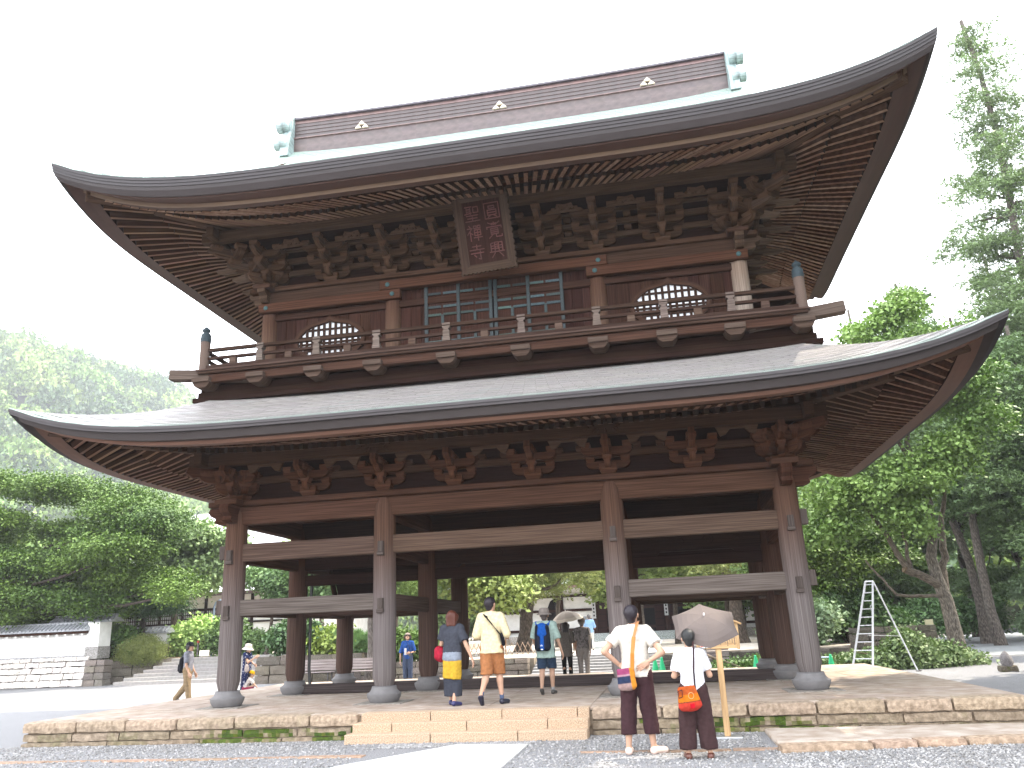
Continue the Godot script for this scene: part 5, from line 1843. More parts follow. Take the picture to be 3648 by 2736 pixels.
func cone_blobs(n: int, y0: float, y1: float, r0: float, sd: int, lean := Vector3.ZERO) -> Array:
	var r := RandomNumberGenerator.new()
	r.seed = sd
	var o := []
	for i in n:
		var t := (i + r.randf()) / n
		var rad := r0 * (1.0 - t * 0.85)
		var a := r.randf() * TAU
		var c := Vector3(cos(a), 0, sin(a)) * rad * r.randf_range(0.3, 0.75)
		o.append([c + lean * t + Vector3(0, lerpf(y0, y1, t), 0), Vector3(rad * 0.62 + 0.25, 0.55 + 0.4 * r.randf(), rad * 0.62 + 0.25)])
	return o

func build_plants():
	var BK := Color(0.16, 0.125, 0.10)
	# spreading maple at the left edge
	var bl := []
	var r := RandomNumberGenerator.new()
	r.seed = 4
	for q in [[-7.2, 7.3, 1.9], [-4.5, 7.7, 1.8], [-2.4, 7.4, 1.9], [-0.2, 7.0, 1.8], [1.2, 6.2, 1.7], [2.6, 5.6, 1.4], [-6.5, 6.2, 2.0], [-4.2, 6.1, 1.9], [-2.0, 5.9, 1.9], [0.2, 5.4, 1.8], [1.9, 4.8, 1.5], [-6.8, 4.9, 2.0], [-4.6, 4.7, 2.0], [-2.3, 4.5, 2.0], [-0.4, 4.3, 1.9], [1.3, 3.9, 1.6], [2.9, 3.6, 1.2], [-6.3, 3.7, 1.9], [-4.0, 3.5, 1.9], [-1.8, 3.3, 1.8], [0.2, 3.0, 1.6], [-5.0, 2.95, 1.6], [-2.8, 2.8, 1.5], [3.9, 3.25, 0.8], [-8.5, 5.5, 2.0], [-8.5, 3.6, 2.0]]:
		bl.append([Vector3(q[0] + 2.2, q[1] + 0.3, r.randf_range(-1.6, 1.6)), Vector3(q[2], r.randf_range(0.32, 0.6), q[2])])
	var T := thing("maple_tree", "wide spreading dark green maple with layered boughs at the left edge", "tree", Vector3(-27.0, GY - 0.7, -20.6))
	T.scale = Vector3.ONE * 1.33
	for i in [1, 3, 4, 5, 7, 9, 10, 12, 14, 15, 16, 18, 19, 23]:
		limb(T, "limb", Vector3(-5.0 + 0.1 * i, 3.2 + 0.15 * (i % 5), 0.2), bl[i][0] + Vector3(0, -0.1, 0), 0.14, 0.02, Color(0.10, 0.075, 0.06), 30 + i, 0.12, -0.3)
	limb(T, "trunk", Vector3(-5.6, -0.2, 0), Vector3(-4.4, 4.4, 0.2), 0.38, 0.2, Color(0.12, 0.09, 0.07), 29, 0.08)
	crown(T, "crown", "maple", bl, 24000, Color(0.05, 0.10, 0.018), Color(0.16, 0.25, 0.045), Vector2(0.42, 0.78), 0.16, 5)
	var G1 := Color(0.11, 0.17, 0.04)
	var G2 := Color(0.20, 0.27, 0.075)
	var Y1 := Color(0.17, 0.215, 0.05)
	var Y2 := Color(0.25, 0.30, 0.085)
	# between the maple and the gate
	tree("cherry_tree", "pale green loose-leaved tree before the big grey hall roof", Vector3(-24.0, TOP_L, -27.0), 5.0, 0.22, Vector3(0.4, 0, 0), ball_blobs(18, Vector3(0.4, 5.9, 0), Vector3(3.7, 2.3, 2.0), Vector2(0.7, 1.3), 3), "broad", 4200, Color(0.15, 0.21, 0.085), Color(0.26, 0.34, 0.16), BK, Vector2(0.7, 1.2), 0.22)
	tree("young_tree", "light green leafy tree seen left of the corner column foot", Vector3(-15.8, TOP_L, -22.0), 2.6, 0.13, Vector3(0.3, 0, 0), ball_blobs(11, Vector3(1.2, 2.9, 0), Vector3(2.2, 1.2, 1.3), Vector2(0.6, 1.0), 8), "broad", 2600, Color(0.075, 0.13, 0.05), Color(0.14, 0.22, 0.08), BK, Vector2(0.5, 0.9), 0.15)
	tree("dark_pine", "small dark pine with thick dark trunk behind the clipped bush", Vector3(-23.0, TOP_L, -22.6), 2.2, 0.3, Vector3(0.2, 0, 0), [[Vector3(-1.3, 2.7, 0), Vector3(1.2, 0.32, 0.9)], [Vector3(0.2, 3.1, 0), Vector3(1.4, 0.4, 1.0)], [Vector3(1.4, 2.6, 0), Vector3(1.1, 0.3, 0.8)], [Vector3(0.5, 2.35, 0.5), Vector3(0.8, 0.25, 0.6)]], "fine", 1500, Color(0.035, 0.07, 0.035), Color(0.06, 0.11, 0.05), Color(0.10, 0.075, 0.06), Vector2(0.6, 1.0))
	# clipped and loose bushes at the left
	for q in [["clipped_bush", "round clipped olive green bush on the planter wall", Vector3(-21.95, 0.62, -21.45), [[Vector3(0, 0.42, 0), Vector3(1.0, 0.58, 0.85)], [Vector3(-0.75, 0.2, 0.1), Vector3(0.6, 0.3, 0.5)]], "fine", 3600, Color(0.16, 0.19, 0.055), Color(0.28, 0.31, 0.10), Vector2(0.4, 0.6)],
			["shrub", "loose dark green shrub between the white pier and the pine", Vector3(-23.1, 0.7, -21.6), [[Vector3(0, 1.0, 0), Vector3(0.9, 0.6, 0.7)], [Vector3(0.5, 0.6, 0.2), Vector3(0.8, 0.5, 0.5)], [Vector3(-0.3, 0.4, 0.2), Vector3(0.5, 0.5, 0.5)]], "broad", 700, Color(0.06, 0.12, 0.03), Color(0.13, 0.21, 0.05), Vector2(0.4, 0.7)],
			["shrub", "bright lime green large-leaved shrub at the top of the left steps", Vector3(-20.9, TOP_L, -24.0), [[Vector3(0, 0.9, 0), Vector3(1.3, 0.8, 0.8)], [Vector3(0.6, 1.3, 0), Vector3(0.9, 0.6, 0.6)], [Vector3(-0.9, 0.5, 0.2), Vector3(0.6, 0.5, 0.5)]], "broad", 900, Color(0.27, 0.40, 0.11), Color(0.46, 0.60, 0.22), Vector2(0.6, 1.0)],
			["shrub", "green shrub by the lamp post right of the lime shrub", Vector3(-18.6, TOP_L, -23.6), [[Vector3(0, 0.9, 0), Vector3(1.0, 0.9, 0.8)], [Vector3(1.4, 0.6, 0), Vector3(1.0, 0.6, 0.8)]], "broad", 900, Color(0.08, 0.14, 0.045), Color(0.16, 0.24, 0.08), Vector2(0.5, 0.8)],
			["pine_bushes", "dark pine tops behind the white plaster wall", Vector3(-27.6, 1.2, -22.5), [[Vector3(-2.4, 1.5, 0), Vector3(1.4, 0.9, 1)], [Vector3(0, 1.6, 0), Vector3(1.3, 0.6, 1)], [Vector3(2.0, 1.9, 0), Vector3(1.2, 0.8, 1)]], "fine", 1900, Color(0.07, 0.12, 0.04), Color(0.14, 0.19, 0.06), Vector2(0.7, 1.1)]]:
		var S := thing(q[0], q[1], "bush", q[2])
		crown(S, "leaves", q[4], q[3], q[5], q[6], q[7], q[8], 0.0, 77)
		for k in 3:
			limb(S, "stem", Vector3(0.1 * k - 0.1, -0.2, 0), q[3][mini(k, q[3].size() - 1)][0], 0.035, 0.01, BK, 60 + k)
	# dark shrubs along the retaining wall behind the gate
	var k := 0
	for q in [[-12.2, 1.1, "camellia with dark glossy leaves on the wall behind the corner column"], [-10.6, 0.9, "bright yellow-green azalea on the mossy retaining wall"], [-9.3, 1.2, "young pine with pale needles above the left bench"], [-7.2, 0.8, "broad-leaved ground plant above the wall behind the woman in charcoal"]]:
		var S := thing("shrub", q[2], "bush", Vector3(q[0], TOP_L if q[0] < -8.9 else TOP_C, -17.3))
		var c: Color = [Color(0.05, 0.09, 0.035), Y1, Color(0.11, 0.18, 0.07), Color(0.08, 0.13, 0.03)][k]
		crown(S, "leaves", "needle" if k == 2 else "broad", ball_blobs(6, Vector3(0, 0.55, 0), Vector3(0.9, 0.45, 0.5), Vector2(0.4, 0.6), k + 5), 900 if k == 2 else 620, c, c * 1.8, Vector2(0.5, 0.9) if k != 2 else Vector2(0.9, 1.3), 0.0, k)
		for j in 3: limb(S, "stem", Vector3(0.12 * j - 0.1, -0.1, 0), Vector3(0.5 * j - 0.5, 0.6, 0), 0.03, 0.01, BK, j)
		k += 1
	# yellow-green trees seen through the gate
	var i := 0
	for q in [[-9.6, -21.5, 3.4, 2.4, "spindly tree with sparse dark leaves left of the inner column", G1, G2], [-12.6, -24.5, 4.6, 3.0, "yellowish leafy tree behind the left bay of the gate", Y1, G2], [-6.2, -22.5, 3.6, 2.1, "slender yellow-green tree between the two dark inner columns", Y1, Y2], [-3.2, -33.0, 5.5, 3.2, "olive tree crown over the far hall steps", Y1, G2], [1.6, -38.0, 6.5, 3.4, "grey-green tree crown before the far hall roof", G1, G2], [6.5, -33.0, 6.2, 3.4, "green tree crown behind the right bay of the gate", G1, Y1], [-17.0, -31.0, 6.0, 3.2, "light green tree behind the left column beside the hall roof", G2, Y2], [10.5, -30.0, 5.5, 3.0, "dense green tree right of the far hall", G1, G2], [0.6, -29.0, 4.9, 3.0, "drooping pale green crown above the middle of the far steps", G2, Y2], [3.6, -30.5, 5.2, 2.6, "soft green crown behind the umbrella and the pillar", G1, G2]]:
		tree("garden_tree", q[4], Vector3(q[0], TOP_C if q[0] > -8.9 else TOP_L, q[1]), q[2], 0.17, Vector3(0.3, 0, 0), ball_blobs(10, Vector3(0.2, q[2] * 0.95, 0), Vector3(q[3], q[2] * 0.36, q[3] * 0.7), Vector2(0.7, 1.3), 20 + i), "broad" if i % 3 else "fine", 2600, q[5], q[6], BK, Vector2(0.6, 1.2), 0.12)
		i += 1
	# two old junipers with huge trunks
	for q in [[-4.1, -26.0, "old juniper with a huge fluted trunk left of the far steps"], [6.6, -27.0, "old juniper with a huge trunk behind the wooden notice"]]:
		tree("juniper_tree", q[2], Vector3(q[0], TOP_C, q[1]), 5.5, 0.42, Vector3(0.9 if q[0] < 0 else -0.3, 0, 0), ball_blobs(14, Vector3(0.6, 4.3, 0), Vector3(2.8, 1.7, 1.8), Vector2(0.8, 1.4), int(q[0] * 3) + 40), "conifer", 3000, Color(0.14, 0.17, 0.05), Color(0.26, 0.28, 0.09), Color(0.17, 0.13, 0.105), Vector2(0.6, 1.1), 0.15)
	# leaning tree at the right with pruned fork
	var bt := thing("sycamore_tree", "tall leaning tree with forked mottled trunk beside the paved road", "tree", Vector3(13.4, GY, -17.6))
	var tk := MB.new(3)
	tk.tube([Vector3(0.05, -0.2, 0), Vector3(0.02, 0.35, 0), Vector3(0, 1.1, 0), Vector3(-0.05, 2.0, 0), Vector3(-0.22, 2.8, 0), Vector3(-0.32, 3.6, 0.05), Vector3(-0.1, 4.4, 0.1), Vector3(0.0, 5.6, 0), Vector3(-0.4, 8.0, 0), Vector3(0.4, 11.0, 0)], [0.42, 0.31, 0.26, 0.24, 0.22, 0.19, 0.16, 0.14, 0.1, 0.03], 14, Color(0.27, 0.235, 0.19))
	put("trunk", tk, M.bark, bt)
	for q in [[Vector3(-0.1, 2.5, 0), Vector3(-1.35, 3.2, 0.3), 0.17, 0.14], [Vector3(-1.2, 3.1, 0.25), Vector3(-2.3, 5.6, 0.2), 0.13, 0.06], [Vector3(-1.1, 2.95, 0.2), Vector3(-1.3, 4.6, 0.5), 0.09, 0.04], [Vector3(0.0, 2.4, -0.1), Vector3(0.35, 4.6, -0.3), 0.16, 0.12], [Vector3(0.35, 4.6, -0.3), Vector3(1.2, 7.5, -0.4), 0.11, 0.04], [Vector3(-0.1, 2.2, 0.1), Vector3(-1.9, 2.3, 0.6), 0.07, 0.05], [Vector3(-2.3, 5.6, 0.2), Vector3(-3.8, 6.6, 0.2), 0.06, 0.02], [Vector3(-1.9, 2.3, 0.6), Vector3(-2.8, 3.6, 0.7), 0.05, 0.03], [Vector3(-0.3, 7.0, 0), Vector3(-1.6, 10.5, 0), 0.09, 0.03]]:
		limb(bt, "limb", q[0], q[1], q[2], q[3], Color(0.25, 0.20, 0.155), int(q[0].y * 31 + q[1].x * 7), 0.12)
	var cut := MB.new(5)
	cut.tube([Vector3(-1.30, 3.17, 0.28), Vector3(-1.42, 3.22, 0.31)], [0.13, 0.125], 12, Color(0.55, 0.42, 0.28))
	put("sawn_stump", cut, M.wood, bt)
	crown(bt, "crown", "broad", [[Vector3(-3.2, 6.4, 0.2), Vector3(1.5, 0.8, 1.3)], [Vector3(-1.8, 6.0, 0.5), Vector3(1.5, 0.8, 1.3)], [Vector3(-2.6, 7.9, 0), Vector3(1.4, 0.8, 1.2)], [Vector3(-0.4, 6.6, 0.6), Vector3(1.4, 0.9, 1.3)], [Vector3(-1.0, 5.0, 0.8), Vector3(1.3, 0.6, 1.0)], [Vector3(0.9, 7.6, 0), Vector3(1.4, 0.9, 1.2)], [Vector3(-1.2, 9.2, 0), Vector3(1.6, 0.9, 1.3)], [Vector3(0.8, 10.0, 0), Vector3(1.6, 0.9, 1.3)], [Vector3(-1.6, 11.1, 0), Vector3(1.3, 0.8, 1.2)], [Vector3(0.2, 12.0, 0), Vector3(1.5, 0.8, 1.2)], [Vector3(0.4, 13.6, 0), Vector3(0.9, 0.9, 0.8)], [Vector3(1.7, 11.6, 0), Vector3(1.0, 0.7, 1)], [Vector3(-2.6, 10.2, 0), Vector3(0.9, 0.6, 0.9)], [Vector3(-3.8, 5.0, 0.2), Vector3(1.2, 0.6, 1.0)], [Vector3(-3.2, 11.6, 0), Vector3(0.9, 0.6, 0.9)], [Vector3(2.6, 10.6, 0), Vector3(1.2, 0.7, 1)], [Vector3(2.4, 12.4, 0), Vector3(0.8, 0.6, 0.8)], [Vector3(-1.2, 12.6, 0), Vector3(1.1, 0.7, 1)], [Vector3(2.6, 8.8, 0), Vector3(1.2, 0.8, 1)], [Vector3(-0.4, 13.4, 0), Vector3(0.7, 0.5, 0.7)]], 6800, Color(0.085, 0.15, 0.035), Color(0.22, 0.32, 0.085), Vector2(0.5, 0.9), 0.33, 9)
	# feathery maple under the right eave
	tree("maple_tree", "feathery green maple with thin dark boughs under the right eave", Vector3(10.6, 0.2, -22.0), 3.6, 0.17, Vector3(-1.2, 0, 0), [[Vector3(-2.6, 4.4, 0.5), Vector3(1.5, 0.35, 1.2)], [Vector3(-0.9, 5.0, 0.5), Vector3(1.7, 0.35, 1.2)], [Vector3(-1.6, 3.6, 0.8), Vector3(1.6, 0.3, 1.2)], [Vector3(0.6, 4.2, 0.3), Vector3(1.6, 0.35, 1.2)], [Vector3(0.2, 3.1, 0.9), Vector3(1.5, 0.3, 1.2)], [Vector3(-3.0, 3.1, 0.6), Vector3(1.2, 0.3, 1.0)], [Vector3(1.9, 3.3, 0.3), Vector3(1.4, 0.3, 1.0)], [Vector3(-0.5, 2.3, 1.0), Vector3(1.3, 0.3, 1.0)]], "maple", 2700, Color(0.085, 0.15, 0.03), Color(0.20, 0.29, 0.06), Color(0.09, 0.07, 0.055), Vector2(0.7, 1.1))
	# undergrowth below
	k = 0
	for q in [[8.6, -18.5, 1.2, "rounded grey-green shrub right of the corner column"], [10.4, -20.5, 1.5, "dark evergreen shrub behind the aluminium ladder"], [12.0, -21.0, 1.3, "dark leafy shrub on the bank behind the leaning tree"], [15.2, -27.5, 1.2, "shrub on the near verge of the paved road"], [19.6, -33.0, 1.8, "tall dark bush at the right edge of the wood"], [22.5, -31.0, 1.9, "pale-leaved bush overhanging the paved road"], [17.2, -38.0, 1.6, "green bush at the back of the paved road"]]:
		var S := thing("shrub", q[3], "bush", Vector3(q[0], TOP_C - 0.2, q[1]))
		var c := Color(0.055, 0.10, 0.035) if k != 0 and k != 5 else Color(0.13, 0.18, 0.10)
		crown(S, "leaves", "broad", ball_blobs(8, Vector3(0, q[2] * 0.75, 0), Vector3(q[2], q[2] * 0.7, q[2] * 0.8), Vector2(0.5, 0.8), 60 + k), 1100, c, c * 1.9, Vector2(0.45, 0.85), 0.05, k)
		for j in 3: limb(S, "stem", Vector3(0.12 * j - 0.1, -0.1, 0), Vector3(0.7 * j - 0.7, q[2] * 0.8, 0), 0.04, 0.012, BK, j)
		k += 1
	# tall conifers and the wood at the right
	var cl := ["tallest conifer with ragged open crown against the white sky at the right edge", "slim conifer with bare lower trunk behind the leaning tree", "conifer with grey leaning trunk right of the leaning tree", "conifer with a pale straight trunk at the right edge of the road", "dark conifer deep in the wood at the right", "conifer whose lower boughs reach the far eave tip", "broad cedar filling the gap under the right eave", "cedar at the right edge between the wood and the tallest conifer", "low-branched cedar behind the leaning tree", "unseen cedar added to shade the forecourt, just beyond the right edge", "farther unseen cedar added to shade the kerb, beyond the right edge"]
	var cs := [[25.4, -30.0, 36.5, 4.9, 15.0], [19.0, -31.0, 20.0, 2.6, 7.0], [18.6, -28.0, 17.0, 2.4, 6.5], [22.0, -27.0, 15.5, 3.0, 3.5], [27.0, -38.0, 24.0, 3.6, 3.0], [23.0, -35.0, 19.0, 3.2, 2.5], [15.0, -36.0, 15.0, 3.4, 2.0], [27.0, -33.0, 21.0, 3.8, 3.0], [18.5, -40.0, 22.0, 3.6, 4.0], [14.6, 1.6, 19.0, 3.3, 5.0], [18.5, 0.0, 22.0, 3.6, 6.0]]  # cedars beyond the right edge are unseen, added to shade the forecourt
	for j in cs.size():
		var q: Array = cs[j]
		var big := j == 0
		tree("conifer", cl[j], Vector3(q[0], GY, q[1]), q[2], 0.34 if big else 0.24, Vector3(-1.0 if j != 3 else -0.4, 0, 0), tier_blobs(20 if big else 13, q[4], q[2] - 0.3, q[3], 50 + j, Vector3(-0.8, 0, 0)), "conifer", 5600 if big else 4600, Color(0.085, 0.14, 0.055) if j != 0 else Color(0.10, 0.135, 0.065), Color(0.19, 0.27, 0.11), Color(0.24, 0.205, 0.18), Vector2(0.8, 1.45), 0.1 if big else 0.05)
	k = 0
	for q in [[17.0, -40.0, 9.0, 4.2, "round broadleaf tree deep in the wood behind the leaning tree"], [23.0, -44.0, 12.0, 5.0, "big broadleaf tree at the back of the wood on the right"], [12.0, -42.0, 8.5, 4.0, "broadleaf tree behind the feathery maple"], [30.0, -42.0, 13.0, 5.2, "broadleaf tree at the far right of the wood"], [8.0, -44.0, 8.0, 3.8, "broadleaf tree right behind the far hall"], [-22.0, -60.0, 9.0, 5.0, "hazy green tree behind the big grey hall roof"], [-12.5, -52.0, 8.0, 4.6, "green tree behind the garden left of the far hall"], [-33.0, -30.0, 7.5, 3.6, "green tree behind the white plaster wall"], [23.5, -9.0, 13.0, 4.4, "broadleaf tree added for shade beyond the right edge beside the road"], [26.5, -17.0, 14.0, 4.8, "tall broadleaf tree added for shade beyond the right edge over the road"], [21.5, -2.0, 12.0, 4.0, "broadleaf tree added for shade beyond the right edge by the forecourt"], [18.8, -7.2, 10.0, 3.0, "round broadleaf tree added for shade just beyond the right edge behind the standing stone"], [13.4, 5.0, 10.0, 2.8, "broadleaf tree added for shade just beyond the right edge by the kerb"], [19.2, -4.8, 16.5, 2.3, "tall slim broadleaf tree added for shade just beyond the right edge by the platform"]]:  # trees beyond the right edge are out of view, added to cast shade
		tree("forest_tree", q[4], Vector3(q[0], GY, q[1]), q[2], 0.3, Vector3(0.5, 0, 0), ball_blobs(16, Vector3(0, q[2] * 0.78, 0), Vector3(q[3], q[2] * 0.5, q[3]), Vector2(1.2, 2.2), 80 + k), "broad", 4600, Color(0.085, 0.15, 0.04), Color(0.19, 0.27, 0.08), BK, Vector2(1.0, 1.7), 0.1)
		k += 1

# ---------------------------------------------------------------- small things
func on_line(st: MB, pts: Array, r: float, col: Color, seg := 6):
	st.tube(pts, [r], seg, col)

func build_small_things():
	# three-legged aluminium ladder
	var L := thing("ladder", "silver three-legged aluminium orchard ladder standing on the gravel", "ladder")
	var al := Color(0.62, 0.63, 0.65)
	var f0 := Vector3(8.44, GY, -11.45)
	var f1 := Vector3(8.93, GY, -11.0)
	var t0 := Vector3(9.20, 2.2, -11.25)
	var t1 := Vector3(9.40, 2.2, -11.2)
	for q in [[f0, t0], [f1, t1]]:
		var m := MB.new(3)
		m.bar(q[0], q[1], 0.055, 0.035, al, 0.004)
		put("rail", m, M.metal, L)
	for i in 11:
		var t := (i + 0.6) / 11.0
		var m := MB.new(i)
		m.bar(f0.lerp(t0, t), f1.lerp(t1, t), 0.045, 0.025, al, 0.004)
		put("rung", m, M.metal, L)
	var m := MB.new(4)
	m.bar(t0 + Vector3(-0.02, 0, 0), t1 + Vector3(0.02, 0, 0), 0.08, 0.04, al, 0.005)
	put("top_cap", m, M.metal, L)
	m = MB.new(5)
	var f2 := Vector3(10.14, GY, -10.85)
	m.tube([t1 + Vector3(0.02, -0.03, 0), f2], [0.022], 10, al)
	put("prop_leg", m, M.metal, L)
	m = MB.new(6)
	m.tube([f0.lerp(t0, 0.4) + Vector3(0.3, 0, 0), t1.lerp(f2, 0.62)], [0.007], 5, Color(0.6, 0.6, 0.58))
	put("safety_chain", m, M.metal, L)
	m = MB.new(7)
	m.bar(f2 + Vector3(-0.05, 0.012, 0), f2 + Vector3(0.09, 0.012, 0), 0.06, 0.024, Color(0.3, 0.22, 0.17))
	put("foot", m, M.wood, L)
	m = MB.new(8)
	var rp := []
	for i in 12: rp.append(t1 + Vector3(-0.16 + 0.05 * sin(i * 0.57), -0.78 + 0.09 * cos(i * 0.57), 0.06))
	m.tube(rp, [0.008], 5, Color(0.75, 0.74, 0.70))
	put("rope", m, M.cloth, L)
	# green cones
	var gc := Color(0.012, 0.40, 0.16)
	var first: Node3D = null
	for q in [[Vector3(7.9, GY, -11.5), "green cone beside the ladder with a bar tied to it"], [Vector3(2.58, GY, -14.4), "left green cone of the pair before the far steps"], [Vector3(2.82, GY, -14.3), "right green cone of the pair before the far steps"], [Vector3(5.82, GY, -12.8), "green cone half hidden behind the back right column"]]:
		if first == null:
			first = thing("traffic_cone", q[1], "traffic cone", q[0], 0.0, "green cones")
			m = MB.new(1)
			m.lathe(PackedVector2Array([Vector2(0.14, 0.03), Vector2(0.125, 0.05), Vector2(0.035, 0.5), Vector2(0.03, 0.53), Vector2(0.001, 0.535)]), 18, Transform3D(), [gc])
			put("cone_body", m, M.plastic, first)
			m = MB.new(2)
			m.bb(Vector3(-0.16, 0, -0.16), Vector3(0.16, 0.032, 0.16), gc, 0.01)
			put("cone_base", m, M.plastic, first)
		else:
			copy(first, q[0], 0.3, q[1], "green cones")
	m = MB.new(9)
	m.tube([Vector3(6.1, 0.03, -11.9), Vector3(7.95, 0.05, -11.5)], [0.02], 8, Color(0.55, 0.62, 0.75))
	tag(put("barrier_bar", m, M.plastic), "pale blue barrier bar from the cone towards the corner column", "barrier bar")
	m = MB.new(10)
	m.tube([Vector3(2.58, 0.08, -14.4), Vector3(2.7, 0.04, -14.35), Vector3(2.82, 0.09, -14.3)], [0.012], 6, Color(0.02, 0.3, 0.12))
	tag(put("cone_chain", m, M.plastic), "short green chain that links the pair of green cones", "chain")
	# wooden notice on a post
	var S := thing("notice_board", "pale new wooden notice board on a post beside the umbrella", "notice board", Vector3(3.83, GY, 2.78))
	var pw := Color(0.62, 0.42, 0.215)
	m = MB.new(1)
	m.bb(Vector3(-0.042, 0.03, -0.042), Vector3(0.042, 1.24, 0.042), pw, 0.005)
	put("post", m, M.wood_new, S)
	m = MB.new(2)
	m.bb(Vector3(-0.2, 0.0, -0.16), Vector3(0.2, 0.03, 0.16), Color(0.45, 0.46, 0.47), 0.006)
	put("base_plate", m, M.metal, S)
	m = MB.new(3)
	m.bb(Vector3(-0.31, 1.215, 0.02), Vector3(0.31, 1.57, 0.06), pw * 1.05, 0.006)
	var bd := put("board", m, M.wood_new, S)
	for sx in [-1, 1]:
		m = MB.new(4 + sx)
		m.bar(Vector3(0.0, 1.72, 0.04), Vector3(0.36 * sx, 1.555, 0.04), 0.16, 0.025, pw, 0.004)
		put("roof_board", m, M.wood_new, S)
	for sx in [-1, 1]:
		m = MB.new(6)
		m.bb(Vector3(-0.022 + 0.29 * sx, 1.205, 0.015), Vector3(0.022 + 0.29 * sx, 1.6, 0.07), pw * 0.9, 0.004)
		put("frame", m, M.wood_new, S)
	# illegibly small upright lines of brush writing
	m = MB.new(7)
	for c in 11:
		var y := 1.53
		while y > 1.26 + 0.03 * (c % 3):
			var h := m.rng.randf_range(0.008, 0.014)
			m.bb(Vector3(0.235 - c * 0.034, y - h, 0.061), Vector3(0.249 - c * 0.034, y, 0.0625), Color(0.05, 0.04, 0.035))
			y -= h + m.rng.randf_range(0.004, 0.01)
	put("writing", m, M.paint, bd, "stuff")
	m = MB.new(8)
	m.bb(Vector3(-0.255, 1.235, 0.061), Vector3(-0.135, 1.36, 0.064), Color(0.7, 0.68, 0.64))
	m.bb(Vector3(-0.25, 1.25, 0.0645), Vector3(-0.20, 1.30, 0.066), Color(0.45, 0.06, 0.05))
	m.bb(Vector3(-0.19, 1.28, 0.0645), Vector3(-0.15, 1.345, 0.066), Color(0.05, 0.05, 0.06))
	put("print", m, M.paint, bd)
	# heap of cut boughs
	var P := thing("branch_pile", "heap of freshly cut leafy branches behind the ladder", "branches", Vector3(10.2, GY, -12.9))
	crown(P, "leaves", "broad", [[Vector3(0.35, 0.45, 0.3), Vector3(0.9, 0.55, 0.7)], [Vector3(1.0, 0.30, -0.2), Vector3(1.0, 0.4, 0.9)], [Vector3(-0.8, 0.22, 0.2), Vector3(0.9, 0.28, 0.8)], [Vector3(-1.8, 0.15, 0.0), Vector3(0.9, 0.22, 0.7)], [Vector3(1.9, 0.2, -0.6), Vector3(0.7, 0.26, 0.7)], [Vector3(0.2, 0.75, 0.2), Vector3(0.45, 0.4, 0.4)], [Vector3(0.1, 0.18, 0.7), Vector3(0.8, 0.2, 0.4)]], 1500, Color(0.07, 0.115, 0.035), Color(0.21, 0.27, 0.12), Vector2(0.35, 0.7), 0.0, 3)
	for i in 12:
		limb(P, "branch", Vector3(rng.randf_range(-2.0, 1.9), 0.08, rng.randf_range(0.2, 0.9)), Vector3(rng.randf_range(-1.6, 2.2), rng.randf_range(0.1, 0.6), rng.randf_range(-0.6, 0.9)), 0.025, 0.01, Color(0.30, 0.20, 0.14), i, 0.15)
	P = thing("branch_pile", "small heap of cut boughs with a thick sawn stick right of the notice post", "branches", Vector3(5.0, GY, -13.6))
	crown(P, "leaves", "broad", [[Vector3(0, 0.12, 0), Vector3(0.9, 0.22, 0.5)], [Vector3(0.9, 0.2, 0.1), Vector3(0.5, 0.25, 0.4)]], 260, Color(0.07, 0.13, 0.04), Color(0.17, 0.25, 0.08), Vector2(0.35, 0.6), 0.0, 6)
	limb(P, "branch", Vector3(-0.75, 0.6, 0.2), Vector3(0.45, 0.1, 0.3), 0.05, 0.04, Color(0.36, 0.28, 0.2), 3, 0.06)
	# stones standing at the right
	P = thing("standing_stone", "small pointed grey stone balanced on a mossy block on the gravel", "stone", Vector3(12.05, GY, -9.46))
	m = MB.new(4)
	rough_block(m, Vector3(0.42, 0.16, 0.3), Transform3D(Basis(), Vector3(0, 0.07, 0)), Color(0.22, 0.19, 0.14), 0.9, 5, 0.04, 0.06)
	put("lower_stone", m, M.rough_stone, P)
	m = MB.new(5)
	m.lathe(PackedVector2Array([Vector2(0.12, 0.13), Vector2(0.16, 0.24), Vector2(0.13, 0.38), Vector2(0.07, 0.48), Vector2(0.01, 0.54)]), 9, Transform3D(), [Color(0.34, 0.32, 0.32)], 0.12)
	put("upper_stone", m, M.rough_stone, P)
	# benches against the retaining wall
	for q in [[Vector3(-10.45, GY, -15.55), "slatted grey bench between the two left dark columns"], [Vector3(-8.3, GY, -15.45), "slatted grey bench behind the person in the blue shirt"], [Vector3(4.4, GY, -14.75), "slatted grey bench behind the notice board"]]:
		var B := thing("bench", q[1], "bench", q[0], 0.0, "slatted benches along the wall")
		for i in 4:
			m = MB.new(i)
			m.bb(Vector3(-0.75, 0.38, -0.12 + i * 0.11), Vector3(0.75, 0.41, -0.03 + i * 0.11), Color(0.36, 0.31, 0.30), 0.006)
			put("slat", m, M.wood_new, B)
		for i in 4:
			m = MB.new(i + 6)
			m.bb(Vector3(-0.75, 0.46 + i * 0.10, -0.19 - i * 0.012), Vector3(0.75, 0.545 + i * 0.10, -0.165 - i * 0.012), Color(0.38, 0.33, 0.32), 0.006)
			put("back_slat", m, M.wood_new, B)
		for sx in [-0.62, 0.62]:
			m = MB.new(9)
			m.bb(Vector3(sx - 0.02, 0.0, -0.15), Vector3(sx + 0.02, 0.38, -0.11), Color(0.05, 0.045, 0.045))
			m.bb(Vector3(sx - 0.02, 0.0, 0.24), Vector3(sx + 0.02, 0.38, 0.28), Color(0.05, 0.045, 0.045))
			put("leg_frame", m, M.metal, B)
	var DB := thing("bench", "dark bench on the raised ground right of the back columns", "bench", Vector3(8.9, TOP_C, -19.0))
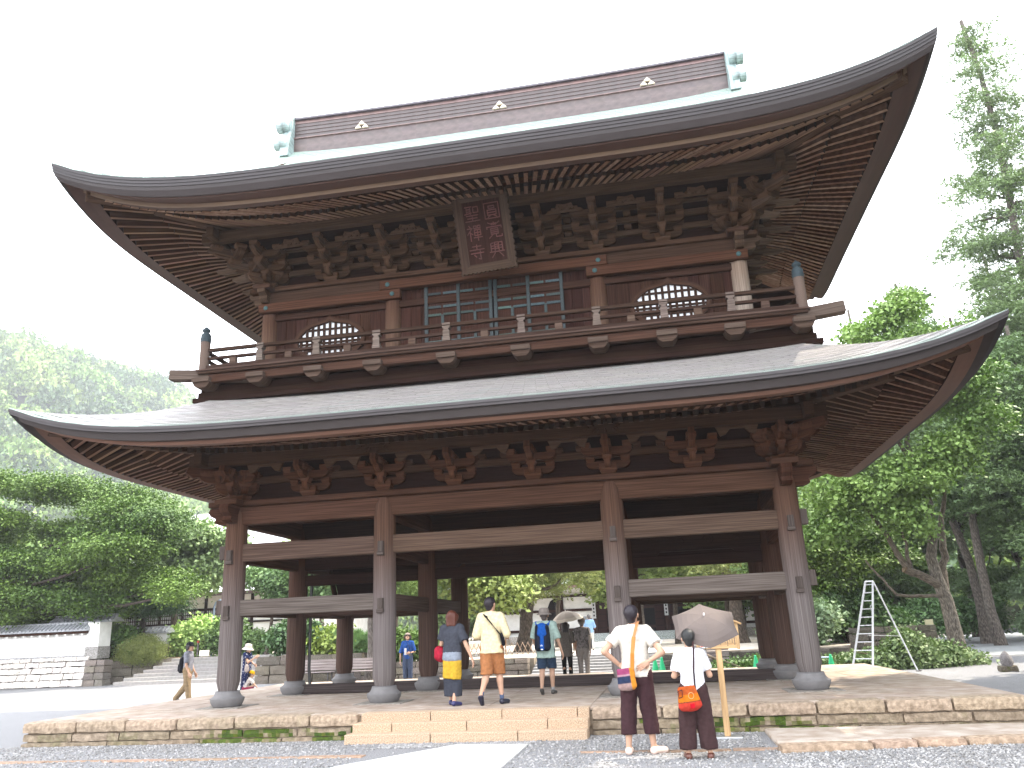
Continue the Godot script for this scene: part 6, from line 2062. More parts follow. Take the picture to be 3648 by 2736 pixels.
	for q in [["seat", Vector3(-0.1, 0.4, -0.2), Vector3(1.1, 0.44, 0.2)], ["backrest", Vector3(-0.15, 0.42, -0.24), Vector3(0.25, 0.95, -0.2)], ["leg", Vector3(-0.1, 0, -0.15), Vector3(-0.05, 0.4, 0.15)], ["leg", Vector3(1.03, 0, -0.15), Vector3(1.08, 0.4, 0.15)]]:
		m = MB.new(3)
		m.bb(q[1], q[2], Color(0.07, 0.055, 0.05), 0.006)
		put(q[0], m, M.wood, DB)
	# lamp post, bollard, info panel at the head of the left steps
	P = thing("lamp_post", "slim blue-grey lamp post with bent head at the top of the left steps", "lamp post", Vector3(-19.78, TOP_L, -24.0))
	m = MB.new(1)
	m.tube([Vector3(0, 0, 0), Vector3(0, 2.45, 0), Vector3(0.08, 2.62, 0)], [0.055, 0.05, 0.05], 10, Color(0.26, 0.31, 0.40))
	put("pole", m, M.metal, P)
	m = MB.new(2)
	m.bar(Vector3(0.04, 2.62, 0), Vector3(0.34, 2.76, 0), 0.13, 0.07, Color(0.26, 0.31, 0.40), 0.02)
	put("lamp_head", m, M.metal, P)
	P = thing("bollard", "dark bollard with a red band at the top of the left steps", "bollard", Vector3(-19.95, TOP_L, -23.0))
	m = MB.new(1)
	m.lathe(PackedVector2Array([Vector2(0.055, 0), Vector2(0.055, 0.70), Vector2(0.001, 0.71)]), 12, Transform3D(), [Color(0.10, 0.085, 0.085)])
	put("post", m, M.plastic, P)
	m = MB.new(2)
	m.lathe(PackedVector2Array([Vector2(0.058, 0.68), Vector2(0.058, 0.76), Vector2(0.05, 0.78), Vector2(0.001, 0.785)]), 12, Transform3D(), [Color(0.45, 0.05, 0.04)])
	put("red_band", m, M.plastic, P)
	for q in [[Vector3(-19.25, TOP_L, -23.9), Color(0.35, 0.45, 0.62), 0.34, 0.75, "pale blue panel beside the lamp post"], [Vector3(12.9, TOP_C, -21.5), Color(0.80, 0.80, 0.78), 0.42, 0.72, "white panel among the shrubs behind the rough stone wall"], [Vector3(14.0, TOP_C, -22.5), Color(0.72, 0.66, 0.42), 0.32, 0.75, "cream panel on legs right of the white one"], [Vector3(-18.9, TOP_L - 0.1, -21.85), Color(0.74, 0.66, 0.60), 0.5, 0.42, "low beige box at the top of the left steps"]]:
		P = thing("panel", q[4], "panel", q[0])
		m = MB.new(2)
		m.bb(Vector3(-q[2] / 2, q[3] * 0.35, -0.03), Vector3(q[2] / 2, q[3], 0.03), q[1], 0.008)
		put("face", m, M.paint, P)
		for sx in [-1, 1]:
			m = MB.new(3)
			m.bb(Vector3(sx * q[2] * 0.4 - 0.02, -0.05, -0.02), Vector3(sx * q[2] * 0.4 + 0.02, q[3] * 0.36, 0.02), Color(0.2, 0.19, 0.18))
			put("leg", m, M.metal, P)
	# crossed bamboo fences and stakes
	for q in [[Vector3(-5.6, TOP_C, -21.0), Vector3(-4.3, TOP_C, -21.6), "crossed bamboo fence left of the big juniper trunk"], [Vector3(-4.3, TOP_C, -21.7), Vector3(-2.6, TOP_C, -21.7), "crossed bamboo fence in front of the big juniper trunk"]]:
		P = thing("bamboo_fence", q[2], "fence")
		var n := 7
		for i in n:
			for sx in [-1, 1]:
				var a: Vector3 = q[0].lerp(q[1], (i + 0.5) / n)
				m = MB.new(i)
				m.tube([a + Vector3(0.13 * sx, 0, 0.012 * sx), a + Vector3(-0.13 * sx, 0.52, 0.012 * sx)], [0.014], 6, jit(Color(0.48, 0.36, 0.27)))
				put("bamboo_stick", m, M.wood_new, P)
	for q in [[Vector3(-4.55, GY, -15.2), 1.75, Color(0.50, 0.46, 0.40), "thin pale stake left of the man in the yellow shirt"], [Vector3(-4.35, TOP_C, -23.0), 1.6, Color(0.50, 0.29, 0.15), "thin orange-brown stake by the juniper trunk"], [Vector3(-4.75, GY, -15.3), 1.3, Color(0.46, 0.40, 0.34), "short pale stake leaning beside the taller pale stake"]]:
		m = MB.new(4)
		m.tube([Vector3.ZERO, Vector3(0.04, q[1], 0)], [0.03, 0.026], 8, q[2])
		var o := put("stake", m, M.wood_new)
		o.position = q[0]
		tag(o, q[3], "stake")
	# clipped branch ends on the gutter: none; gnarled trunk beside the left bench
	tree("garden_tree", "grey mottled tree trunk behind the blue shirt with dark crown under the beams", Vector3(-8.4, GY, -15.9), 4.2, 0.2, Vector3(0.25, 0, 0), ball_blobs(8, Vector3(0.2, 4.4, -0.3), Vector3(1.6, 0.7, 0.9), Vector2(0.5, 0.9), 91), "broad", 900, Color(0.06, 0.10, 0.03), Color(0.14, 0.2, 0.05), Color(0.24, 0.21, 0.185), Vector2(0.5, 0.9))
	umbrellas()

# a ribbed canopy; local +Y is the shaft
func canopy(T: Node3D, R: float, dep: float, n: int, col: Color, rim: Color, shaft: float, sag := 0.10):
	var fn := func(a: float, t: float) -> Vector3:
		var ph := fposmod(a * n / TAU, 1.0)
		var valley := 1.0 - 4.0 * pow(ph - 0.5, 2.0)
		var r: float = R * t * (1.0 - sag * valley * t * t)
		return Vector3(cos(a) * r, dep * (1.0 - t * t) - 0.02 * valley * t, sin(a) * r)
	for k in n:
		var m := MB.new(k)
		for j in 6:
			for i in 6:
				var a0: float = TAU * (k + i / 6.0) / n
				var a1: float = TAU * (k + (i + 1) / 6.0) / n - (0.0001 if i == 5 else 0.0)
				var t0 := j / 6.0
				var t1 := (j + 1) / 6.0
				var p := [fn.call(a0, t0), fn.call(a1, t0), fn.call(a1, t1), fn.call(a0, t1)]
				var nn: Vector3 = (p[2] - p[0]).cross(p[3] - p[1] + Vector3(0.0001, 0, 0)).normalized()
				if nn.y < 0: nn = -nn
				m.quad(p[0], p[1], p[2], p[3], nn, Vector2(a0, t0), Vector2(a1, t0), Vector2(a1, t1), Vector2(a0, t1), rim if j == 5 else col)
		put("panel", m, M.cloth_thin, T)
		var rb := MB.new(k)
		var a := TAU * k / n
		rb.tube([Vector3(0, dep - 0.015, 0), fn.call(a, 0.5) - Vector3(0, 0.008, 0), fn.call(a, 1.0) - Vector3(0, 0.004, 0)], [0.003], 4, Color(0.1, 0.1, 0.1))
		put("rib", rb, M.metal, T)
	var s := MB.new(9)
	s.tube([Vector3(0, dep + 0.04, 0), Vector3(0, -shaft, 0)], [0.006], 6, Color(0.2, 0.19, 0.18))
	put("shaft", s, M.metal, T)
	s = MB.new(10)
	s.ell(Vector3(0, dep + 0.02, 0), Vector3(0.012, 0.025, 0.012), 5, Color(0.75, 0.74, 0.72))
	put("tip", s, M.plastic, T)
	s = MB.new(11)
	s.tube([Vector3(0, -shaft + 0.06, 0), Vector3(0, -shaft - 0.05, 0)], [0.013], 8, Color(0.06, 0.05, 0.05))
	put("handle", s, M.plastic, T)

func umbrellas():
	var U := thing("umbrella", "dark taupe folding umbrella tilted back over the shoulder of the woman in white", "umbrella")
	var n := Vector3(0.02, 0.80, 0.62).normalized()
	var x := n.cross(Vector3(0.2, 0, 1)).normalized()
	U.transform = Transform3D(Basis(x, n, x.cross(n)), Vector3(3.60, 1.16, 4.40))
	U.rotate_object_local(Vector3.UP, 0.35)
	canopy(U, 0.455, 0.15, 6, Color(0.105, 0.085, 0.078), Color(0.10, 0.081, 0.074), 0.48, 0.16)
	var P := thing("parasol", "beige scalloped parasol held over the woman in grey-brown beyond the gate", "umbrella")
	n = Vector3(-0.12, 0.97, 0.1).normalized()
	x = n.cross(Vector3(0, 0, 1)).normalized()
	P.transform = Transform3D(Basis(x, n, x.cross(n)), Vector3(0.36, 1.43, -7.9))
	canopy(P, 0.46, 0.25, 8, Color(0.48, 0.40, 0.33), Color(0.66, 0.58, 0.47), 0.55, 0.05)
	P = thing("parasol", "small grey parasol far off on the terrace before the hall", "umbrella", Vector3(-1.25, 1.62, -30.2))
	canopy(P, 0.45, 0.2, 8, Color(0.30, 0.30, 0.33), Color(0.32, 0.32, 0.35), 0.5, 0.05)

# ---------------------------------------------------------------- people: blended capsules meshed as one skin
# bone: [a, b, ra, rb, options]; options: S scale of space about a, flat end, col
func field(mb: MB, bones: Array, cell: float, kk: float, col: Color, cuts := [], wrinkle := 0.0, xf := Transform3D()):
	var lo := Vector3.ONE * 1e6
	var hi := -lo
	for b in bones:
		var S: Vector3 = b[4].get("S", Vector3.ONE) if b.size() > 4 else Vector3.ONE
		for e in [[b[0], b[2]], [b[1], b[3]]]:
			lo = lo.min(e[0] - S * e[1])
			hi = hi.max(e[0] + S * e[1])
	lo -= Vector3.ONE * cell * 3.0
	hi += Vector3.ONE * cell * 3.0
	var nx := int((hi.x - lo.x) / cell) + 2
	var ny := int((hi.y - lo.y) / cell) + 2
	var nzz := int((hi.z - lo.z) / cell) + 2
	var F := PackedFloat32Array()
	F.resize(nx * ny * nzz)
	F.fill(9.0)
	var sy := nx
	var sz := nx * ny
	for b in bones:
		var op: Dictionary = b[4] if b.size() > 4 else {}
		var S: Vector3 = op.get("S", Vector3.ONE)
		var smin: float = minf(S.x, minf(S.y, S.z))
		var a: Vector3 = b[0] / S
		var d: Vector3 = b[1] / S - a
		var dd := maxf(d.length_squared(), 1e-9)
		var len := sqrt(dd)
		var ra: float = b[2]
		var rb: float = b[3]
		var flat: bool = op.get("flat", false)
		var mg := cell * 2.5 + kk
		var l: Vector3 = (b[0] - S * ra).min(b[1] - S * rb) - Vector3.ONE * mg
		var h: Vector3 = (b[0] + S * ra).max(b[1] + S * rb) + Vector3.ONE * mg
		var x0 := maxi(0, int((l.x - lo.x) / cell))
		var x1 := mini(nx - 1, int((h.x - lo.x) / cell) + 1)
		var y0 := maxi(0, int((l.y - lo.y) / cell))
		var y1 := mini(ny - 1, int((h.y - lo.y) / cell) + 1)
		var z0 := maxi(0, int((l.z - lo.z) / cell))
		var z1 := mini(nzz - 1, int((h.z - lo.z) / cell) + 1)
		for z in range(z0, z1 + 1):
			for y in range(y0, y1 + 1):
				var at := z * sz + y * sy
				for x in range(x0, x1 + 1):
					var p := Vector3(lo.x + x * cell, lo.y + y * cell, lo.z + z * cell) / S - a
					var tu := p.dot(d) / dd
					var t := clampf(tu, 0.0, 1.0)
					var v := ((p - d * t).length() - ra - (rb - ra) * t) * smin
					if flat and tu > 1.0 - rb * 0.3 / len: v = maxf(v, (tu - 1.0) * len * smin)
					var o := F[at + x]
					var g := maxf(kk - absf(o - v), 0.0)
					F[at + x] = minf(o, v) - (g * g * 0.25 / kk if kk > 0.0 else 0.0)
	if cuts.size() > 0:
		for i in F.size():
			if F[i] < cell * 2.0:
				var x := i % nx
				var y := (i / nx) % ny
				var p := lo + Vector3(x, y, i / sz) * cell
				for q in cuts: F[i] = maxf(F[i], (p - q[0]).dot(q[1]))
	# one vertex in each cell that the surface crosses
	var id := {}
	var P := PackedVector3Array()
	var offs := [0, 1, sy, sy + 1, sz, sz + 1, sz + sy, sz + sy + 1]
	var cv := [Vector3(0, 0, 0), Vector3(1, 0, 0), Vector3(0, 1, 0), Vector3(1, 1, 0), Vector3(0, 0, 1), Vector3(1, 0, 1), Vector3(0, 1, 1), Vector3(1, 1, 1)]
	var edges := [[0, 1], [2, 3], [4, 5], [6, 7], [0, 2], [1, 3], [4, 6], [5, 7], [0, 4], [1, 5], [2, 6], [3, 7]]
	var lim := cell * 1.8
	for z in nzz - 1:
		for y in ny - 1:
			var at := z * sz + y * sy
			for x in nx - 1:
				var i := at + x
				if absf(F[i]) > lim: continue
				var m := 0
				for k in 8:
					if F[i + offs[k]] < 0.0: m += 1
				if m == 0 or m == 8: continue
				var s := Vector3.ZERO
				var n := 0
				for e in edges:
					var fa := F[i + offs[e[0]]]
					var fb := F[i + offs[e[1]]]
					if (fa < 0.0) != (fb < 0.0):
						s += cv[e[0]].lerp(cv[e[1]], fa / (fa - fb))
						n += 1
				id[i] = P.size()
				P.append(lo + (Vector3(x, y, z) + s / n) * cell)
	var Q := []
	for i in id:
		var f0 := F[i]
		# the three edges that leave this corner
		for ax in 3:
			var o: int = [1, sy, sz][ax]
			var u: int = [sy, sz, 1][ax]
			var w: int = [sz, 1, sy][ax]
			var f1 := F[i + o]
			if (f0 < 0.0) == (f1 < 0.0): continue
			if not (id.has(i - u) and id.has(i - w) and id.has(i - u - w)): continue
			var q := [id[i], id[i - u], id[i - u - w], id[i - w]]
			if f0 < 0.0: q.reverse()
			Q.append(q)
	var Nn := PackedVector3Array()
	Nn.resize(P.size())
	for q in Q:
		var nn := (P[q[2]] - P[q[0]]).cross(P[q[3]] - P[q[1]])
		for k in 4: Nn[q[k]] += nn
	for i in P.size():
		Nn[i] = Nn[i].normalized()
		if wrinkle > 0.0:
			var w := P[i]
			P[i] += Nn[i] * wrinkle * (nz(w.x * 9.0, w.y * 3.5, w.z * 9.0) + 0.5 * nz(w.x * 20.0, w.y * 12.0, w.z * 20.0))
	if wrinkle > 0.0:
		Nn.fill(Vector3.ZERO)
		for q in Q:
			var nn := (P[q[2]] - P[q[0]]).cross(P[q[3]] - P[q[1]])
			for k in 4: Nn[q[k]] += nn
		for i in P.size(): Nn[i] = Nn[i].normalized()
	# orient outwards: the field grows outwards
	var sign := 0.0
	var ctr := (lo + hi) * 0.5
	for i in range(0, P.size(), 7): sign += Nn[i].dot(P[i] - ctr)
	var sg := 1.0 if sign > 0.0 else -1.0
	for q in Q:
		var pp := []
		var nn2 := []
		for k in 4:
			pp.append(xf * P[q[k]])
			nn2.append((xf.basis * Nn[q[k]] * sg).normalized())
		mb.squad(pp, nn2, [Vector2(P[q[0]].x, P[q[0]].y) * 2.0, Vector2(P[q[1]].x, P[q[1]].y) * 2.0, Vector2(P[q[2]].x, P[q[2]].y) * 2.0, Vector2(P[q[3]].x, P[q[3]].y) * 2.0], [col, col, col, col])

func add_copy(mb: MB, src: MB, xf: Transform3D, col = null):
	var nb := xf.basis.inverse().transposed()
	var flip := xf.basis.determinant() < 0.0
	for i in range(0, src.v.size(), 3):
		for k in ([0, 2, 1] if flip else [0, 1, 2]):
			mb.v.append(xf * src.v[i + k])
			mb.n.append((nb * src.n[i + k]).normalized())
			mb.t.append(src.t[i + k])
			mb.c.append(src.c[i + k] if col == null else src.c[i + k] * col)

var HEAD: MB
var HAND: MB
var HAND_OPEN: MB

func make_parts():
	# head of height 0.235 about its centre, facing +Z
	HEAD = MB.new(1)
	field(HEAD, [
		[Vector3(0, 0.035, -0.012), Vector3(0, 0.035, -0.012), 0.084, 0.084, {"S": Vector3(0.92, 1.0, 1.12)}],
		[Vector3(0, -0.02, 0.03), Vector3(0, -0.06, 0.035), 0.062, 0.048, {"S": Vector3(0.95, 1, 1)}],
		[Vector3(0, -0.088, 0.055), Vector3(0, -0.09, 0.05), 0.024, 0.024],
		[Vector3(0, 0.005, 0.088), Vector3(0, -0.032, 0.104), 0.008, 0.013],
		[Vector3(-0.03, 0.024, 0.078), Vector3(0.03, 0.024, 0.078), 0.014, 0.014],
		[Vector3(-0.014, -0.062, 0.088), Vector3(0.014, -0.062, 0.088), 0.009, 0.009],
		[Vector3(-0.078, -0.012, -0.005), Vector3(-0.082, 0.018, -0.012), 0.012, 0.017, {"S": Vector3(0.5, 1, 0.8)}],
		[Vector3(0.078, -0.012, -0.005), Vector3(0.082, 0.018, -0.012), 0.012, 0.017, {"S": Vector3(0.5, 1, 0.8)}]], 0.0062, 0.014, Color(1, 1, 1))
	for sx in [-1, 1]:
		HEAD.ell(Vector3(0.031 * sx, 0.006, 0.084), Vector3(0.012, 0.006, 0.006), 5, Color(0.9, 0.9, 0.9))
		HEAD.ell(Vector3(0.031 * sx, 0.006, 0.0885), Vector3(0.005, 0.0052, 0.003), 4, Color(0.03, 0.02, 0.02))
	HEAD.ell(Vector3(0, -0.0625, 0.0955), Vector3(0.02, 0.0035, 0.003), 4, Color(0.6, 0.3, 0.28))
	# right hand hanging from the wrist along -Y, palm towards +X, thumb forward
	for v in 2:
		var h := MB.new(2 + v)
		var cu: float = 0.55 if v == 0 else 0.12
		var bs := [[Vector3(0, 0.01, 0), Vector3(0, -0.03, 0), 0.024, 0.026, {"S": Vector3(0.75, 1, 1)}], [Vector3(0, -0.03, -0.018), Vector3(0, -0.082, -0.024), 0.016, 0.014], [Vector3(0, -0.03, 0.018), Vector3(0, -0.085, 0.024), 0.017, 0.014], [Vector3(0, -0.04, 0), Vector3(0, -0.088, 0), 0.018, 0.015]]
		for f in 4:
			var z: float = [0.030, 0.010, -0.010, -0.029][f]
			var ln: float = [0.040, 0.045, 0.041, 0.032][f]
			var p := Vector3(0, -0.085 - (0.004 if f == 1 or f == 2 else 0.0), z)
			var a := cu * 0.5
			for s in 3:
				var q: Vector3 = p + Vector3(sin(a), -cos(a), (z * 0.06)) * ln * [1.0, 0.66, 0.55][s]
				bs.append([p, q, [0.0092, 0.0085, 0.0078][s], [0.0085, 0.0078, 0.0065][s]])
				p = q
				a += cu * 0.75
		bs.append([Vector3(0.004, -0.022, 0.022), Vector3(0.014, -0.058, 0.048), 0.014, 0.0105])
		bs.append([Vector3(0.014, -0.058, 0.048), Vector3(0.022, -0.088, 0.052), 0.0105, 0.0075])
		field(h, bs, 0.0042, 0.006, Color(1, 1, 1))
		if v == 0: HAND = h
		else: HAND_OPEN = h

const SKIN := Color(0.50, 0.30, 0.205)

# spec: joints in the body's own axes, forward +Z, left +X, feet at y 0
func person(sp: Dictionary) -> Node3D:
	var H: float = sp.h
	var T := thing("person", sp.label, "person", sp.at, sp.turn)
	var far: bool = sp.get("far", false)
	var cell: float = sp.get("cell", 0.022 if far else 0.0155)
	var sk: Color = sp.get("skin", SKIN)
	var lean: Vector3 = sp.get("lean", Vector3.ZERO)
	var J := {"hip": Vector3(0, 0.53 * H, 0), "sh": Vector3(0, 0.815 * H, -0.01) + lean, "head": Vector3(0, 0.925 * H, 0.02) + lean * 1.25}
	for s in [[1, "l"], [-1, "r"]]:
		J["hip" + s[1]] = J.hip + Vector3(0.052 * H * s[0], -0.01, 0)
		J["knee" + s[1]] = Vector3(0.055 * H * s[0], 0.285 * H, 0.012)
		J["ank" + s[1]] = Vector3(0.055 * H * s[0], 0.048 * H, -0.02)
		J["toe" + s[1]] = Vector3(0.065 * H * s[0], 0.018 * H, 0.09)
		J["sh" + s[1]] = J.sh + Vector3(0.093 * H * s[0] * sp.get("broad", 1.0), 0, 0)
		J["elb" + s[1]] = J["sh" + s[1]] + Vector3(0.028 * H * s[0], -0.180 * H, -0.02)
		J["wri" + s[1]] = J["elb" + s[1]] + Vector3(0.0, -0.150 * H, 0.035)
	for k in sp.get("j", {}): J[k] = sp.j[k]
	var mid: Vector3 = J.hip.lerp(J.sh, 0.42)
	var up: Vector3 = J.hip.lerp(J.sh, 0.80)
	var sx := 0.041 * H
	var tor := func(e: float) -> Array:
		return [[up + Vector3(sx, 0, 0), mid + Vector3(sx * 0.72, 0, 0), 0.060 * H + e, 0.052 * H + e, {"S": Vector3(1, 1, 0.92)}], [up - Vector3(sx, 0, 0), mid - Vector3(sx * 0.72, 0, 0), 0.060 * H + e, 0.052 * H + e, {"S": Vector3(1, 1, 0.92)}],
			[mid + Vector3(sx * 0.72, 0, 0), J.hip + Vector3(sx, 0, 0), 0.052 * H + e, 0.058 * H + e], [mid - Vector3(sx * 0.72, 0, 0), J.hip - Vector3(sx, 0, 0), 0.052 * H + e, 0.058 * H + e],
			[J.sh + Vector3(0, 0.012 * H, 0), J.shl, 0.036 * H + e * 0.7, 0.034 * H + e * 0.6], [J.sh + Vector3(0, 0.012 * H, 0), J.shr, 0.036 * H + e * 0.7, 0.034 * H + e * 0.6]]
	# skin: one continuous surface
	var body := MB.new(5)
	var bones: Array = tor.call(-0.004)
	bones.append([J.sh + Vector3(0, 0.005, 0), J.head + Vector3(0, -0.06, -0.02), 0.033 * H, 0.029 * H])
	for s in ["l", "r"]:
		bones.append([J["sh" + s], J["elb" + s], 0.029 * H, 0.022 * H])
		bones.append([J["elb" + s], J["wri" + s], 0.0225 * H, 0.0150 * H])
		bones.append([J["hip" + s], J["knee" + s], 0.048 * H, 0.033 * H])
		var calf: Vector3 = J["knee" + s].lerp(J["ank" + s], 0.3) + Vector3(0, 0, -0.008)
		bones.append([J["knee" + s], calf, 0.031 * H, 0.032 * H])
		bones.append([calf, J["ank" + s], 0.032 * H, 0.019 * H])
		bones.append([J["ank" + s] + Vector3(0, -0.015, 0), J["toe" + s], 0.02 * H, 0.016 * H])
	field(body, bones, cell, 0.022, sk)
	var hb := Basis.from_euler(sp.get("look", Vector3.ZERO))
	var hs: float = 0.235 / 0.235 * (0.5 + 0.58 * H / 1.72 if H > 1.2 else 0.82)
	add_copy(body, HEAD, Transform3D(hb.scaled(Vector3.ONE * hs), J.head), sk)
	for s in [[1.0, "l"], [-1.0, "r"]]:
		var w: Vector3 = J["wri" + s[1]]
		var d: Vector3 = (w - J["elb" + s[1]]).normalized()
		var open: bool = sp.get("open", false)
		if sp.has("hand" + s[1]): d = (sp["hand" + s[1]] as Vector3).normalized()
		var inw := Vector3(-s[0], 0, 0.0)
		if sp.has("palm" + s[1]): inw = sp["palm" + s[1]]
		inw = (inw - d * inw.dot(d)).normalized()
		var z := inw.cross(-d) if s[0] < 0 else (-d).cross(inw)
		# the model hand is a right hand: +X palm, -Y fingers, +Z thumb
		var bs := Basis(inw, -d, z if s[0] < 0 else z)
		if z.dot(Vector3.BACK) < -0.3 and not sp.has("palm" + s[1]): bs.z = -bs.z
		add_copy(body, HAND_OPEN if open else HAND, Transform3D(bs.scaled_local(Vector3.ONE * hs * 0.97), w + d * 0.005), sk)
	put("body", body, M.skin, T)
	# hair
	if sp.has("hair"):
		var hr := MB.new(6)
		var hc: Color = sp.hair
		var hbones := [[Vector3(0, 0.052, -0.022), Vector3(0, 0.045, -0.02), 0.092, 0.090, {"S": Vector3(0.96, 0.92, 1.10)}], [Vector3(0, 0.01, -0.055), Vector3(0, -0.035, -0.052), 0.066, 0.05]]
		var hl: float = sp.get("hair_len", 0.0)
		if hl > 0.0:
			for q in [Vector3(0.055, 0, -0.03), Vector3(-0.055, 0, -0.03), Vector3(0, 0, -0.06), Vector3(0.05, 0, -0.06), Vector3(-0.05, 0, -0.06), Vector3(0.078, 0, 0.0), Vector3(-0.078, 0, 0.0)]:
				hbones.append([q + Vector3(0, 0.03, 0), q * 1.08 + Vector3(0, -hl, 0), 0.042, 0.034 if q.z < -0.01 else 0.022])
		var hcut := [[Vector3(0, 0.045, 0.05), Vector3(0, -0.75, 1.0).normalized()]]
		if sp.has("hat"): hcut.append([Vector3(0, 0.055, 0), Vector3(0, 1, 0)])
		field(hr, hbones, 0.0095, 0.02, hc, hcut, 0.006, Transform3D(hb.scaled(Vector3.ONE * hs), J.head))
		put("hair", hr, M.hair, T)
	if sp.has("hat"):
		var ht := MB.new(7)
		var c: Color = sp.hat
		var br: float = sp.get("brim", 0.0)
		var px := Transform3D(hb.scaled(Vector3.ONE * hs), J.head)
		if br > 0.0:
			var dr: float = sp.get("droop", 0.02)
			ht.lathe(PackedVector2Array([Vector2(0.10 + br, 0.045 - dr), Vector2(0.10 + br, 0.05 - dr), Vector2(0.106, 0.062), Vector2(0.103, 0.10), Vector2(0.09, 0.142), Vector2(0.05, 0.155), Vector2(0.001, 0.157)]), 22, px * Transform3D(Basis.from_scale(Vector3(0.96, 1, 1.08)), Vector3(0, 0, -0.012)), [c, c, c * 0.7, c], 0.012)
			ht.lathe(PackedVector2Array([Vector2(0.10 + br, 0.045 - dr), Vector2(0.1, 0.055)]), 22, px * Transform3D(Basis.from_scale(Vector3(0.96, 1, 1.08)), Vector3(0, 0, -0.012)), [c * 0.8], 0.012)
		else:
			ht.lathe(PackedVector2Array([Vector2(0.103, 0.035), Vector2(0.104, 0.07), Vector2(0.09, 0.12), Vector2(0.05, 0.145), Vector2(0.001, 0.15)]), 20, px * Transform3D(Basis.from_scale(Vector3(0.95, 1, 1.08)), Vector3(0, 0, -0.012)), [c])
			ht.prism(PackedVector2Array([Vector2(-0.08, 0.06), Vector2(-0.07, 0.13), Vector2(-0.03, 0.165), Vector2(0.03, 0.165), Vector2(0.07, 0.13), Vector2(0.08, 0.06)]), px * Transform3D(Basis(Vector3.RIGHT, PI / 2 + 0.15), Vector3(0, 0.045, 0.0)), 0.006, c)
			ht.ell(px * Vector3(0, 0.15, -0.012), Vector3.ONE * 0.01, 4, c)
		put("hat", ht, M.cloth, T)
	if sp.has("glasses"):
		var gl := MB.new(8)
		var px := Transform3D(hb.scaled(Vector3.ONE * hs), J.head)
		for s in [-1, 1]:
			gl.ell(px * Vector3(0.032 * s, 0.008, 0.098), Vector3(0.022, 0.017, 0.006), 6, Color(0.02, 0.02, 0.02))
		gl.tube([px * Vector3(-0.08, 0.015, 0.03), px * Vector3(-0.05, 0.016, 0.092), px * Vector3(0.05, 0.016, 0.092), px * Vector3(0.08, 0.015, 0.03)], [0.003], 4, Color(0.02, 0.02, 0.02))
		put("sunglasses", gl, M.plastic, T)
	# top
	if sp.has("top"):
		var tp := MB.new(9)
		var e: float = sp.get("fit", 0.014)
		var tb: Array = tor.call(e)
		var hem: float = sp.get("hem", 0.48) * H
		for s in [-1, 1]:
			var q: Vector3 = J.hip + Vector3(sx * s * 1.04, 0, 0)
			tb.append([mid + Vector3(sx * 0.75 * s, 0, 0), Vector3(q.x, hem - 0.08, q.z), 0.054 * H + e, 0.061 * H + e + sp.get("flare", 0.0)])
		for s in ["l", "r"]:
			var sl: float = sp.get("sleeve", 0.7)
			var w: float = sp.get("loose", 0.012)
			var se: Vector3 = J["sh" + s].lerp(J["elb" + s], minf(sl, 1.0))
			tb.append([J["sh" + s], se, 0.034 * H + w, 0.028 * H + w * 1.5, {"flat": sl <= 1.0}])
			if sl > 1.0:
				tb.append([J["elb" + s], J["elb" + s].lerp(J["wri" + s], sl - 1.0), 0.028 * H + w, 0.022 * H + w, {"flat": true}])
		var nk: Vector3 = J.sh + Vector3(0, 0.048 * H, 0)
		tb.append([J.sh, nk, 0.04 * H + e * 0.5, 0.036 * H, {"flat": true}])
		field(tp, tb, cell, 0.02, sp.top, [[Vector3(0, hem, 0), Vector3(0, -1, 0)]], 0.011)
		if sp.has("paint"):
			for i in tp.v.size(): tp.c[i] = sp.paint.call(tp.v[i], sp.top)
		put(sp.get("top_name", "shirt"), tp, M.cloth, T)
	# trousers, shorts or skirt
	if sp.has("leg"):
		var lg := MB.new(10)
		var hy: float = sp.get("leg_hem", 0.06) * H
		var w: float = sp.get("leg_w", 0.014)
		var fl: float = sp.get("leg_flare", 0.0)
		var lb := [[J.hip + Vector3(sx, 0.045 * H, 0), J.hip + Vector3(sx, -0.03 * H, 0), 0.057 * H + 0.010, 0.061 * H + 0.010], [J.hip + Vector3(-sx, 0.045 * H, 0), J.hip + Vector3(-sx, -0.03 * H, 0), 0.057 * H + 0.010, 0.061 * H + 0.010]]
		if sp.get("skirt", false):
			for s in [-1.0, 0.0, 1.0]:
				lb.append([J.hip + Vector3(sx * s, -0.02 * H, 0), Vector3(J.hip.x + s * (sx * 0.8 + fl), hy - 0.05, J.hip.z + sp.get("swing", 0.0)), 0.064 * H + w, 0.055 * H + w + fl])
		else:
			for s in ["l", "r"]:
				lb.append([J["hip" + s], J["knee" + s], 0.052 * H + w, 0.036 * H + w + fl * 0.6])
				var an: Vector3 = J["ank" + s]
				lb.append([J["knee" + s], an + (an - J["knee" + s]) * 0.12, 0.036 * H + w + fl * 0.6, 0.027 * H + w + fl])
		var cuts := [[Vector3(0, hy, 0), Vector3(0, -1, 0)], [Vector3(0, J.hip.y + 0.075 * H, 0), Vector3(0, 1, 0)]]
		if sp.get("no_hem", false): cuts = [cuts[1]]
		field(lg, lb, cell, 0.018, sp.leg, cuts, 0.012)
		put(sp.get("leg_name", "trousers"), lg, M.cloth, T)
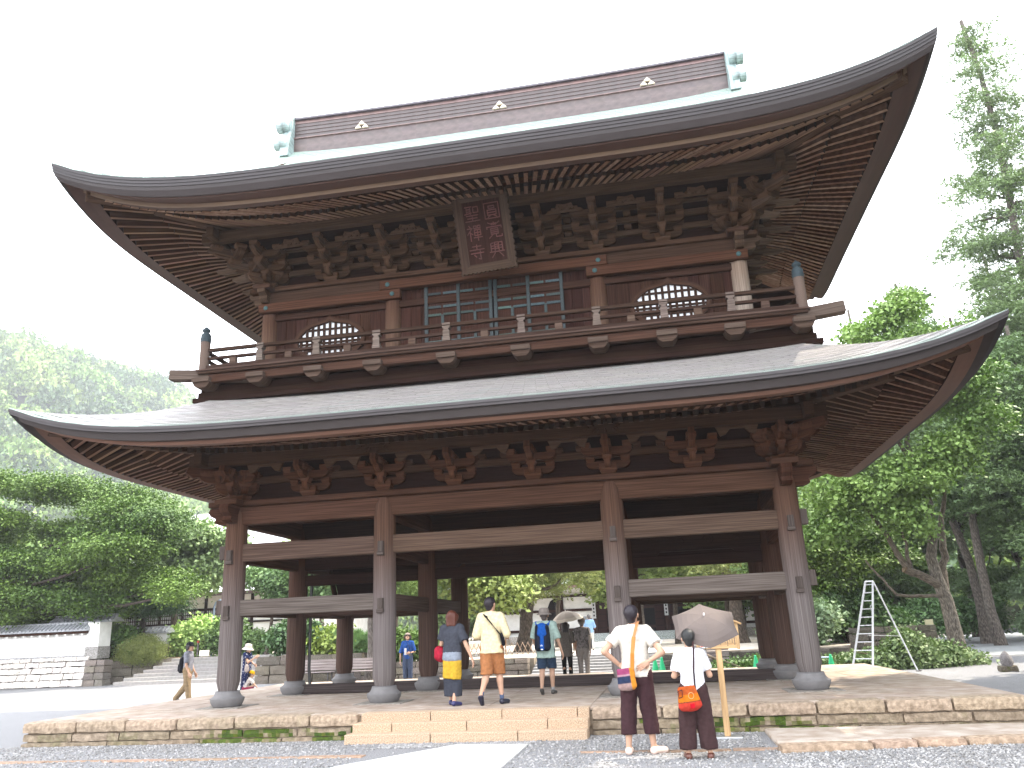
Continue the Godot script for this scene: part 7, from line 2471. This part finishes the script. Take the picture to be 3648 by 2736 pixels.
	# shoes
	for s in ["l", "r"]:
		var sh := MB.new(11)
		var a: Vector3 = J["ank" + s] + Vector3(0, -0.022 * H, -0.012)
		var t: Vector3 = J["toe" + s]
		var c: Color = sp.get("shoe", Color(0.03, 0.03, 0.035))
		var dn: Vector3 = sp.get("down" + s, Vector3(0, -1, 0))
		field(sh, [[a, t, 0.027 * H, 0.023 * H], [a + Vector3(0, -0.006, -0.012), a, 0.026 * H, 0.026 * H]], 0.011 if not far else 0.016, 0.012, c, [[a - dn * 0.028 * H, -dn], [(a + t) * 0.5 + dn * 0.024 * H, dn]])
		put(sp.get("shoe_name", "shoe"), sh, M.plastic if not sp.has("shoe_name") else M.cloth, T)
		if sp.has("sock"):
			var so := MB.new(12)
			var k: Vector3 = J["knee" + s]
			field(so, [[J["ank" + s] + Vector3(0, -0.02, 0), J["ank" + s].lerp(k, sp.get("sock_h", 0.2)), 0.022 * H, 0.0225 * H, {"flat": true}]], 0.011, 0.0, sp.sock)
			put("sock", so, M.cloth, T)
	T.set_meta("joints", 0)
	T.remove_meta("joints")
	return T

func rag(called: String, label: String, cat: String, bones: Array, cell: float, col: Color, xf: Transform3D, cuts := [], wr := 0.008) -> Node3D:
	var T := thing(called, label, cat)
	T.transform = xf
	var m := MB.new(3)
	field(m, bones, cell, 0.02, col, cuts, wr)
	put("pouch", m, M.cloth, T)
	return T

func strap(T: Node3D, pts: Array, w: float, th: float, col: Color, col2 = null, nm := "strap"):
	var m := MB.new(4)
	for i in pts.size() - 1:
		m.bar(pts[i], pts[i] + (pts[i + 1] - pts[i]) * 1.04, w, th, col if col2 == null else col.lerp(col2, float(i) / (pts.size() - 2)), minf(th * 0.3, 0.003))
	put(nm, m, M.cloth, T)

func build_people():
	make_parts()
	var V := func(x: float, y: float, z: float) -> Vector3: return Vector3(x, y, z)
	# man in white with hands on his hips
	person({"label": "person in cream T-shirt and cropped plum trousers with hands on hips, looking up", "at": Vector3(2.66, GY, 4.15), "turn": PI, "h": 1.86, "hair": Color(0.012, 0.011, 0.012), "look": Vector3(-0.28, -0.25, 0), "top": Color(0.78, 0.72, 0.62), "hem": 0.505, "sleeve": 0.62, "loose": 0.022, "fit": 0.018, "leg": Color(0.062, 0.030, 0.034), "leg_hem": 0.13, "leg_w": 0.022, "leg_flare": 0.026, "shoe": Color(0.62, 0.47, 0.40), "open": true,
		"j": {"elbl": V.call(0.40, 1.28, -0.12), "wril": V.call(0.22, 1.10, 0.02), "elbr": V.call(-0.36, 1.24, -0.16), "wrir": V.call(-0.19, 1.14, -0.155), "ankl": V.call(0.17, 0.088, -0.02), "kneel": V.call(0.14, 0.53, 0.02), "toel": V.call(0.16, 0.035, 0.14), "ankr": V.call(-0.15, 0.088, 0.0), "kneer": V.call(-0.12, 0.53, 0.03), "toer": V.call(-0.29, 0.035, 0.10)},
		"handl": V.call(-0.8, -0.25, -0.45), "palml": V.call(-0.5, 0.0, -0.8), "handr": V.call(0.75, -0.45, 0.08), "palmr": V.call(0.1, 0.0, 1.0)})
	var B := rag("shoulder_bag", "striped orange and navy cloth shoulder bag of the person in cream", "bag", [[Vector3(-0.01, 0.15, 0), Vector3(-0.02, -0.09, 0), 0.055, 0.062, {"S": Vector3(2.1, 1, 0.75)}]], 0.011, Color(0.03, 0.04, 0.085), Transform3D(Basis(Vector3.UP, -0.2) * Basis(Vector3.BACK, 0.1), Vector3(2.55, 0.53, 4.30)), [[Vector3(0, 0.13, 0), Vector3(0, 1, 0)]])
	var pm: MeshInstance3D = B.get_child(0)
	band_paint(pm, [[0.06, Color(0.30, 0.06, 0.14)], [0.03, Color(0.42, 0.24, 0.28)], [-0.055, Color(0.03, 0.04, 0.085)], [-1.0, Color(0.33, 0.22, 0.2)]], [0.045, Color(0.62, 0.24, 0.03)])
	strap(B, [Vector3(0.085, 0.10, 0.02), Vector3(0.13, 0.30, 0.05), Vector3(0.18, 0.50, 0.02), Vector3(0.235, 0.68, -0.09), Vector3(0.22, 0.70, -0.2), Vector3(0.10, 0.5, -0.36), Vector3(-0.02, 0.28, -0.36), Vector3(-0.09, 0.12, -0.2), Vector3(-0.09, 0.1, -0.03)], 0.052, 0.006, Color(0.60, 0.25, 0.05), Color(0.22, 0.15, 0.2))
	# woman in white under the umbrella
	person({"label": "person in white T-shirt and wide plum trousers standing under the dark umbrella", "at": Vector3(3.37, GY, 4.62), "turn": PI, "h": 1.50, "hair": Color(0.014, 0.012, 0.012), "look": Vector3(0.1, 0.1, 0), "top": Color(0.82, 0.81, 0.82), "hem": 0.515, "sleeve": 0.75, "loose": 0.016, "fit": 0.012, "leg": Color(0.060, 0.032, 0.034), "leg_hem": 0.075, "leg_w": 0.03, "leg_flare": 0.035, "shoe": Color(0.10, 0.035, 0.02),
		"j": {"elbl": V.call(0.22, 0.96, 0.05), "wril": V.call(0.12, 1.0, 0.24), "elbr": V.call(-0.22, 0.96, 0.05), "wrir": V.call(-0.19, 1.05, 0.22), "ankl": V.call(0.13, 0.07, 0.0), "kneel": V.call(0.11, 0.42, 0.02), "toel": V.call(0.16, 0.028, 0.13), "ankr": V.call(-0.13, 0.07, 0.0), "kneer": V.call(-0.1, 0.42, 0.02), "toer": V.call(-0.15, 0.028, 0.13)}})
	B = rag("shoulder_bag", "orange embroidered shoulder bag hanging behind the person in white", "bag", [[Vector3(0.0, 0.16, 0), Vector3(0.0, -0.08, 0.01), 0.05, 0.074, {"S": Vector3(2.0, 1, 0.75)}]], 0.010, Color(0.55, 0.13, 0.015), Transform3D(Basis(Vector3.BACK, 0.12), Vector3(3.30, 0.31, 4.80)), [[Vector3(0, 0.14, 0), Vector3(0, 1, 0)]])
	band_paint(B.get_child(0), [[0.05, Color(0.42, 0.09, 0.02)], [-0.03, Color(0.62, 0.17, 0.012)], [-0.045, Color(0.16, 0.05, 0.02)], [-1.0, Color(0.50, 0.05, 0.03)]], [0.5, Color(0.5, 0.1, 0.02)])
	var em := MB.new(8)
	for i in 16:
		var a := TAU * i / 16.0
		em.ell(Vector3(0.035 + cos(a) * 0.032, 0.03 + sin(a) * 0.035, 0.062), Vector3(0.006, 0.006, 0.003), 3, Color(0.75, 0.45, 0.2))
	em.bb(Vector3(0.0, -0.115, 0.068), Vector3(0.055, -0.06, 0.076), Color(0.50, 0.01, 0.02), 0.003)
	for q in [[-0.11, 0.10, -0.06, 0.11], [-0.11, 0.10, -0.115, 0.02], [-0.06, 0.11, -0.07, 0.03], [-0.115, 0.02, -0.07, 0.03]]:
		em.bar(Vector3(q[0], q[1], 0.052), Vector3(q[2], q[3], 0.052), 0.008, 0.008, Color(0.08, 0.03, 0.03))
	put("embroidery", em, M.cloth, B, "stuff")
	strap(B, [Vector3(0.10, 0.08, 0.0), Vector3(0.13, 0.30, 0.0), Vector3(0.19, 0.56, -0.04), Vector3(0.20, 0.66, -0.14), Vector3(0.20, 0.66, -0.22), Vector3(0.12, 0.45, -0.33), Vector3(-0.02, 0.2, -0.34), Vector3(-0.1, 0.1, -0.2), Vector3(-0.11, 0.08, -0.02)], 0.022, 0.005, Color(0.04, 0.03, 0.035), Color(0.10, 0.03, 0.02))
	# woman in charcoal, walking
	var yl := Color(0.60, 0.38, 0.04)
	var Cc := person({"label": "person with red-brown bob, charcoal top and long skirt walking through the gate", "at": Vector3(-0.64, 0, 1.12), "turn": PI, "h": 1.57, "broad": 0.93, "hair": Color(0.065, 0.017, 0.010), "hair_len": 0.11, "look": Vector3(0.05, 0, 0), "top": Color(0.060, 0.063, 0.080), "hem": 0.555, "sleeve": 0.72, "loose": 0.03, "fit": 0.018, "leg": Color(0.052, 0.058, 0.072), "skirt": true, "leg_hem": 0.10, "leg_w": 0.0, "leg_flare": 0.012, "leg_name": "skirt", "shoe": Color(0.02, 0.02, 0.09),
		"j": {"elbl": V.call(0.21, 1.02, 0.05), "wril": V.call(0.20, 0.98, 0.22), "elbr": V.call(-0.27, 0.98, -0.05), "wrir": V.call(-0.35, 0.79, -0.05), "ankl": V.call(0.07, 0.085, 0.14), "kneel": V.call(0.07, 0.46, 0.12), "toel": V.call(0.08, 0.03, 0.27), "ankr": V.call(-0.04, 0.085, -0.1), "kneer": V.call(-0.05, 0.45, 0.03), "toer": V.call(-0.12, 0.028, 0.02)}})
	var wrap := MB.new(4)
	field(wrap, [[Vector3(0.06, 0.80, -0.02), Vector3(0.06, 0.42, -0.03), 0.108, 0.108], [Vector3(-0.06, 0.80, -0.02), Vector3(-0.05, 0.40, -0.03), 0.108, 0.105]], 0.016, 0.02, yl, [[Vector3(0, 0.44, 0), Vector3(0.12, -1, 0).normalized()], [Vector3(0, 0.78, 0), Vector3(0, 1, 0)], [Vector3(0, 0, 0.02), Vector3(0, 0, 1)]], 0.012)
	put("tied_cardigan", wrap, M.cloth, Cc)
	wrap = MB.new(5)
	field(wrap, [[Vector3(0.055, 0.86, -0.01), Vector3(0.055, 0.78, -0.02), 0.112, 0.118], [Vector3(-0.055, 0.86, -0.01), Vector3(-0.055, 0.78, -0.02), 0.112, 0.118]], 0.015, 0.02, Color(0.27, 0.30, 0.35), [[Vector3(0, 0.73, 0), Vector3(0, -1, 0)], [Vector3(0, 0.89, 0), Vector3(0, 1, 0)]], 0.014)
	put("waist_wrap", wrap, M.cloth, Cc)
	B = rag("handbag", "round red handbag on the arm of the person in charcoal", "bag", [[Vector3(0, 0.02, 0), Vector3(0.02, -0.04, 0), 0.10, 0.125, {"S": Vector3(1.1, 1, 0.9)}], [Vector3(0.05, 0.06, 0), Vector3(0.06, -0.03, 0), 0.06, 0.09]], 0.014, Color(0.40, 0.022, 0.045), Transform3D(Basis(), Vector3(-0.90, 0.88, 0.98)))
	strap(B, [Vector3(-0.03, 0.10, 0), Vector3(0.02, 0.17, 0), Vector3(0.07, 0.20, 0), Vector3(0.11, 0.13, 0)], 0.025, 0.012, Color(0.35, 0.02, 0.04), null, "handle")
	# man in the yellow shirt
	person({"label": "person in pale yellow shirt and orange-brown shorts stepping onto the platform", "at": Vector3(0.07, 0, 1.12), "turn": PI, "h": 1.78, "hair": Color(0.012, 0.011, 0.012), "look": Vector3(-0.08, -0.35, 0), "top": Color(0.80, 0.68, 0.42), "hem": 0.47, "sleeve": 1.35, "loose": 0.020, "fit": 0.024, "flare": 0.012, "leg": Color(0.44, 0.185, 0.078), "leg_hem": 0.275, "leg_w": 0.028, "leg_flare": 0.02, "leg_name": "shorts", "shoe": Color(0.012, 0.013, 0.03), "sock": Color(0.10, 0.13, 0.22), "sock_h": 0.22,
		"j": {"elbl": V.call(0.26, 1.15, -0.02), "wril": V.call(0.21, 1.06, 0.20), "elbr": V.call(-0.28, 1.16, -0.04), "wrir": V.call(-0.26, 1.12, 0.20), "kneel": V.call(0.10, 0.50, 0.0), "ankl": V.call(0.17, 0.17, -0.20), "toel": V.call(0.17, 0.03, -0.12), "kneer": V.call(-0.09, 0.52, 0.14), "ankr": V.call(-0.13, 0.088, 0.12), "toer": V.call(-0.20, 0.033, 0.26)}, "downl": V.call(0, -0.45, -0.89)})
	B = thing("sling_strap", "black sling strap with small pouch across the yellow shirt", "bag", Vector3(0.07, 0, 1.12))
	strap(B, [Vector3(-0.10, 1.50, 0.06), Vector3(-0.05, 1.44, 0.135), Vector3(0.05, 1.32, 0.155), Vector3(0.13, 1.22, 0.15), Vector3(0.20, 1.12, 0.10)], 0.055, 0.008, Color(0.015, 0.015, 0.017))
	var pc := MB.new(3)
	field(pc, [[Vector3(0.20, 1.13, 0.08), Vector3(0.22, 1.00, 0.04), 0.05, 0.055, {"S": Vector3(0.6, 1, 1)}]], 0.012, 0.0, Color(0.015, 0.015, 0.017))
	put("pouch", pc, M.cloth, B)
	# man with the blue rucksack
	person({"label": "person in mint shirt, navy shorts and sun hat walking through the gate", "at": Vector3(0.74, 0, -0.82), "turn": PI, "h": 1.57, "hat": Color(0.30, 0.26, 0.23), "brim": 0.055, "hair": Color(0.06, 0.05, 0.045), "top": Color(0.38, 0.50, 0.44), "hem": 0.425, "sleeve": 0.95, "loose": 0.024, "fit": 0.026, "flare": 0.01, "leg": Color(0.035, 0.055, 0.095), "leg_hem": 0.30, "leg_w": 0.024, "leg_flare": 0.012, "leg_name": "shorts", "shoe": Color(0.045, 0.04, 0.038), "sock": Color(0.35, 0.35, 0.35), "sock_h": 0.35, "skin": SKIN * 0.85, "broad": 1.1,
		"j": {"elbl": V.call(0.23, 1.02, 0.02), "wril": V.call(0.21, 0.86, 0.15), "elbr": V.call(-0.25, 1.0, -0.02), "wrir": V.call(-0.31, 0.80, 0.0), "kneel": V.call(0.09, 0.44, 0.0), "ankl": V.call(0.09, 0.12, -0.14), "toel": V.call(0.09, 0.025, -0.05), "kneer": V.call(-0.09, 0.45, 0.1), "ankr": V.call(-0.09, 0.075, 0.1), "toer": V.call(-0.12, 0.028, 0.22)}, "downl": V.call(0, -0.6, -0.8)})
	backpack("backpack", "bright blue and black rucksack on the person in the mint shirt", Vector3(0.71, 1.06, -0.66), 0.0, Color(0.012, 0.10, 0.42), Color(0.018, 0.022, 0.035), 1.0)
	# couple beyond, on the back steps
	person({"label": "person in grey-brown top and black trousers under the beige parasol", "at": Vector3(0.28, -0.2, -8.05), "turn": PI, "h": 1.57, "far": true, "hair": Color(0.018, 0.014, 0.013), "hair_len": 0.16, "top": Color(0.17, 0.155, 0.135), "hem": 0.42, "sleeve": 0.9, "loose": 0.016, "fit": 0.016, "leg": Color(0.012, 0.012, 0.014), "leg_w": 0.006,
		"j": {"elbl": V.call(0.19, 1.0, 0.05), "wril": V.call(0.09, 1.08, 0.22), "elbr": V.call(-0.22, 0.98, 0.0), "wrir": V.call(-0.20, 0.84, 0.12)}})
	var gp := person({"label": "person in patterned grey shirt, cap and grey trousers beyond the gate", "at": Vector3(0.74, -0.2, -8.1), "turn": PI, "h": 1.66, "far": true, "hat": Color(0.12, 0.10, 0.085), "hair": Color(0.12, 0.11, 0.10), "top": Color(0.24, 0.225, 0.215), "hem": 0.515, "sleeve": 0.95, "loose": 0.018, "fit": 0.016, "leg": Color(0.30, 0.28, 0.26), "leg_w": 0.014, "shoe": Color(0.05, 0.045, 0.04), "skin": SKIN * 0.7,
		"paint": func(p: Vector3, c: Color) -> Color: return c * (0.6 if nz(p.x * 14, p.y * 14, p.z * 14) > 0.12 else 1.15)})
	B = thing("tote_bag", "beige and dark tote bag on the shoulder of the person in the cap", "bag", Vector3(0.96, 0, -8.05))
	pc = MB.new(2)
	pc.bb(Vector3(-0.03, 0.62, -0.16), Vector3(0.03, 1.0, 0.16), Color(0.42, 0.37, 0.31), 0.012)
	pc.bb(Vector3(0.031, 0.66, -0.13), Vector3(0.036, 0.9, 0.15), Color(0.02, 0.025, 0.04), 0.002)
	put("pouch", pc, M.cloth, B)
	strap(B, [Vector3(0, 0.99, 0.08), Vector3(-0.05, 1.18, 0.04), Vector3(-0.06, 1.2, 0.0), Vector3(0, 0.99, -0.1)], 0.022, 0.006, Color(0.03, 0.03, 0.03))
	# far walker in light blue, tiny visitor under the grey parasol
	person({"label": "person in light blue shirt and white trousers walking away on the far terrace", "at": Vector3(-0.40, TOP_C, -23.0), "turn": PI, "h": 1.58, "far": true, "cell": 0.026, "hair": Color(0.06, 0.055, 0.055), "look": Vector3(0.35, 0, 0), "top": Color(0.30, 0.48, 0.74), "hem": 0.50, "sleeve": 0.95, "loose": 0.02, "fit": 0.022, "leg": Color(0.66, 0.62, 0.55), "leg_w": 0.012, "shoe": Color(0.10, 0.08, 0.07),
		"j": {"elbl": V.call(0.24, 1.0, 0.1), "wril": V.call(0.12, 1.05, 0.28), "elbr": V.call(-0.24, 1.0, 0.1), "wrir": V.call(-0.12, 1.05, 0.28), "ankr": V.call(-0.12, 0.1, -0.16), "kneer": V.call(-0.1, 0.45, 0.02), "toer": V.call(-0.13, 0.03, -0.06)}})
	person({"label": "small far figure in white under the grey parasol near the hall", "at": Vector3(-1.3, TOP_C, -30.4), "turn": 0.3, "h": 1.55, "far": true, "cell": 0.03, "hair": Color(0.03, 0.025, 0.02), "top": Color(0.70, 0.66, 0.64), "hem": 0.5, "sleeve": 0.8, "leg": Color(0.4, 0.36, 0.36), "leg_w": 0.012})
	# visitor in blue looking up
	person({"label": "person in blue V-neck shirt, sun hat and dark glasses gazing up behind the gate", "at": Vector3(-6.38, GY, -14.45), "turn": 0.15, "h": 1.66, "far": true, "cell": 0.02, "hat": Color(0.36, 0.29, 0.24), "brim": 0.05, "hair": Color(0.10, 0.08, 0.06), "glasses": true, "look": Vector3(-0.65, 0.1, 0), "top": Color(0.035, 0.10, 0.34), "hem": 0.47, "sleeve": 0.95, "loose": 0.02, "fit": 0.018, "leg": Color(0.075, 0.095, 0.15), "leg_w": 0.024, "leg_flare": 0.012, "skin": SKIN * 0.95,
		"j": {"elbr": V.call(-0.27, 0.98, -0.03), "wrir": V.call(-0.27, 0.74, 0.03), "elbl": V.call(0.25, 1.03, -0.02), "wril": V.call(0.12, 1.0, 0.2)}})
	B = thing("camera_bag", "dark strap, small camera and white leaflet on the person in blue", "bag", Vector3(-6.36, GY, -14.3))
	pc = MB.new(2)
	pc.bb(Vector3(-0.08, 0.93, 0.06), Vector3(0.0, 1.16, 0.075), Color(0.75, 0.74, 0.73), 0.003)
	put("leaflet", pc, M.cloth, B)
	pc = MB.new(3)
	pc.bb(Vector3(0.09, 0.88, 0.05), Vector3(0.19, 0.97, 0.11), Color(0.02, 0.02, 0.022), 0.008)
	put("camera_body", pc, M.plastic, B)
	strap(B, [Vector3(0.16, 0.95, 0.06), Vector3(0.1, 1.18, 0.05), Vector3(0.02, 1.34, 0.0)], 0.02, 0.005, Color(0.03, 0.03, 0.03))
	strap(B, [Vector3(-0.19, 0.9, -0.02), Vector3(-0.05, 1.12, 0.035), Vector3(0.1, 1.34, -0.02)], 0.03, 0.005, Color(0.03, 0.035, 0.05))
	# walker at the left
	person({"label": "person in black cap and tan trousers striding right beside the corner column", "at": Vector3(-11.2, GY, -7.9), "turn": PI / 2 + 0.1, "h": 1.66, "hat": Color(0.022, 0.022, 0.026), "hair": Color(0.02, 0.017, 0.016), "hair_len": 0.05, "top": Color(0.25, 0.25, 0.28), "hem": 0.50, "sleeve": 0.8, "loose": 0.016, "fit": 0.014, "leg": Color(0.30, 0.215, 0.125), "leg_hem": 0.06, "leg_w": 0.03, "leg_flare": 0.0, "shoe": Color(0.05, 0.045, 0.04),
		"j": {"elbr": V.call(-0.22, 1.02, 0.04), "wrir": V.call(-0.21, 0.80, 0.13), "elbl": V.call(0.22, 1.02, 0.0), "wril": V.call(0.21, 0.80, 0.12), "kneer": V.call(-0.08, 0.46, 0.06), "ankr": V.call(-0.08, 0.08, 0.12), "toer": V.call(-0.09, 0.03, 0.26), "kneel": V.call(0.08, 0.44, -0.06), "ankl": V.call(0.09, 0.12, -0.34), "toel": V.call(0.09, 0.03, -0.24)}, "downl": V.call(0, -0.8, -0.6), "no_hem": true})
	backpack("backpack", "black rucksack hanging on the walker in tan trousers", Vector3(-11.38, 0.64, -7.88), -PI / 2 + 0.1, Color(0.022, 0.023, 0.03), Color(0.016, 0.016, 0.02), 0.9)
	# woman in the navy dress with two children in yellow caps
	var dots := func(p: Vector3, c: Color) -> Color: return Color(0.55, 0.55, 0.62) if nz(p.x * 17, p.y * 17, p.z * 17) > 0.33 else c
	person({"label": "person in floppy white sun hat and navy floral dress, hand raised", "at": Vector3(-10.08, GY, -9.4), "turn": PI / 2, "h": 1.52, "far": true, "cell": 0.018, "hat": Color(0.62, 0.55, 0.50), "brim": 0.075, "droop": 0.075, "hair": Color(0.03, 0.022, 0.02), "look": Vector3(0.15, 0.2, 0), "top": Color(0.018, 0.025, 0.085), "paint": dots, "hem": 0.12, "flare": 0.035, "sleeve": 0.55, "top_name": "dress", "loose": 0.02, "fit": 0.02, "shoe": Color(0.05, 0.04, 0.04),
		"j": {"elbr": V.call(-0.17, 1.0, 0.12), "wrir": V.call(-0.13, 1.12, 0.30), "elbl": V.call(0.18, 1.0, 0.05), "wril": V.call(0.1, 0.92, 0.2)}})
	B = rag("handbag", "small white bag at the side of the person in the navy dress", "bag", [[Vector3(0, 0.05, 0), Vector3(0, -0.05, 0), 0.07, 0.09, {"S": Vector3(0.9, 1, 0.6)}]], 0.016, Color(0.50, 0.42, 0.38), Transform3D(Basis(), Vector3(-9.98, 0.44, -9.2)))
	strap(B, [Vector3(-0.05, 0.1, 0), Vector3(-0.1, 0.28, -0.08), Vector3(-0.14, 0.42, -0.12)], 0.018, 0.006, Color(0.45, 0.4, 0.36))
	person({"label": "child in yellow cap, pale blue T-shirt and orange shorts behind the corner column", "at": Vector3(-10.36, GY, -9.05), "turn": PI / 2 + 0.7, "h": 0.93, "cell": 0.014, "hat": Color(0.66, 0.36, 0.012), "hair": Color(0.02, 0.017, 0.015), "top": Color(0.46, 0.50, 0.62), "hem": 0.44, "sleeve": 0.95, "loose": 0.014, "fit": 0.012, "leg": Color(0.62, 0.13, 0.03), "leg_hem": 0.27, "leg_w": 0.018, "leg_name": "shorts", "shoe": Color(0.02, 0.02, 0.03)})
	person({"label": "child in yellow cap and cream T-shirt squatting and reaching down", "at": Vector3(-9.95, GY, -9.3), "turn": PI / 2 + 0.45, "h": 1.0, "cell": 0.014, "hat": Color(0.66, 0.36, 0.012), "hair": Color(0.02, 0.017, 0.015), "top": Color(0.62, 0.56, 0.50), "hem": 0.15, "sleeve": 0.95, "loose": 0.014, "fit": 0.014, "leg": Color(0.33, 0.04, 0.09), "leg_hem": 0.06, "leg_w": 0.018, "leg_name": "shorts", "no_hem": true, "shoe": Color(0.25, 0.06, 0.1), "look": Vector3(0.35, 0, 0),
		"j": {"hip": V.call(0, 0.20, -0.12), "sh": V.call(0, 0.50, 0.04), "head": V.call(0, 0.63, 0.08), "hipl": V.call(0.06, 0.19, -0.11), "hipr": V.call(-0.06, 0.19, -0.11), "shl": V.call(0.10, 0.49, 0.04), "shr": V.call(-0.10, 0.49, 0.04), "kneel": V.call(0.11, 0.30, 0.14), "kneer": V.call(-0.10, 0.30, 0.14), "ankl": V.call(0.08, 0.05, 0.0), "ankr": V.call(-0.08, 0.05, 0.0), "toel": V.call(0.1, 0.02, 0.1), "toer": V.call(-0.1, 0.02, 0.1), "elbr": V.call(-0.14, 0.36, 0.16), "wrir": V.call(-0.12, 0.22, 0.30), "elbl": V.call(0.14, 0.36, 0.16), "wril": V.call(0.1, 0.22, 0.28)}})

# repaint a bag in level bands, with one strip along its right edge
func band_paint(o: MeshInstance3D, bands: Array, edge: Array):
	var am: ArrayMesh = o.mesh
	var a := am.surface_get_arrays(0)
	var v: PackedVector3Array = a[Mesh.ARRAY_VERTEX]
	var c: PackedColorArray = a[Mesh.ARRAY_COLOR]
	for i in v.size():
		for b in bands:
			if v[i].y > b[0]:
				c[i] = b[1]
				break
		if v[i].x > edge[0]: c[i] = edge[1]
	a[Mesh.ARRAY_COLOR] = c
	var m := am.surface_get_material(0)
	var nm := ArrayMesh.new()
	nm.add_surface_from_arrays(Mesh.PRIMITIVE_TRIANGLES, a)
	nm.surface_set_material(0, m)
	o.mesh = nm

func backpack(called: String, label: String, at: Vector3, turn: float, col: Color, dark: Color, k: float):
	var T := thing(called, label, "backpack", at, turn)
	var m := MB.new(1)
	field(m, [[Vector3(-0.07, 0.17, 0) * k, Vector3(-0.08, -0.18, 0.01) * k, 0.07 * k, 0.085 * k], [Vector3(0.07, 0.17, 0) * k, Vector3(0.08, -0.18, 0.01) * k, 0.07 * k, 0.085 * k], [Vector3(0, 0.18, 0) * k, Vector3(0, -0.17, 0.03) * k, 0.075 * k, 0.085 * k]], 0.014, 0.03, dark, [], 0.006)
	put("pack_body", m, M.cloth, T)
	m = MB.new(2)
	field(m, [[Vector3(0, 0.20, 0.03) * k, Vector3(0, 0.06, 0.05) * k, 0.068 * k, 0.075 * k, {"S": Vector3(1.35, 1, 0.8)}], [Vector3(0, 0.0, 0.06) * k, Vector3(0, -0.19, 0.075) * k, 0.06 * k, 0.065 * k, {"S": Vector3(0.8, 1, 0.9)}]], 0.013, 0.01, col, [], 0.006)
	put("front_pocket", m, M.cloth, T)
	for s in [-1, 1]:
		strap(T, [Vector3(0.10 * s, 0.20, -0.04) * k, Vector3(0.125 * s, 0.29, -0.12) * k, Vector3(0.12 * s, 0.26, -0.25) * k, Vector3(0.14 * s, 0.0, -0.27) * k, Vector3(0.15 * s, -0.14, -0.12) * k], 0.055 * k, 0.014, col if col.b > 0.2 else dark, dark)
		m = MB.new(3)
		m.bar(Vector3(0.072 * s, 0.02, 0.105) * k, Vector3(0.06 * s, -0.2, 0.125) * k, 0.035 * k, 0.012, dark * 1.4, 0.003)
		put("side_band", m, M.cloth, T)
	m = MB.new(5)
	m.tube([Vector3(-0.03, 0.25, 0) * k, Vector3(0, 0.29, 0) * k, Vector3(0.03, 0.25, 0) * k], [0.008], 5, Color(0.2, 0.22, 0.26))
	put("grab_handle", m, M.cloth, T)
	if col.b > 0.2:
		m = MB.new(6)
		for q in [[0.0, 0.0], [0.012, 0.005], [0.024, 0.0]]:
			m.bb(Vector3(-0.03 + q[0], -0.155 + q[1], 0.128), Vector3(-0.008 + q[0], -0.15 + q[1], 0.1345), Color(0.8, 0.8, 0.82))
		m.bb(Vector3(-0.03, -0.168, 0.128), Vector3(0.018, -0.164, 0.1345), Color(0.8, 0.8, 0.82))
		m.bb(Vector3(-0.02, -0.236, 0.12), Vector3(0.02, -0.218, 0.138), Color(0.8, 0.8, 0.82))
		put("logo_patch", m, M.paint, T, "stuff")
